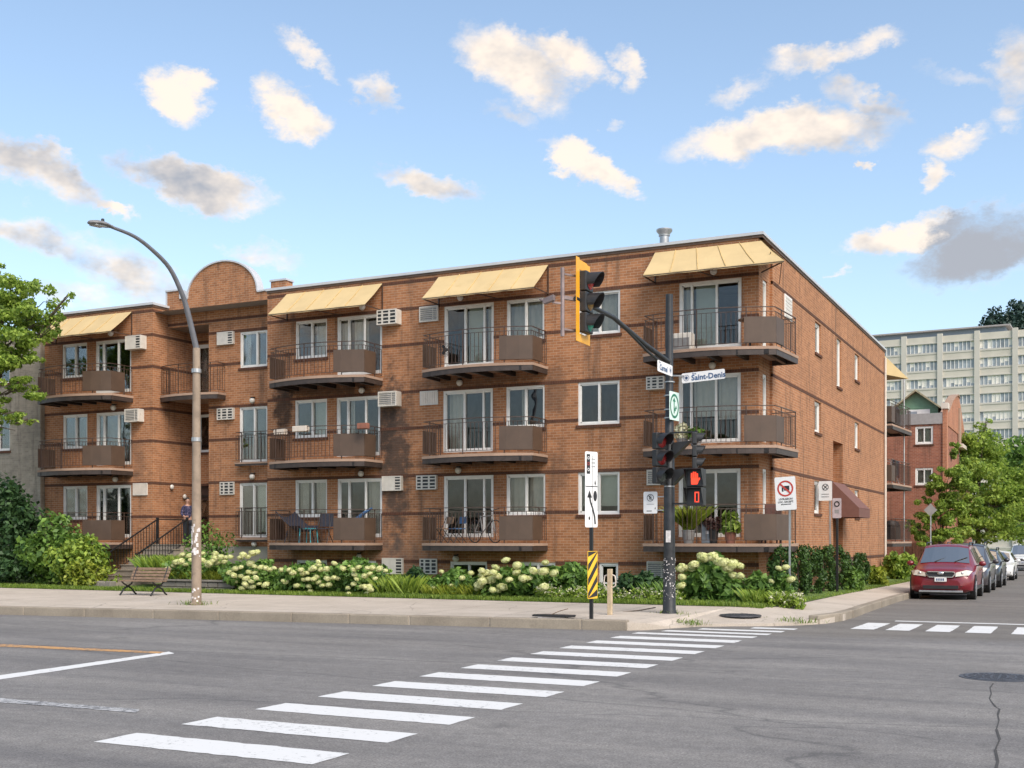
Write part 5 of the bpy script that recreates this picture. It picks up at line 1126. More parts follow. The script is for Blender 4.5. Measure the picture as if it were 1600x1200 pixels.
u, v = D_at(696, VF-.9); z = zf[2]
FN = thing('pedestal_fan', 'black pedestal fan standing at the left of the central top balcony', 'fan', (u, v, z), rot=R(20), local=True)
MB().lathe((0,0,0), [(.16,0),(.16,.03),(.02,.04)], 16).build('base', M['white'], FN); MB().tube((0,0,.03),(0,0,.5),.015).build('stem', M['white'], FN)
cg = MB()
for r in (.19,.15,.11,.06): wheel_ring(cg, (0,-.05,.55), r, (1,0,0), .008, 18)
for k in range(6): g = R(30*k); cg.bar((-.19*math.cos(g),-.05,.55-.19*math.sin(g)),(.19*math.cos(g),-.05,.55+.19*math.sin(g)),.007,.007)
cg.build('cage', M['black'], FN); bl = MB()
for k in range(3): g = R(120*k); bl.obox((.08*math.cos(g),-.02,.55+.08*math.sin(g)),(.07*math.cos(g),.015,.07*math.sin(g)),(-.04*math.sin(g),.01,.04*math.cos(g)),(0,.003,0))
bl.build('blade', M['black'], FN); MB().tube((0,0,.55),(0,.1,.55),.05,.04).build('motor', M['black'], FN)
# potted plants and furniture on the corner balconies
def potted(x, v, z, r, h, label, leafmat, size, pot, sp=.35, hh=.45, n_=260, seed=1, blade=False):
    u = fx(x, v); t = thing('potted_plant', label, 'plant', (u, v, z), group='potted plants on the corner balconies')
    MB().lathe((u,v,z), [(r*.7,0),(r,h),(r*1.06,h),(r*1.06,h+.03),(r*.9,h+.03),(r*.88,h-.02)], 16).build('pot', pot, t, smooth=True)
    if blade: blades(n_, lambda rg: (u+rg.normal()*.04, v+rg.normal()*.04, z+h), hh, leafmat, 'foliage', t, w=.022, seed=seed, lean=1.3)
    else: leaf_obj('foliage', plant_leaves(n_, [(u,v,z+h+hh*.5,sp,sp*.8,hh*.6)], 1, size, .4, seed), leafmat, t)
potted(1076, VF-.8, zf[0], .17, .32, 'bright green fern spilling from a grey pot on the lower corner balcony', M['leaf_yellow'], .1, M['pot_grey'], hh=.62, n_=420, seed=4, blade=True)
potted(1141, VF-.85, zf[0], .15, .26, 'broad-leaved green plant in a terracotta pot left of the wide panel', M['leaf_light'], .19, M['terracotta'], .25, .5, 150, 5)
potted(1115, VF-.9, zf[0], .13, .34, 'dark purple foliage plant between the two green corner plants', leaf_mat('leaf_purple', (.03,.012,.012), (.11,.05,.04)), .09, M['black'], .26, .3, 260, 6)
potted(1066, VF-.95, zf[1], .15, .2, 'white flowered basket on the middle corner balcony behind the signals', M['flower_white'], .09, M['pot_grey'], .26, .4, 220, 8)
potted(1087, VF-1.0, zf[1], .16, .2, 'low grey green potted plant on the middle corner balcony', M['leaf'], .1, M['pot_grey'], .25, .3, 200, 9)
u, v = D_at(1108, VF-.8)
t = thing('storage_bin', 'grey plastic storage bin on the lower corner balcony between plants', 'bin', (u, v, zf[0]), local=True)
MB().prism([(-.17,-.14),(.17,-.14),(.17,.14),(-.17,.14)], 0, .5).build('body', pm('bin_grey', (.16,.18,.20), .5), t, bevel=.02); MB().box(-.19,.19,-.16,.16,.5,.54).build('lid', M['blackp'], t, bevel=.01); MB().box(-.05,.05,-.147,-.141,.25,.33).build('sticker', M['sticker'], t)
u, v = D_at(1066, VF-.45); z = zf[2]
t = thing('balcony_air_conditioner', 'boxy air conditioner standing on the top corner balcony floor', 'air conditioner', (u, v, z), local=True)
MB().box(-.3,.3,-.16,.16,.08,.55).build('casing', M['ac_white'], t, bevel=.02); MB().box(-.24,.24,-.172,-.161,.13,.42).build('grille', pm('grey_fins', (.22,.21,.20), .5, .3), t)
for x in (-.24,.24): MB().box(x-.04,x+.04,-.14,.14,0,.08).build('foot', M['black'], t)
for i, (x, y) in enumerate(((1172, 'top'),)):
    u, v = D_at(x, VF-.65); t = thing('balcony_table', 'small round brown table behind the panel of the top corner balcony', 'table', (u, v, zf[2]), local=True)
    MB().lathe((0,0,.72), [(.3,0),(.32,.015),(.3,.03)], 20).build('table_top', M['wood'], t); MB().tube((0,0,0),(0,0,.72),.03).build('stem', M['black'], t); MB().lathe((0,0,0),[(.2,0),(.2,.02),(.04,.05)],14).build('foot', M['black'], t)
u, v = D_at(1222, VF-.05); t = thing('wicker_stool', 'dark reddish wicker chair at the right end of the lower corner balcony', 'chair', (-7.25, VF-.15, zf[0]), local=True)
MB().box(-.25,.2,-.22,.22,.38,.44).build('seat', M['awning_brown'], t, bevel=.02); MB().box(-.25,.2,.2,.24,.44,1.02).build('backrest', M['awning_brown'], t, bevel=.015)
for x in (-.22,.17):
    for y in (-.19,.19): MB().box(x-.02,x+.02,y-.02,y+.02,0,.38).build('leg', M['awning_brown'], t)
# rear balcony clutter
for i, lb in ((2, 'black barbecue on the uppermost rear balcony'), (0, 'black covered barbecue on the lowest rear balcony')):
    t = thing('barbecue', lb, 'barbecue', (US-.1, 53.6, zf[i]), local=True); MB().box(-.35,.35,-.6,.6,.1,.62).build('cabinet', M['black'], t, bevel=.02); MB().lathe((0,0,.62), [(.4,0),(.42,.12),(.3,.28),(.05,.33)], 14).build('hood', M['black'], t, smooth=True); MB().tube((.42,-.3,.75),(.42,.3,.75),.015).build('handle', M['chrome'], t)
t = thing('clothes_rack', 'drying rack hung with dark clothes on the middle rear balcony', 'rack', (US, 53.2, zf[1]), local=True); fr_ = MB()
for y in (-1.1, 1.1): fr_.tube((-.2,y,0),(.2,y,1.05),.012); fr_.tube((.2,y,0),(-.2,y,1.05),.012)
for x in (-.2, 0, .2): fr_.tube((x,-1.1,1.03),(x,1.1,1.03),.008)
fr_.build('frame', M['galv'], t)
for k in range(5): y = -.85+.4*k; MB().box(.18,.22,y-.15,y+.15,.3+.1*(k%2),1.02).build('garment', pm('dark_cloth%d' % (k%3), ((.03,.03,.04),(.07,.02,.025),(.05,.045,.04))[k%3], .9), t)

# ------------------------------------------------------------------ person on the entrance landing
def person(loc, rot, label):
    t = thing('person', label, 'person', loc, rot, local=True)
    def skin(name, verts, edges, mat, sub=2, root=0):
        me = bpy.data.meshes.new(name); me.from_pydata([q[:3] for q in verts], edges, []); o = bpy.data.objects.new(name, me); link(o, t); me.materials.append(mat)
        mo = o.modifiers.new('skin', 'SKIN'); mo.use_smooth_shade = True
        for i, q in enumerate(verts): r = q[3]; me.skin_vertices[0].data[i].radius = r if isinstance(r, tuple) else (r, r)
        me.skin_vertices[0].data[root].use_root = True; s_ = o.modifiers.new('sub', 'SUBSURF'); s_.levels = 1; s_.render_levels = sub; return o
    t.scale = (.93,.93,.93)
    V = [(0,0,.93,(.15,.10)),(0,0,1.10,(.135,.095)),(0,-.01,1.28,(.16,.10)),(0,.0,1.41,(.10,.07)),(0,.0,1.47,.05),(0,-.02,1.545,(.062,.068)),(0,-.025,1.61,(.072,.082)),(0,-.02,1.68,(.062,.07))]
    E_ = [(i, i+1) for i in range(7)]
    for s_ in (-1, 1):
        b = len(V); V += [(.165*s_,0,1.37,.052),(.23*s_,-.02,1.12,.042),(.19*s_,-.20,1.02,.034),(.15*s_,-.26,1.02,.026),(.12*s_,-.31,1.02,(.018,.03))]
        E_ += [(3,b)]+[(b+i,b+i+1) for i in range(4)]
        h = b+4
        for k in range(4): 
            j = len(V); V += [(.12*s_-.01*s_+(.014*k-.02)*0,-.345-.004*(k%2),1.045-.016*k,.0085),(.10*s_,-.375,1.04-.016*k,.0075)]; E_ += [(h,j),(j,j+1)]
        j = len(V); V += [(.125*s_,-.30,1.058,.0095),(.105*s_,-.33,1.075,.008)]; E_ += [(b+3,j),(j,j+1)]
        b = len(V); V += [(.095*s_,0,.86,.088),(.10*s_,-.015,.50,.058),(.10*s_,.01,.10,.04),(.10*s_,-.02,.05,.038),(.105*s_,-.14,.03,.03)]; E_ += [(0,b)]+[(b+i,b+i+1) for i in range(4)]
    body = skin('body', V, E_, pm('skin_tone', (.42,.23,.16), .55, var=.05))
    # clothing follows the body
    cV = [(0,0,.90,(.165,.118)),(0,0,1.10,(.15,.11)),(0,-.01,1.28,(.175,.115)),(0,0,1.395,(.115,.085))]; cE = [(0,1),(1,2),(2,3)]
    for s_ in (-1, 1): b = len(cV); cV += [(.165*s_,0,1.365,.066),(.23*s_,-.02,1.12,.055),(.20*s_,-.17,1.04,.045)]; cE += [(3,b),(b,b+1),(b+1,b+2)]
    m_, N, L, P = nodes('patterned_navy'); g = N.new('ShaderNodeNewGeometry'); L.new(ramp(N, L, noise_n(N, L, g.outputs['Position'], 26, 2), [(.45,(.018,.022,.055)),(.6,(.06,.05,.11)),(.7,(.25,.20,.26))]), P.inputs['Base Color']); P.inputs['Roughness'].default_value = .9
    skin('jacket', cV, cE, m_)
    pV = [(0,0,.93,(.16,.115))]; pE = []
    for s_ in (-1, 1): b = len(pV); pV += [(.095*s_,0,.84,.098),(.10*s_,-.015,.50,.070),(.10*s_,.01,.12,.058)]; pE += [(0,b),(b,b+1),(b+1,b+2)]
    skin('trousers', pV, pE, pm('dark_trousers', (.02,.022,.03), .9))
    for s_ in (-1, 1): MB().sphere((.102*s_,-.055,.035), .05, (.9,2.4,.72), 12, 8).build('shoe', M['black'], t, smooth=True)
    hr_ = MB().sphere((0,.012,1.655), .088, (.86,.98,1.0), 16, 10); hr_.v = [(x, y if z > 1.63 else max(y, .0), max(z, 1.56)) for x, y, z in hr_.v]; hr_.build('hair', pm('dark_hair', (.03,.02,.015), .6), t, smooth=True)
    for s_ in (-1, 1):
        MB().sphere((.027*s_,-.092,1.625), .011, (1,.6,.7), 8, 6).build('eye', M['sticker'], t, smooth=True); MB().sphere((.027*s_,-.098,1.625), .005, (1,.6,1), 6, 5).build('pupil', M['black'], t); MB().sphere((.072*s_,-.01,1.605), .02, (.4,.8,1.3), 8, 6).build('ear', MATS['skin_tone'], t, smooth=True)
    MB().sphere((0,-.103,1.597), .014, (.8,1.1,1.5), 8, 6).build('nose', MATS['skin_tone'], t, smooth=True); MB().sphere((0,-.092,1.562), .02, (1.1,.4,.3), 8, 6).build('mouth', pm('lips', (.30,.09,.08), .5), t, smooth=True)
pu, pv_ = fx(293, 30.9), 30.9
person((pu, pv_, 1.5), R(62), 'person in a patterned navy jacket standing on the entrance landing behind the handrail')

# ------------------------------------------------------------------ parked cars
def car(name, label, loc, rot, paint, Ln=4.6, Wd=1.82, Ht=1.70, suv=True, style=0):
    t = thing(name, label, 'car', loc, rot, group='cars parked along the side street', local=True); w = Wd/2; k = Ht/1.70
    bz = .22 if suv else .17; belt = (1.02 if suv else .90)*1; hood = (.96 if suv else .80); roof = Ht-.02
    # stations from the nose (y=0, facing -Y) to the tail
    # (y, half width, sill z, belt z, shoulder half width, top edge half width, top edge z, centre z)
    S = [(.0, w*.60, .34, .52, w*.58, w*.50, .60, .62), (.05, w*.80, .28, .62, w*.78, w*.70, .74, .77), (.16, w*.93, .24, .70, w*.90, w*.78, hood-.10, hood-.05), (.55, w*.985, bz, .78, w*.95, w*.80, hood-.025, hood+.02), (1.0, w, bz, .86, w*.965, w*.80, hood+.03, hood+.075)]
    cowl = 1.22 if suv else 1.30
    S += [(cowl, w, bz, belt-.06, w*.965, w*.80, belt+.04, belt+.08), (cowl+.72, w, bz, belt, w*.97, w*.70, roof-.11, roof-.045), (cowl+1.1, w, bz, belt+.01, w*.97, w*.71, roof-.055, roof), (cowl+1.75, w, bz, belt+.02, w*.97, w*.71, roof-.045, roof+.01), (Ln-.95, w, bz, belt+.05, w*.965, w*.69, roof-.07, roof-.01)]
    if suv: S += [(Ln-.40, w*.98, bz+.02, belt+.07, w*.94, w*.65, roof-.16, roof-.08), (Ln-.10, w*.94, bz+.08, belt+.04, w*.90, w*.62, belt+.18, belt+.20), (Ln, w*.82, .36, .80, w*.80, w*.6, .90, .92)]
    else: S += [(Ln-.85, w*.98, bz+.02, belt+.04, w*.94, w*.66, roof-.22, roof-.16), (Ln-.45, w*.95, bz+.06, belt+.02, w*.90, w*.72, belt+.08, belt+.11), (Ln, w*.82, .36, .72, w*.80, w*.6, .84, .86)]
    prof = []
    for (y, hw, zs, zb_, sw, tw, te, tcn) in S:
        arch = 0
        prof.append([(hw*.80, y, zs-.0), (hw*.97, y, zs+.06), (hw, y, (zs+zb_)/2), (hw*.995, y, zb_-.10), (sw, y, zb_), (tw, y, te), (tw*.55, y, te+(tcn-te)*.8), (0, y, tcn)])
    rows = []
    for p_ in prof: rows.append(p_+[(-x, y, z) for x, y, z in p_[-2::-1]])
    m_ = len(rows[0]); mb = MB(); mb.v = [q for r_ in rows for q in r_]
    for i in range(len(rows)-1):
        for j in range(m_-1): mb.f.append((i*m_+j, i*m_+j+1, (i+1)*m_+j+1, (i+1)*m_+j))
        mb.f.append((i*m_+m_-1, i*m_, (i+1)*m_, (i+1)*m_+m_-1))
    mb.f.append(tuple(range(m_))); mb.f.append(tuple((len(rows)-1)*m_+j for j in range(m_-1, -1, -1)))
    body = mb.build('body', paint, t, smooth=True)
    nrm3 = lambda a, b, c: (Vector(b)-Vector(a)).cross(Vector(c)-Vector(a)).normalized()
    def panel(a, b, c, d, ins, mat, name_, lift=.008, par=None):          # inset panel proud of a body face
        A_, B_, C_, D_ = map(Vector, (a, b, c, d)); n_ = (B_-A_).cross(D_-A_).normalized(); ce = (A_+B_+C_+D_)/4
        def bil(s_, r_): return (A_*(1-s_)+B_*s_)*(1-r_)+(D_*(1-s_)+C_*s_)*r_
        if n_.dot(ce-Vector((0, Ln/2, .8))) < 0: n_ = -n_
        i0, i1, j0, j1 = ins; P = [bil(i0,j0), bil(i1,j0), bil(i1,j1), bil(i0,j1)]
        return MB().quad(*[q+n_*lift for q in P]).build(name_, mat, par or t)
    r5, r6 = rows[5], rows[6]; gl = M['car_glass']
    # windscreen across the top strip of stations 5-6
    ws = MB(); n_ = Vector((0,-.6,.5)).normalized()
    for j in range(5, 9):
        a, b, c, d = r5[j], r5[j+1], r6[j+1], r6[j]
        f = lambda p, q, s_: Vector(p)+(Vector(q)-Vector(p))*s_
        e0 = .06 if j == 5 else 0; e1 = .06 if j == 8 else 0
        lo0, lo1, hi0, hi1 = f(a,d,.05), f(b,c,.05), f(a,d,.93), f(b,c,.93)
        ws.quad(lo0+(lo1-lo0)*e0+n_*.01, lo1-(lo1-lo0)*e1+n_*.01, hi1-(hi1-hi0)*e1+n_*.01, hi0+(hi1-hi0)*e0+n_*.01)
    dark = pm('car_interior', (.03,.03,.032), .8)
    ws2 = MB(); ws2.v = [tuple(Vector(q)-n_*.004) for q in ws.v]; ws2.f = list(ws.f); ws2.build('windscreen_backing', dark, t); ws.build('windscreen', gl, t)
    wp = MB(); 
    for x in (-.30, .28): p0 = f(r5[7], r6[7], .03); wp.bar((x, p0.y+.0, p0.z+.025), (x+.36, p0.y+.22, p0.z+.16), .018, .015)
    wp.build('wiper', M['black'], t)
    for s_ in (0, 1):                            # side windows between the shoulder and the roof edge
        for i in range(6, len(rows)-3 if suv else len(rows)-3):
            j = 4 if not s_ else m_-6
            a, b, c, d = rows[i][j], rows[i+1][j], rows[i+1][j+1], rows[i][j+1]
            if s_: a, b, c, d = rows[i][j+1], rows[i+1][j+1], rows[i+1][j], rows[i][j]
            panel(a, b, c, d, (.04,.96,.08,.86), gl, 'side_window', .012); panel(a, b, c, d, (.04,.96,.08,.86), dark, 'window_backing', .006)
        j = 4 if not s_ else m_-6; a, b, c, d = rows[5][j], rows[6][j], rows[6][j+1], rows[5][j+1]
    # nose: grille, lamps, plate, lower intake
    def front(x0, x1, z0, z1, y, mat, name_, sk=0.0, d=.03):
        return MB().add([(x0,y,z0),(x1,y+sk,z0),(x1,y+sk,z1),(x0,y,z1),(x0,y+d,z0),(x1,y+sk+d,z0),(x1,y+sk+d,z1),(x0,y+d,z1)], [(0,1,2,3),(7,6,5,4),(0,4,5,1),(1,5,6,2),(2,6,7,3),(3,7,4,0)]).build(name_, mat, t, bevel=.01)
    gz = hood-.16
    g_ = MB().add([(-.36,-.035,gz+.06),(.36,-.035,gz+.06),(.42,-.012,gz),(.33,-.035,gz-.10),(-.33,-.035,gz-.10),(-.42,-.012,gz)], [(0,1,2,3,4,5)]); g_.build('grille', M['blackp'], t)
    rim_ = MB(); gp_ = [(-.36,-.04,gz+.06),(.36,-.04,gz+.06),(.42,-.02,gz),(.33,-.04,gz-.10),(-.33,-.04,gz-.10),(-.42,-.02,gz)]
    for a, b in zip(gp_, gp_[1:]+gp_[:1]): rim_.bar(a, b, .03, .025)
    rim_.build('grille_surround', M['chrome'], t); MB().sphere((0,-.05,gz+.015), .06, (1.5,.3,.8), 12, 8).build('badge', M['chrome'], t, smooth=True)
    blk = MB().add([(-.40,.0,gz+.1),(.40,.0,gz+.1),(.46,.06,gz),(.36,.0,gz-.14),(-.36,.0,gz-.14),(-.46,.06,gz),(-.38,-.03,gz+.07),(.38,-.03,gz+.07),(.43,-.01,gz),(.34,-.03,gz-.11),(-.34,-.03,gz-.11),(-.43,-.01,gz)], [(0,1,7,6),(1,2,8,7),(2,3,9,8),(3,4,10,9),(4,5,11,10),(5,0,6,11),(6,7,8,9,10,11)]); blk.build('nose_panel', paint, t, smooth=True)
    for s_ in (-1, 1):
        P = [(.43*s_,.0,gz-.07),(.76*s_*w/.91,.12,gz-.04),(.84*s_*w/.91,.30,gz+.07),(.70*s_*w/.91,.14,gz+.10),(.45*s_,.02,gz+.03)]
        Q = [(x*1.0, y-.035, z) for x, y, z in P]; n5 = 5
        MB().add(Q+[(x*.97, y+.12, z) for x, y, z in P], [tuple(range(5)), tuple(range(9,4,-1))]+[(i,(i+1)%5,(i+1)%5+5,i+5) for i in range(5)]).build('headlight', pm('headlight_glass', (.62,.58,.50), .12, var=.15, scale=14, coat=1.0), t, bevel=.012)
        MB().sphere((.60*s_,.035,gz+.02), .045, (1,.5,.9), 10, 8).build('headlight_bulb', M['chrome'], t, smooth=True)
        MB().add([(.52*s_,.0,.36),(.78*s_,.10,.36),(.76*s_,.09,.47),(.58*s_,.0,.43)], [(0,1,2,3)]).build('fog_lamp', M['blackp'], t)
        mi = MB().sphere(((w+.13)*s_, cowl+.42, belt+.06), .11, (1,.75,.75), 12, 8); mi.build('wing_mirror', paint, t, smooth=True); MB().bar(((w-.04)*s_, cowl+.4, belt+.0), ((w+.10)*s_, cowl+.42, belt+.03), .05, .04).build('mirror_arm', M['blackp'], t)
        if suv: MB().path([((w*.68)*s_, cowl+.95, roof-.03), ((w*.68)*s_, cowl+1.1, roof+.045), ((w*.68)*s_, Ln-1.0, roof+.045), ((w*.66)*s_, Ln-.8, roof-.05)], .02, 6).build('roof_rail', M['black'], t)
        for y in (cowl+1.25, cowl+2.1):
            MB().bar(((w*1.0)*s_, y, belt-.16), ((w*1.0)*s_, y+.18, belt-.16), .03, .03).build('door_handle', paint, t)
        MB().box(min(.985*w*s_, 1.005*w*s_), max(.985*w*s_, 1.005*w*s_), .95, Ln-1.0, .30, .40).build('side_sill', M['blackp'], t)
        MB().add([(w*.75*s_,Ln+.0,.85),(w*.93*s_,Ln-.08,.85),(w*.9*s_,Ln-.1,1.05),(w*.73*s_,Ln-.02,1.03)], [(0,1,2,3)]).build('tail_lamp', M['sign_red'], t)
    front(-.17,.17,.56,.69, -.06, M['sign'], 'number_plate', d=.04)
    for x in (-.1,-.04,.02,.08): MB().box(x-.018,x+.018,-.064,-.0605,.59,.66).build('plate_character', M['sign_blue'], t)
    front(-.50,.50,.34,.45, -.03, M['blackp'], 'lower_intake', d=.2); front(-.62,.62,.24,.30, .0, M['galv'] if suv else M['blackp'], 'skid_plate', d=.2)
    MB().box(-w*.85, w*.85, .3, Ln-.3, .18, .30).build('underbody', M['black'], t)
    for y in (.86, Ln-.98):
        for s_ in (-1, 1):
            wr = .345 if suv else .32; x1 = w+.005; x0 = w-.21
            wm = MB(); wm.tube((x0*s_, y, wr), (x1*s_, y, wr), wr, n=24); wo = wm.build('wheel', M['rubber'], t, bevel=.03)
            MB().tube(((x1-.02)*s_, y, wr), ((x1+.008)*s_, y, wr), wr*.66, n=20).build('rim', M['rim'], wo)
            hb = MB(); hb.tube((x1*s_, y, wr), ((x1+.016)*s_, y, wr), .06, n=10)
            for k_ in range(5): g = R(72*k_); hb.obox(((x1+.010)*s_, y+wr*.36*math.cos(g), wr+wr*.36*math.sin(g)), (.004,0,0), (0,wr*.28*math.cos(g),wr*.28*math.sin(g)), (0,-.03*math.sin(g),.03*math.cos(g)))
            hb.build('spokes', M['chrome'], wo)
            ah = MB()                              # dark wheel arch lip
            for k_ in range(14):
                g, h_ = R(8+164*k_/14), R(8+164*(k_+1)/14); ra, rb = wr+.03, wr+.085
                ah.add([((w+.004)*s_, y+ra*math.cos(g), wr+ra*math.sin(g)), ((w+.004)*s_, y+rb*math.cos(g), wr+rb*math.sin(g)), ((w+.004)*s_, y+rb*math.cos(h_), wr+rb*math.sin(h_)), ((w+.004)*s_, y+ra*math.cos(h_), wr+ra*math.sin(h_))], [(0,1,2,3)])
            ah.build('wheel_arch', M['blackp'], t)
            wl_ = MB(); wl_.tube(((w-.24)*s_, y, wr+.02), ((w+.002)*s_, y, wr+.02), wr+.035, n=22); wl_.build('wheel_well', M['black'], t)
    return t
def paintm(name, col): return pm(name, col, .32, .1, var=.04, coat=.6)
def car_at(x, d_, u): pass
ca_ = [('sport_utility_car', 'dark red sport utility car parked first in the row at the kerb', -3.87, 37.2, paintm('car_red', (.17,.008,.016)), 4.6, 1.86, 1.70, True),
       ('sport_utility_car', 'dark grey sport utility car parked right behind the red one', -3.88, 43.4, paintm('car_dark', (.045,.038,.042)), 4.5, 1.84, 1.74, True),
       ('hatchback_car', 'black car half hidden behind the dark grey sport utility car', -3.85, 49.6, paintm('car_black', (.016,.016,.018)), 4.4, 1.80, 1.55, True),
       ('sedan_car', 'white sedan parked behind the black cars', -3.95, 61.0, paintm('car_white', (.70,.70,.69)), 4.6, 1.80, 1.46, False),
       ('pickup_car', 'large white sport utility car farthest along the side street', -3.8, 88.0, MATS['car_white'], 5.3, 2.0, 1.92, True)]
for (nm, lb, u, v, pt, Ln, Wd, Ht, suv) in ca_: car(nm, lb, (u, v, sl(v+2)), R(random.uniform(-.4, .4)), pt, Ln, Wd, Ht, suv)
c_ = car('parked_car', 'dark car parked under the lowest rear balcony', (-8.1, 61.55, sl(62)), R(90), MATS['car_black'], 4.5, 1.8, 1.45, False)

# ------------------------------------------------------------------ neighbours and background
NB = thing('grey_brick_house', 'grey brick house at the left edge, mostly behind the tree', 'building', (-37, 30.0, .3))
VN = 30.12; pl = P_front(VN); UE = -33.42; hN = []
for z0, z1 in ((7.35,8.7),(4.9,6.3),(2.4,3.7)): hN += [(-36.2,-34.95,z0,z1), (-38.7,-37.3,z0,z1)]
nb = MB(); wall(nb, pl, -44, UE, .1, 9.0, hN); nb.quad((UE,VN,.1),(UE,44,.1),(UE,44,9.0),(UE,VN,9.0)); nb.quad((-44,VN,9.0),(UE,VN,9.0),(UE,44,9.0),(-44,44,9.0)); nb.build('wall', M['grey_brick'], NB)
MB().quad((-44,33.2,0),(UE-.1,33.2,0),(UE-.1,33.2,9),(-44,33.2,9)).build('room_wall', M['room'], NB)
pb = MB(); pbox(pb, pl, -44.05, UE+.03, -.05, .3, 9.0, 9.1); pb.build('coping', M['coping'], NB)
for h in hN: window(NB, pl, *h, mull=(.5,), cur=[(0,.5,0,'c')])
# red brick house along the side street
HU, HV = -6.35, 63.0
HB = thing('red_brick_house', 'red brick house with a pointed street gable beyond the apartment block', 'building', (-8.5, HV, sl(63)))
hz = 7.55; hw_ = [(fx(1430,HV), fx(1458,HV), fz(1444,694,HV), fz(1444,666,HV)), (fx(1430,HV), fx(1458,HV), fz(1444,758,HV), fz(1444,731,HV))]
hb = MB(); wall(hb, P_front(HV), -13, HU, -.5, hz, hw_); 
hs_ = [(70.5,71.6,4.6,6.6),(70.5,71.6,1.6,3.4)]
wall(hb, P_side(HU), HV, 79, -.5, hz, hs_); hb.quad((-13,HV,hz),(HU,HV,hz),(HU,79,hz),(-13,79,hz)); hb.build('wall', M['red_brick'], HB)
MB().quad((-13,HV+1.5,0),(HU-1.4,HV+1.5,0),(HU-1.4,HV+1.5,hz),(-13,HV+1.5,hz)).build('room_wall', M['room'], HB); MB().quad((HU-1.4,HV+1.5,0),(HU-1.4,78.9,0),(HU-1.4,78.9,hz),(HU-1.4,HV+1.5,hz)).build('room_wall', M['room'], HB)
for h in hw_: window(HB, P_front(HV), *h, mull=(.5,), cur=[(0,.5,0,'c'),(.5,1,0,'blind')], fr=.09)
for h in hs_: window(HB, P_side(HU), *h, mull=(.5,), fr=.1)
MB().box(-13, HU+.05, HV-.06, HV+.4, hz, hz+.55).build('cornice', M['roof_metal'], HB)
# stepped ogee gable facing the side street
prof_ = [(63.6,hz),(63.6,8.25),(64.6,8.6),(66.2,9.35),(68.0,9.9),(69.3,10.15),(70.2,10.05),(71.6,9.3),(73.4,8.0),(75.5,hz)]
prof_ = [(y, 7.55+(z-7.55)*.82) for y, z in prof_]
gb = MB(); n9 = len(prof_); gb.add([(HU+.04,y,z) for y,z in prof_]+[(HU-.3,y,z) for y,z in prof_], [tuple(range(n9)), tuple(range(2*n9-1,n9-1,-1))]+[(i,i+n9,(i+1)%n9+n9,(i+1)%n9) for i in range(n9)]); gb.build('gable', brick_mat('gable_brick', (.46,.19,.105), (.38,.14,.075), (.42,.28,.2)), HB)
for i, (a, b) in enumerate(zip(prof_[1:6], prof_[2:7])):
    for k in range(3):
        tt = (k+.5)/3; y = a[0]+(b[0]-a[0])*tt; z = a[1]+(b[1]-a[1])*tt; MB().obox((HU-.1, y, z+.02), (.2,0,0), (0,(b[0]-a[0])/6.6,(b[1]-a[1])/6.6), (0,0,.028)).build('coping_stone', M['slab_edge'], HB)
MB().box(HU+.041, HU+.12, 69.6, 70.5, 7.0, 9.0).build('gable_pilaster', M['slab_edge'], HB); MB().box(HU+.04, HU+.35, 68.8, 71.4, 6.75, 6.95).build('gable_sill', M['offwhite'], HB)
MB().box(HU-.1, HU+.1, HV-.08, HV+.55, -.3, 8.3).build('corner_pier', MATS['gable_brick'], HB); MB().box(HU-.16, HU+.16, HV-.12, HV+.6, 8.3, 8.6).build('pier_cap', M['offwhite'], HB)
# green clapboard attic behind
gx0, gx1 = fx(1398,66), fx(1466,66); gm = (gx0+gx1)/2; g0 = hz+.3; g1 = fz(1430,636,66); g2 = fz(1430,612,66)
at = MB(); at.add([(gx0,66,g0),(gx1,66,g0),(gx1,66,g1),(gm,66,g2),(gx0,66,g1)], [(0,1,2,3,4)]); at.quad((gx1,66,g0),(gx1,72,g0),(gx1,72,g1),(gx1,66,g1)); at.build('attic_gable', M['green_siding'], HB)
for i in range(9):
    z = g0+(g1-g0)*i/9; MB().box(gx0, gx1, 65.96, 65.998, z+.02, z+(g1-g0)/9).build('clapboard', M['green_siding'], HB)
rr = MB(); 
for s_ in (-1, 1):
    e_ = gm+s_*(gx1-gx0)/2*1.12; rr.add([(gm,65.6,g2+.08),(e_,65.6,g1-.05),(e_,72,g1-.05),(gm,72,g2+.08),(gm,65.6,g2-.02),(e_,65.6,g1-.15),(e_,72,g1-.15),(gm,72,g2-.02)], [(0,1,2,3),(7,6,5,4),(0,4,5,1),(1,5,6,2)])
rr.build('attic_roof', M['thatch'], HB); MB().box(gm-.5, gm+.7, 65.92, 65.955, g1-.7, g1-.15).build('attic_window', M['white'], HB); MB().box(gm-.44, gm+.05, 65.9, 65.925, g1-.62, g1-.25).build('attic_pane', M['off_glass'], HB)
rt = MB().add([(gx1-.6,68,hz+.4),(HU-.3,68,hz+.4),(HU-.3,74,g2),(gx1-.6,74,g2)], [(0,1,2,3)]); rt.build('shingle_roof', M['thatch'], HB)
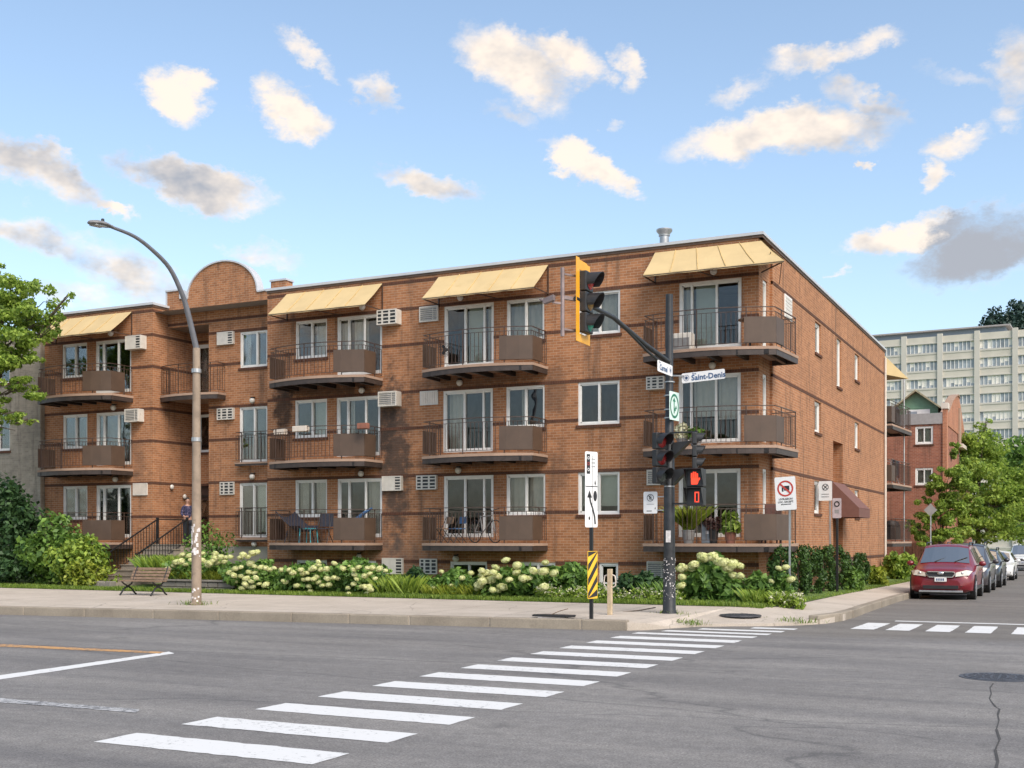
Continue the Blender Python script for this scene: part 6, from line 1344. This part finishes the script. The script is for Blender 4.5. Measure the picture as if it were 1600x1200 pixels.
# wooden fence in front of it
FE = thing('wooden_fence', 'brown board fence below the red brick house', 'fence', (-7.2, 61, sl(61)))
for i in range(16): x = -8.2+.22*i; MB().box(x, x+.2, 61.9+.02*(i%2), 61.95+.02*(i%2), sl(61)-.1, sl(61)+1.75+.03*(i%3)).build('board', M['wood_fence'], FE)
for z in (.4, 1.4): MB().box(-8.2, -4.7, 61.98, 62.04, sl(61)+z, sl(61)+z+.1).build('rail', M['wood_fence'], FE)
sg = thing('road_sign', 'grey back of a diamond road sign among the leaves beyond the red car', 'road sign', (-6.0, 58.0, sl(58)))
su = fx(1454, 58.0); MB().tube((su,58,sl(58)),(su,58,fz(1454,787,58)),.035).build('post', M['galv'], sg); zc_ = fz(1454,797,58); MB().obox((su,57.95,zc_),(.15,0,.15),(0,.005,0),(-.15,0,.15)).build('sign_plate', M['roof_metal'], sg)
# office block on the hill
OB = thing('office_block', 'long pale concrete office block with ribbon windows in the distance', 'building', (60, 250, -2))
def o_pt(x, y, D=250.0):
    a = (x-800)/FPX; return Vector((D*(CA*a-SA), D*(SA*a+CA), EYE+(HY-y)/FPX*D))
oL, oR = o_pt(1372, 531, 262), o_pt(1660, 512, 244)      # left end is farther away
ax = Vector((oR.x-oL.x, oR.y-oL.y, 0)); LN = ax.length; ax.normalize(); nrm = Vector((ax.y, -ax.x, 0)); ztop = (oL.z+oR.z)/2
rowh = 27.8/FPX*254
def ob(mb, a0, a1, d0, d1, z0, z1):
    b = Vector((oL.x, oL.y, 0)); mb.obox(b+ax*(a0+a1)/2+nrm*(d0+d1)/2+Vector((0,0,(z0+z1)/2)), ax*(a1-a0)/2, nrm*(d1-d0)/2, Vector((0,0,(z1-z0)/2)))
core = MB(); ob(core, -4, LN+30, -18, -.35, -3, ztop); core.build('core', M['off_conc'], OB)
pier0 = 5.6; bay = 54.6/FPX*254
for r_ in range(13):
    zb = ztop-rowh*(r_+1)+.0; s1 = MB(); ob(s1, -4, LN+30, -.35, .0, zb+rowh*.62, zb+rowh*1.0); s1.build('spandrel', M['off_conc'], OB)
    s2 = MB(); ob(s2, -4, LN+30, -.35, .14, zb+rowh*.60, zb+rowh*.66); s2.build('ledge', M['off_pier'], OB)
    s3 = MB(); ob(s3, -4, LN+30, -.35, .10, zb-.02, zb+rowh*.10); s3.build('window_sill', M['off_pier'], OB)
    if r_ < 11:
        for b_ in range(-1, 7):
            a0 = pier0+bay*b_+.5; a1 = a0+bay-1.0; wmb = MB(); wmb2 = MB(); ob(wmb, a0, a1, -.33, -.22, zb+rowh*.1, zb+rowh*.6); ww = wmb.build('window', M['off_glass'], OB)
            for k in range(9): q_ = a0+(a1-a0)*k/8; ob(wmb2, q_-.07, q_+.07, -.22, -.08, zb+rowh*.1, zb+rowh*.6)
            wmb2.build('mullions', M['white'], ww)
            for k in range(8):
                if random.random() < (.22 if r_ not in (2, 4) else .7): cb = MB(); q_ = a0+(a1-a0)*k/8; ob(cb, q_+.08, q_+(a1-a0)/8-.08, -.219, -.20, zb+rowh*(.1+.25*random.random()), zb+rowh*.6); cb.build('blind', M['curtain'], ww)
for b_ in range(-1, 8):
    p_ = MB(); ob(p_, pier0+bay*b_-.55, pier0+bay*b_+.55, -.3, .35, -3, ztop+.5); p_.build('pier', M['off_pier'], OB)
ph_ = MB(); ob(ph_, -2, 26, -17, -4, ztop, ztop+1.7); ph_.build('penthouse', pm('penthouse_blue', (.16,.20,.24), .5, var=.1), OB); ph_ = MB(); ob(ph_, -4, 27, -18, -3, ztop+1.7, ztop+2.0); ph_.build('penthouse_roof', M['roof_metal'], OB)

# ------------------------------------------------------------------ trees
def tree(name, label, base, height, crowns, mat, nleaf, size, trunk_r=.14, seed=1, trunk_h=None, group='trees', lean=(0,0)):
    t = thing(name, label, 'tree', base, group=group); rg = random.Random(seed); x, y, z = base; th = trunk_h or height*.45
    top = Vector((x+lean[0], y+lean[1], z+th)); mb = MB(); mb.path([(x,y,z-.1),(x+lean[0]*.3,y+lean[1]*.3,z+th*.4),tuple(top)], trunk_r, 8, trunk_r*.6); tr_ = mb.build('trunk', M['bark'], t, smooth=True)
    for (cx, cy, cz, rx, ry, rz) in crowns:
        c = Vector((cx, cy, cz)); s0 = Vector((x,y,z)).lerp(top, rg.uniform(.7, 1)); mid = s0.lerp(c, .5)+Vector((0,0,.15*(c-s0).length))
        MB().path([tuple(s0), tuple(mid), tuple(s0.lerp(c,.8)+Vector((0,0,.05)))], trunk_r*.36, 6, trunk_r*.06).build('limb', M['bark'], tr_, smooth=True)
        tw = MB()
        for k in range(5):
            g = rg.uniform(0, 6.28); e_ = c+Vector((rx*.75*math.cos(g), ry*.75*math.sin(g), rz*rg.uniform(-.4,.7))); tw.path([tuple(mid.lerp(c,.6)), tuple(c.lerp(e_,.5)+Vector((0,0,.06))), tuple(e_)], trunk_r*.12, 5, trunk_r*.03)
        tw.build('twigs', M['bark'], tr_)
    # break every lobe of the crown into many small leaf clumps
    cl = []
    for (cx, cy, cz, rx, ry, rz) in crowns:
        m_ = max(5, int(16*(rx*ry*rz)**.4))
        for k in range(m_):
            d = Vector((rg.gauss(0,1), rg.gauss(0,1), rg.gauss(0,1))).normalized(); r = rg.uniform(.35, 1.05); s_ = rg.uniform(.20, .40)
            cl.append((cx+d.x*rx*r, cy+d.y*ry*r, cz+d.z*rz*r, rx*s_, ry*s_, rz*s_*.7))
    leaf_obj('crown', plant_leaves(nleaf, cl, 1, size, .55, seed, nrm_out=.5), mat, t); return t
def at(x, y, v): return (fx(x, v), v, fz(x, y, v))
def lobe(x, y, v, rx, rz, ry=None): c = at(x, y, v); return (*c, rx, ry or rx, rz)
bx_ = fx(-75, 26.5)
tree('street_tree', 'bright green tree reaching in from the left edge in front of the grey house', (bx_, 26.5, .25), 10,
     [lobe(-60,500,26.8,1.9,1.4), lobe(0,470,26.8,1.2,.9), lobe(20,530,26.4,1.2,.9), lobe(60,478,27.0,.8,.8), lobe(80,515,26.8,.6,.55), lobe(108,466,27.0,.26,.22), lobe(10,610,26.2,1.0,.55), lobe(-10,575,26.2,1.2,.7), lobe(30,600,26.2,.5,.28), lobe(-40,650,26.2,1.4,.6), lobe(14,648,26.0,.75,.30), lobe(50,660,26.0,.35,.14), lobe(-10,438,26.8,.7,.6), lobe(30,440,26.8,.5,.45), lobe(45,505,26.6,.9,.7), lobe(15,500,26.6,.9,.7), lobe(-20,545,26.4,1.2,.9), lobe(30,560,26.4,.7,.4)], M['leaf_tree'], 26000, .115, .17, 3)
tree('roadside_tree', 'large light green tree overhanging the parked cars on the side street', (fx(1528,72), 72, sl(72)), 9,
     [lobe(1528,725,72,2.0,1.7), lobe(1486,765,71,1.4,1.2), lobe(1570,745,73,1.8,1.7), lobe(1525,690,72,1.3,.95), lobe(1500,790,70.5,1.7,1.2), lobe(1560,790,71,2.0,1.2), lobe(1600,770,72,1.6,1.5), lobe(1540,660,72,.5,.4), lobe(1480,825,69.5,1.6,.9), lobe(1530,828,70,1.8,.9), lobe(1580,825,71,2.0,.9)], M['leaf_tree'], 29000, .16, .2, 8)
tree('shade_tree', 'darker green tree behind the light roadside tree at the right edge', (fx(1612,95), 95, sl(95)), 10,
     [lobe(1595,720,95,3.0,2.2), lobe(1640,740,96,3.2,3.0), lobe(1570,790,96,3.0,2.0), lobe(1620,800,94,3.0,2.2)], M['leaf'], 9000, .34, .25, 11)
tree('garden_tree', 'light green tree covering the lower part of the red brick house', (fx(1470,59.5), 59.5, sl(60)), 6, [lobe(1448,812,59.5,.8,.7), lobe(1475,800,59.5,1.0,.9), lobe(1430,826,59.5,.6,.6), lobe(1455,838,59.5,1.0,.5), lobe(1490,836,59.5,.9,.5), lobe(1468,755,59.5,.75,.75), lobe(1495,735,59.5,.9,.9), lobe(1505,775,59.5,1.0,.9), lobe(1490,700,59.5,.5,.5), lobe(1446,780,59.5,.5,.45)], M['leaf_tree'], 16000, .115, .09, 13, 2.0)
for i, (x, y, r, D) in enumerate(((1556,498,5.2,330),(1586,488,6.0,335),(1545,514,4.8,325),(1610,500,8.0,340),(1575,515,8,328))):
    c = o_pt(x, y, D); b_ = o_pt(x, 842, D)
    tree('hilltop_tree', ['slim dark tree at the left of the far hilltop group', 'tallest dark tree of the far hilltop group', 'low dark tree at the left end of the hilltop group', 'broad dark tree at the right end of the hilltop group', 'low dark tree between the hilltop trees, just above the office roof'][i], (c.x, c.y, c.z-9), 12, [(c.x, c.y, c.z, r*.55, r*.55, r*.62), (c.x+r*.3, c.y, c.z-r*.5, r*.8, r*.7, r*.45), (c.x-r*.3, c.y, c.z-r*.6, r*.6, r*.7, r*.4)], M['leaf_far'], 1500, 1.0, .35, 30+i, 8, 'far trees on the hilltop')
hill = MB(); K = 24
for i in range(K+1):
    g = i/K; a0 = o_pt(1300+500*g, 842, 300); a1 = o_pt(1300+500*g, 842, 420); hgt = 40*math.exp(-((g-.75)/.28)**2)
    hill.v += [(a0.x,a0.y,-3),(a1.x,a1.y,-3+hgt+6),(a1.x*1.4,a1.y*1.4,-3)]
for i in range(K): hill.f += [(i*3,i*3+3,i*3+4,i*3+1),(i*3+1,i*3+4,i*3+5,i*3+2)]
struct(hill.build('hill', M['leaf_far'], smooth=True))

# ------------------------------------------------------------------ planting along the walls
def shrub(name, label, x0, x1, y0, v, mat, n_, size, seed, group='garden shrubs', zbase=None, lobes=5, depth=None, up=.5):
    """shrub spanning photo columns x0..x1 with its top at row y0, rooted at distance v"""
    ua, ub = fx(x0, v), fx(x1, v); zb_ = lawn_z((ua+ub)/2, v) if zbase is None else zbase; zt_ = fz((x0+x1)/2, y0, v); h = max(.2, zt_-zb_); w = (ub-ua)/2; cx = (ua+ub)/2; dp = depth or min(w, .9)
    t = thing(name, label, 'shrub', (cx, v, zb_), group=group); rg = random.Random(seed); sm_ = MB()
    for k in range(6):
        g = rg.uniform(0, 6.28); sm_.path([(cx,v,zb_-.05),(cx+w*.35*math.cos(g),v+dp*.3*math.sin(g),zb_+h*.4),(cx+w*.7*math.cos(g),v+dp*.6*math.sin(g),zb_+h*rg.uniform(.55,.85))], .016, 5, .005)
    sm_.build('stems', M['bark'], t); L_ = []
    for k in range(lobes*4):
        fx_ = rg.uniform(-1, 1); fz_ = rg.uniform(.18, .88)*(1-.35*abs(fx_)); s_ = rg.uniform(.20, .38); L_.append((cx+fx_*w*.72, v+rg.uniform(-1,1)*dp*.6, zb_+h*fz_, max(w*s_,.1), max(dp*s_,.1), max(h*s_*.75,.08)))
    L_.append((cx, v, zb_+h*.45, w*.7, dp*.7, h*.45)); leaf_obj('foliage', plant_leaves(n_, L_, 1, size, up, seed), mat, t)
    return t, (cx, v, zb_, w, dp, h)
# hydrangeas: leaves plus countable flower heads
def head_mesh():
    rg = np.random.default_rng(5); n_ = 90; d = rg.normal(size=(n_,3)); d /= np.linalg.norm(d,axis=1)[:,None]; p = d*.095*rg.uniform(.85,1.1,n_)[:,None]*np.array([1,1,.8])
    t = np.cross(d, rg.normal(size=(n_,3))); t /= np.linalg.norm(t,axis=1)[:,None]; b = np.cross(d,t); s = .026
    V = np.stack([p-t*s-b*s, p+t*s-b*s*.6, p+t*s*.8+b*s, p-t*s*.7+b*s],1)+d[:,None,:]*.006*rg.normal(size=(n_,1,1))
    mb = MB().sphere((0,0,0), .085, (1,1,.8), 10, 7); vv = mb.v+[tuple(q) for q in V.reshape(-1,3)]; k = len(mb.v); ff = mb.f+[(k+4*i,k+4*i+1,k+4*i+2,k+4*i+3) for i in range(n_)]
    me = bpy.data.meshes.new('flower_head'); me.from_pydata(vv, [], ff); me.materials.append(M['flower']); return me
HM = head_mesh()
def hydrangea(label, x0, x1, y0, v, heads, n_, size, seed, scale=1.0, zbase=None):
    t, (cx, cy, zb_, w, dp, h) = shrub('hydrangea', label, x0, x1, y0+5, v, M['leaf_hyd'], n_, size, seed, 'hydrangeas along the facade', zbase)
    rg = random.Random(seed+50)
    for (hx, hy) in heads:
        vv = v-dp*rg.uniform(.55, 1.0); p = Vector((fx(hx, vv), vv, fz(hx, hy, vv)))
        o = bpy.data.objects.new('flower_head', HM); COL.objects.link(o); o.parent = t; o.location = p-Vector((cx,cy,zb_)); s_ = scale*rg.uniform(.75, 1.2); o.scale = (s_*1.1, s_, s_*rg.uniform(.8,1)); o.rotation_euler = (rg.uniform(-.4,.4), rg.uniform(-.4,.4), rg.uniform(0,6)); ORG[o.name] = ORG[t.name]
    return t
def px(ox, oy, k, L_): return [(ox+x*k, oy+y*k) for x, y in L_]
zA = px(240,780,.25,[(90,435),(125,415),(140,392),(178,348),(170,388),(222,352),(200,408),(235,380),(305,340),(300,380),(330,395),(340,415),(385,340),(385,370),(420,360),(450,365),(480,360),(370,385),(400,400),(440,390),(350,400)])
hydrangea('yellow flowered hydrangea on the low stone wall behind the lamp post', 262, 362, 856, 26.6, zA, 2200, .13, 21, .95, .5)
zB = px(240,780,.25,[(475,460),(500,475),(510,435),(545,425),(595,455),(605,400),(630,420),(630,460),(640,490),(580,495),(570,530),(590,545),(615,550),(555,560),(700,535),(670,425),(700,430),(510,515),(610,515),(660,530),(545,480),(540,365),(590,360),(560,345),(620,335),(645,330)])
hydrangea('hydrangea crowded with yellow heads between the wall and the wicker chair balcony', 352, 432, 868, 26.3, zB, 2600, .13, 22, .95)
zC = px(240,780,.25,[(725,440),(755,430),(800,440),(845,440),(870,460),(810,510),(825,515),(895,540),(970,545),(980,575),(920,440),(935,465),(960,460),(985,440),(1000,430),(1030,390),(1045,440),(940,500),(965,500),(1000,500),(1020,485),(1035,520),(1055,540),(1085,495),(1095,535),(1080,435),(1030,410)])
hydrangea('hydrangea with scattered yellow heads under the wicker chair balcony', 425, 518, 872, 26.4, zC, 2800, .13, 23, .85)
zD = px(240,780,.25,[(1130,400),(1125,490),(1150,495),(1185,430),(1215,430),(1250,440),(1280,425),(1255,472),(1268,500),(1250,530),(1215,555),(1335,430),(1350,465),(1320,480),(1345,545),(1355,565),(1300,545),(1320,548),(1385,495),(1410,435),(1450,445),(1220,590),(1330,592),(1365,430)])
hydrangea('hydrangea with flat yellow heads left of the basement air conditioner', 508, 612, 872, 26.4, zD, 3000, .13, 24, .85)
zE = px(600,820,.225,[(845,245),(925,280),(1120,262),(775,295),(680,320),(680,345),(715,335),(760,330),(685,390),(740,380),(870,380),(790,355),(920,330),(1040,318),(1108,322),(1180,335),(970,372),(1005,370),(755,452),(797,455),(820,432),(1110,430),(660,422)])
hydrangea('hydrangea with large round heads in the middle of the facade', 745, 872, 874, 26.5, zE, 2200, .16, 25, 1.12)
zG = px(880,660,.2667,[(870,785),(695,855),(698,905),(690,955),(760,850),(790,838),(822,790),(940,820),(990,830),(1035,840),(965,850),(995,895),(1037,900),(890,800),(920,815),(765,830)])
hydrangea('tall hydrangea with big leaves right of the signal pole', 1062, 1165, 868, 26.9, zG, 1500, .22, 26, 1.25)
hydrangea('small hydrangea below the no-trucks sign', 1196, 1242, 884, 27.0, [(1217,888),(1228,886),(1236,905),(1205,908)], 700, .15, 27, .9)
hydrangea('small hydrangea with few heads left of the large round hydrangea', 668, 748, 888, 26.6, [(690,893),(705,915),(722,903),(736,895),(678,918),(745,920)], 1500, .13, 28, .8)
# other shrubs
shrub('evergreen_shrub', 'tall dark evergreen shrub at the left edge below the tree', -40, 66, 735, 27.6, M['leaf_dark'], 5200, .15, 41, depth=1.2, lobes=9)
shrub('leafy_shrub', 'mid green leafy shrub in front of the lower left balcony', 40, 150, 806, 27.3, M['leaf'], 4200, .16, 42, lobes=8)
shrub('leafy_shrub', 'yellow green spreading shrub left of the stairs', 78, 165, 842, 26.6, M['leaf_light'], 3000, .13, 43, lobes=7)
shrub('fern_clump', 'pale ferny clump at the foot of the yellow green shrub', 112, 165, 872, 26.2, M['leaf_yellow'], 1200, .10, 44)
shrub('evergreen_shrub', 'low dark bush at the far left near the pavement', -30, 50, 870, 26.8, M['leaf_dark'], 2000, .12, 45)
shrub('feathery_shrub', 'feathery grey green shrub right of the stairs by the foundation', 296, 358, 800, 29.6, M['leaf'], 1700, .10, 46)
shrub('leafy_shrub', 'mixed green bush left of the large round hydrangea', 680, 742, 890, 27.2, M['leaf'], 1700, .13, 47)
shrub('leafy_shrub', 'dark leafy bush under the louvred basement vent', 628, 668, 882, 26.9, M['leaf_dark'], 1300, .14, 48)
shrub('leafy_shrub', 'green bush between the large hydrangea and the striped marker', 862, 930, 876, 27.0, M['leaf'], 2300, .15, 49)
shrub('leafy_shrub', 'rounded dark bush left of the signal pole', 962, 1032, 892, 26.7, M['leaf_dark'], 2000, .14, 50)
shrub('leafy_shrub', 'low bush right of the tall hydrangea', 1150, 1215, 896, 26.9, M['leaf'], 1700, .13, 51)
shrub('leafy_shrub', 'green bush at the side entrance path', 1318, 1352, 888, 36.8, M['leaf'], 1200, .14, 52, zbase=.1)
shrub('leafy_shrub', 'bright yellow green bush at the far end of the side wall', 1346, 1392, 880, 42.5, M['leaf_yellow'], 1700, .16, 53, zbase=.05)
shrub('leafy_shrub', 'broad green bush by the rear balconies', 1378, 1425, 862, 50, M['leaf_light'], 2200, .18, 54, zbase=0)
shrub('leafy_shrub', 'green bush left of the red car near the fence', 1400, 1440, 862, 55, M['leaf_light'], 2000, .19, 55, zbase=-.05)
# tufts of long grass-like foliage
def tuft(label, x0, x1, v0, v1, h, mat, n_, seed, w=.014, z=None):
    c = (fx((x0+x1)/2, (v0+v1)/2), (v0+v1)/2); t = thing('ornamental_grass', label, 'grass', (c[0], c[1], lawn_z(*c)), group='clumps of long grass')
    def reg(rg): v_ = rg.uniform(v0, v1); u_ = rg.uniform(fx(x0, v_), fx(x1, v_)); return (u_, v_, (lawn_z(u_, v_) if z is None else z)-.02)
    blades(n_, reg, h, mat, 'foliage', t, w, seed, 1.0)
tuft('long arching leaves between the hydrangeas and the dark bush', 590, 650, 26.0, 27.6, .5, M['leaf_light'], 1500, 61, .009)
tuft('long yellow green leaves left of the large round hydrangea', 662, 752, 25.9, 26.6, .34, M['leaf_yellow'], 1200, 62, .008)
tuft('tall green blades beside the right stair rail', 228, 300, 26.9, 28.0, .72, M['leaf_light'], 1600, 63, .008, z=.45)
tuft('bright green ground cover on top of the low stone wall', 262, 345, 26.1, 26.5, .32, M['leaf_yellow'], 1200, 64, z=.5)
tuft('green blades under the dark leaved balcony bush by the signal pole', 1000, 1062, 26.3, 27.5, .45, M['leaf'], 800, 65)
tuft('soft green leaves at the corner below the cedar hedge', 1165, 1235, 26.0, 26.7, .35, M['leaf_light'], 900, 66)
# small white flowers at the lawn edge: uncountable
rgw = np.random.default_rng(77); cs = []
for (x0, x1, n_) in ((838,918,90),(925,1012,110),(1030,1066,60),(1200,1255,120),(1010,1030,20)):
    for _ in range(n_):
        v_ = rgw.uniform(25.8, 26.6); x = rgw.uniform(x0, x1); u_ = fx(x, v_); cs.append((u_, v_, lawn_z(u_, v_)+rgw.uniform(.08,.32), .03, .03, .02))
o = leaf_obj('small_flowers', plant_leaves(len(cs)*5, cs, 1, .045, .8, 78), M['flower_white']); o['kind'] = 'stuff'; tag(o, 'small white flowers scattered along the lawn edge', 'flowers')
lo_ = [(c[0], c[1], c[2]-.08, .10, .10, .09) for c in cs]; o = leaf_obj('ground_cover', plant_leaves(5200, lo_, 1, .06, .6, 79), M['leaf_light']); o['kind'] = 'stuff'; tag(o, 'low green leaves beneath the small white flowers', 'ground cover')
lo_ = []
for _ in range(260):
    v_ = rgw.uniform(26.2, 29.6); u_ = rgw.uniform(fx(350, v_), fx(1195, v_)); lo_.append((u_, v_, lawn_z(u_, v_)+.1, .3, .3, .14))
o = leaf_obj('ground_cover', plant_leaves(9000, lo_, 1, .11, .5, 80), M['leaf']); o['kind'] = 'stuff'; tag(o, 'mixed low leaves covering the planting bed before the wall', 'ground cover')
# cedar hedge, each column a plant
for i, (v, y0, w, lb) in enumerate(((29.6,858,.40,'broad cedar nearest the corner balcony'),(31.5,853,.38,'second cedar from the corner, tall and round topped'),(33.2,855,.36,'third cedar from the corner, narrow column'),(34.9,857,.34,'fourth cedar from the corner beside the thin black post'),(36.7,852,.42,'cedar just left of the side entrance'),(39.7,866,.36,'small cedar right of the side entrance canopy'),(41.3,868,.30,'smallest cedar at the end of the hedge'))):
    cx = -6.88; d_ = SA*-cx+CA*v; zb_ = .19+sl(max(20, v-4)); zt_ = EYE+(HY-y0)/FPX*d_; h = zt_-zb_
    t = thing('cedar', lb, 'shrub', (cx, v, zb_), group='cedar hedge along the side wall')
    MB().path([(cx,v,zb_-.05),(cx,v,zt_-.2)], .04, 6, .01).build('stem', M['bark'], t); rg_ = random.Random(90+i); L_ = []
    for k in range(60):
        f_ = rg_.uniform(.03, .97); g = rg_.uniform(0,6.28); r_ = w*.8*math.sqrt(max(.06, 1-((f_-.42)/.62)**2)); L_.append((cx+r_*math.cos(g), v+r_*math.sin(g), zb_+h*f_, .09, .09, .15))
    V_ = plant_leaves(3600, L_, 1, .06, .2, 90+i, nrm_out=.9); leaf_obj('foliage', V_, M['leaf_cedar'], t)
# low stone wall of the raised bed: single stones
SW = thing('stone_wall', 'low rough stone wall holding the raised flower bed behind the bench', 'wall', (fx(300,26), 26, .2))
xs = fx(252, 26.0)
while xs < fx(352, 26.0):
    w = random.uniform(.35, .6)
    for r_ in range(2): MB().box(xs+(.1 if r_ else 0), xs+w-.012+(.1 if r_ else 0), 25.9+random.uniform(-.02,.02), 26.15, .18+.15*r_, .18+.15*(r_+1)-.01).build('stone', M['stone'], SW, bevel=.02)
    xs += w
MB().box(fx(252,26)-.1, fx(356,26), 25.86, 26.2, .485, .54).build('cap_stone', M['stone'], SW, bevel=.015)
SW2 = thing('stone_wall', 'short stone edging left of the stair foot', 'wall', (fx(148,26), 26, .2))
for i in range(4): MB().box(fx(140,26)+.22*i, fx(140,26)+.22*i+.21, 25.95, 26.2, .18, .42+.02*(i%2)).build('stone', M['stone'], SW2, bevel=.02)
MB().box(fx(252,26)-.1, fx(356,26), 26.16, 27.8, .2, .48).build('raised_soil', M['soil'], SW)
# lawn blades along the pavement edge: uncountable
def reg_f(rg):
    u_ = rg.uniform(-33, -6.3); v_ = 25.35+abs(rg.normal())*.45; return (u_, v_, lawn_z(u_, v_)-.01)
def reg_s(rg):
    v_ = rg.uniform(25.6, 60); u_ = -6.04-.005*(v_-26)-abs(rg.normal())*.5
    if v_ < 28: u_ -= .12
    return (max(u_, -7.4), v_, .18+sl(max(20, v_-5)) if v_ < 30 else .19+sl(v_))
for nm, rg_, n_, sd_ in (('front', reg_f, 26000, 5), ('side', reg_s, 14000, 6)):
    o = blades(n_, rg_, .11, M['grass'], 'grass', None, .009, sd_, .7); o['kind'] = 'stuff'; tag(o, 'mown grass strip along the front pavement' if nm == 'front' else 'mown grass strip along the side street pavement', 'grass')
def reg_w(rg):
    k = rg.integers(0, 4); c = ((PX,PY,.13),(LX,LY,.16),(-5.2,23.6,.02),(-7.0,22.0,.03))[k]; return (c[0]+rg.normal()*.22, c[1]+rg.normal()*.12, c[2])
o = blades(420, reg_w, .12, M['grass'], 'weeds', None, .008, 9, .9); o['kind'] = 'stuff'; tag(o, 'weeds sprouting at the pole feet and kerb', 'weeds')
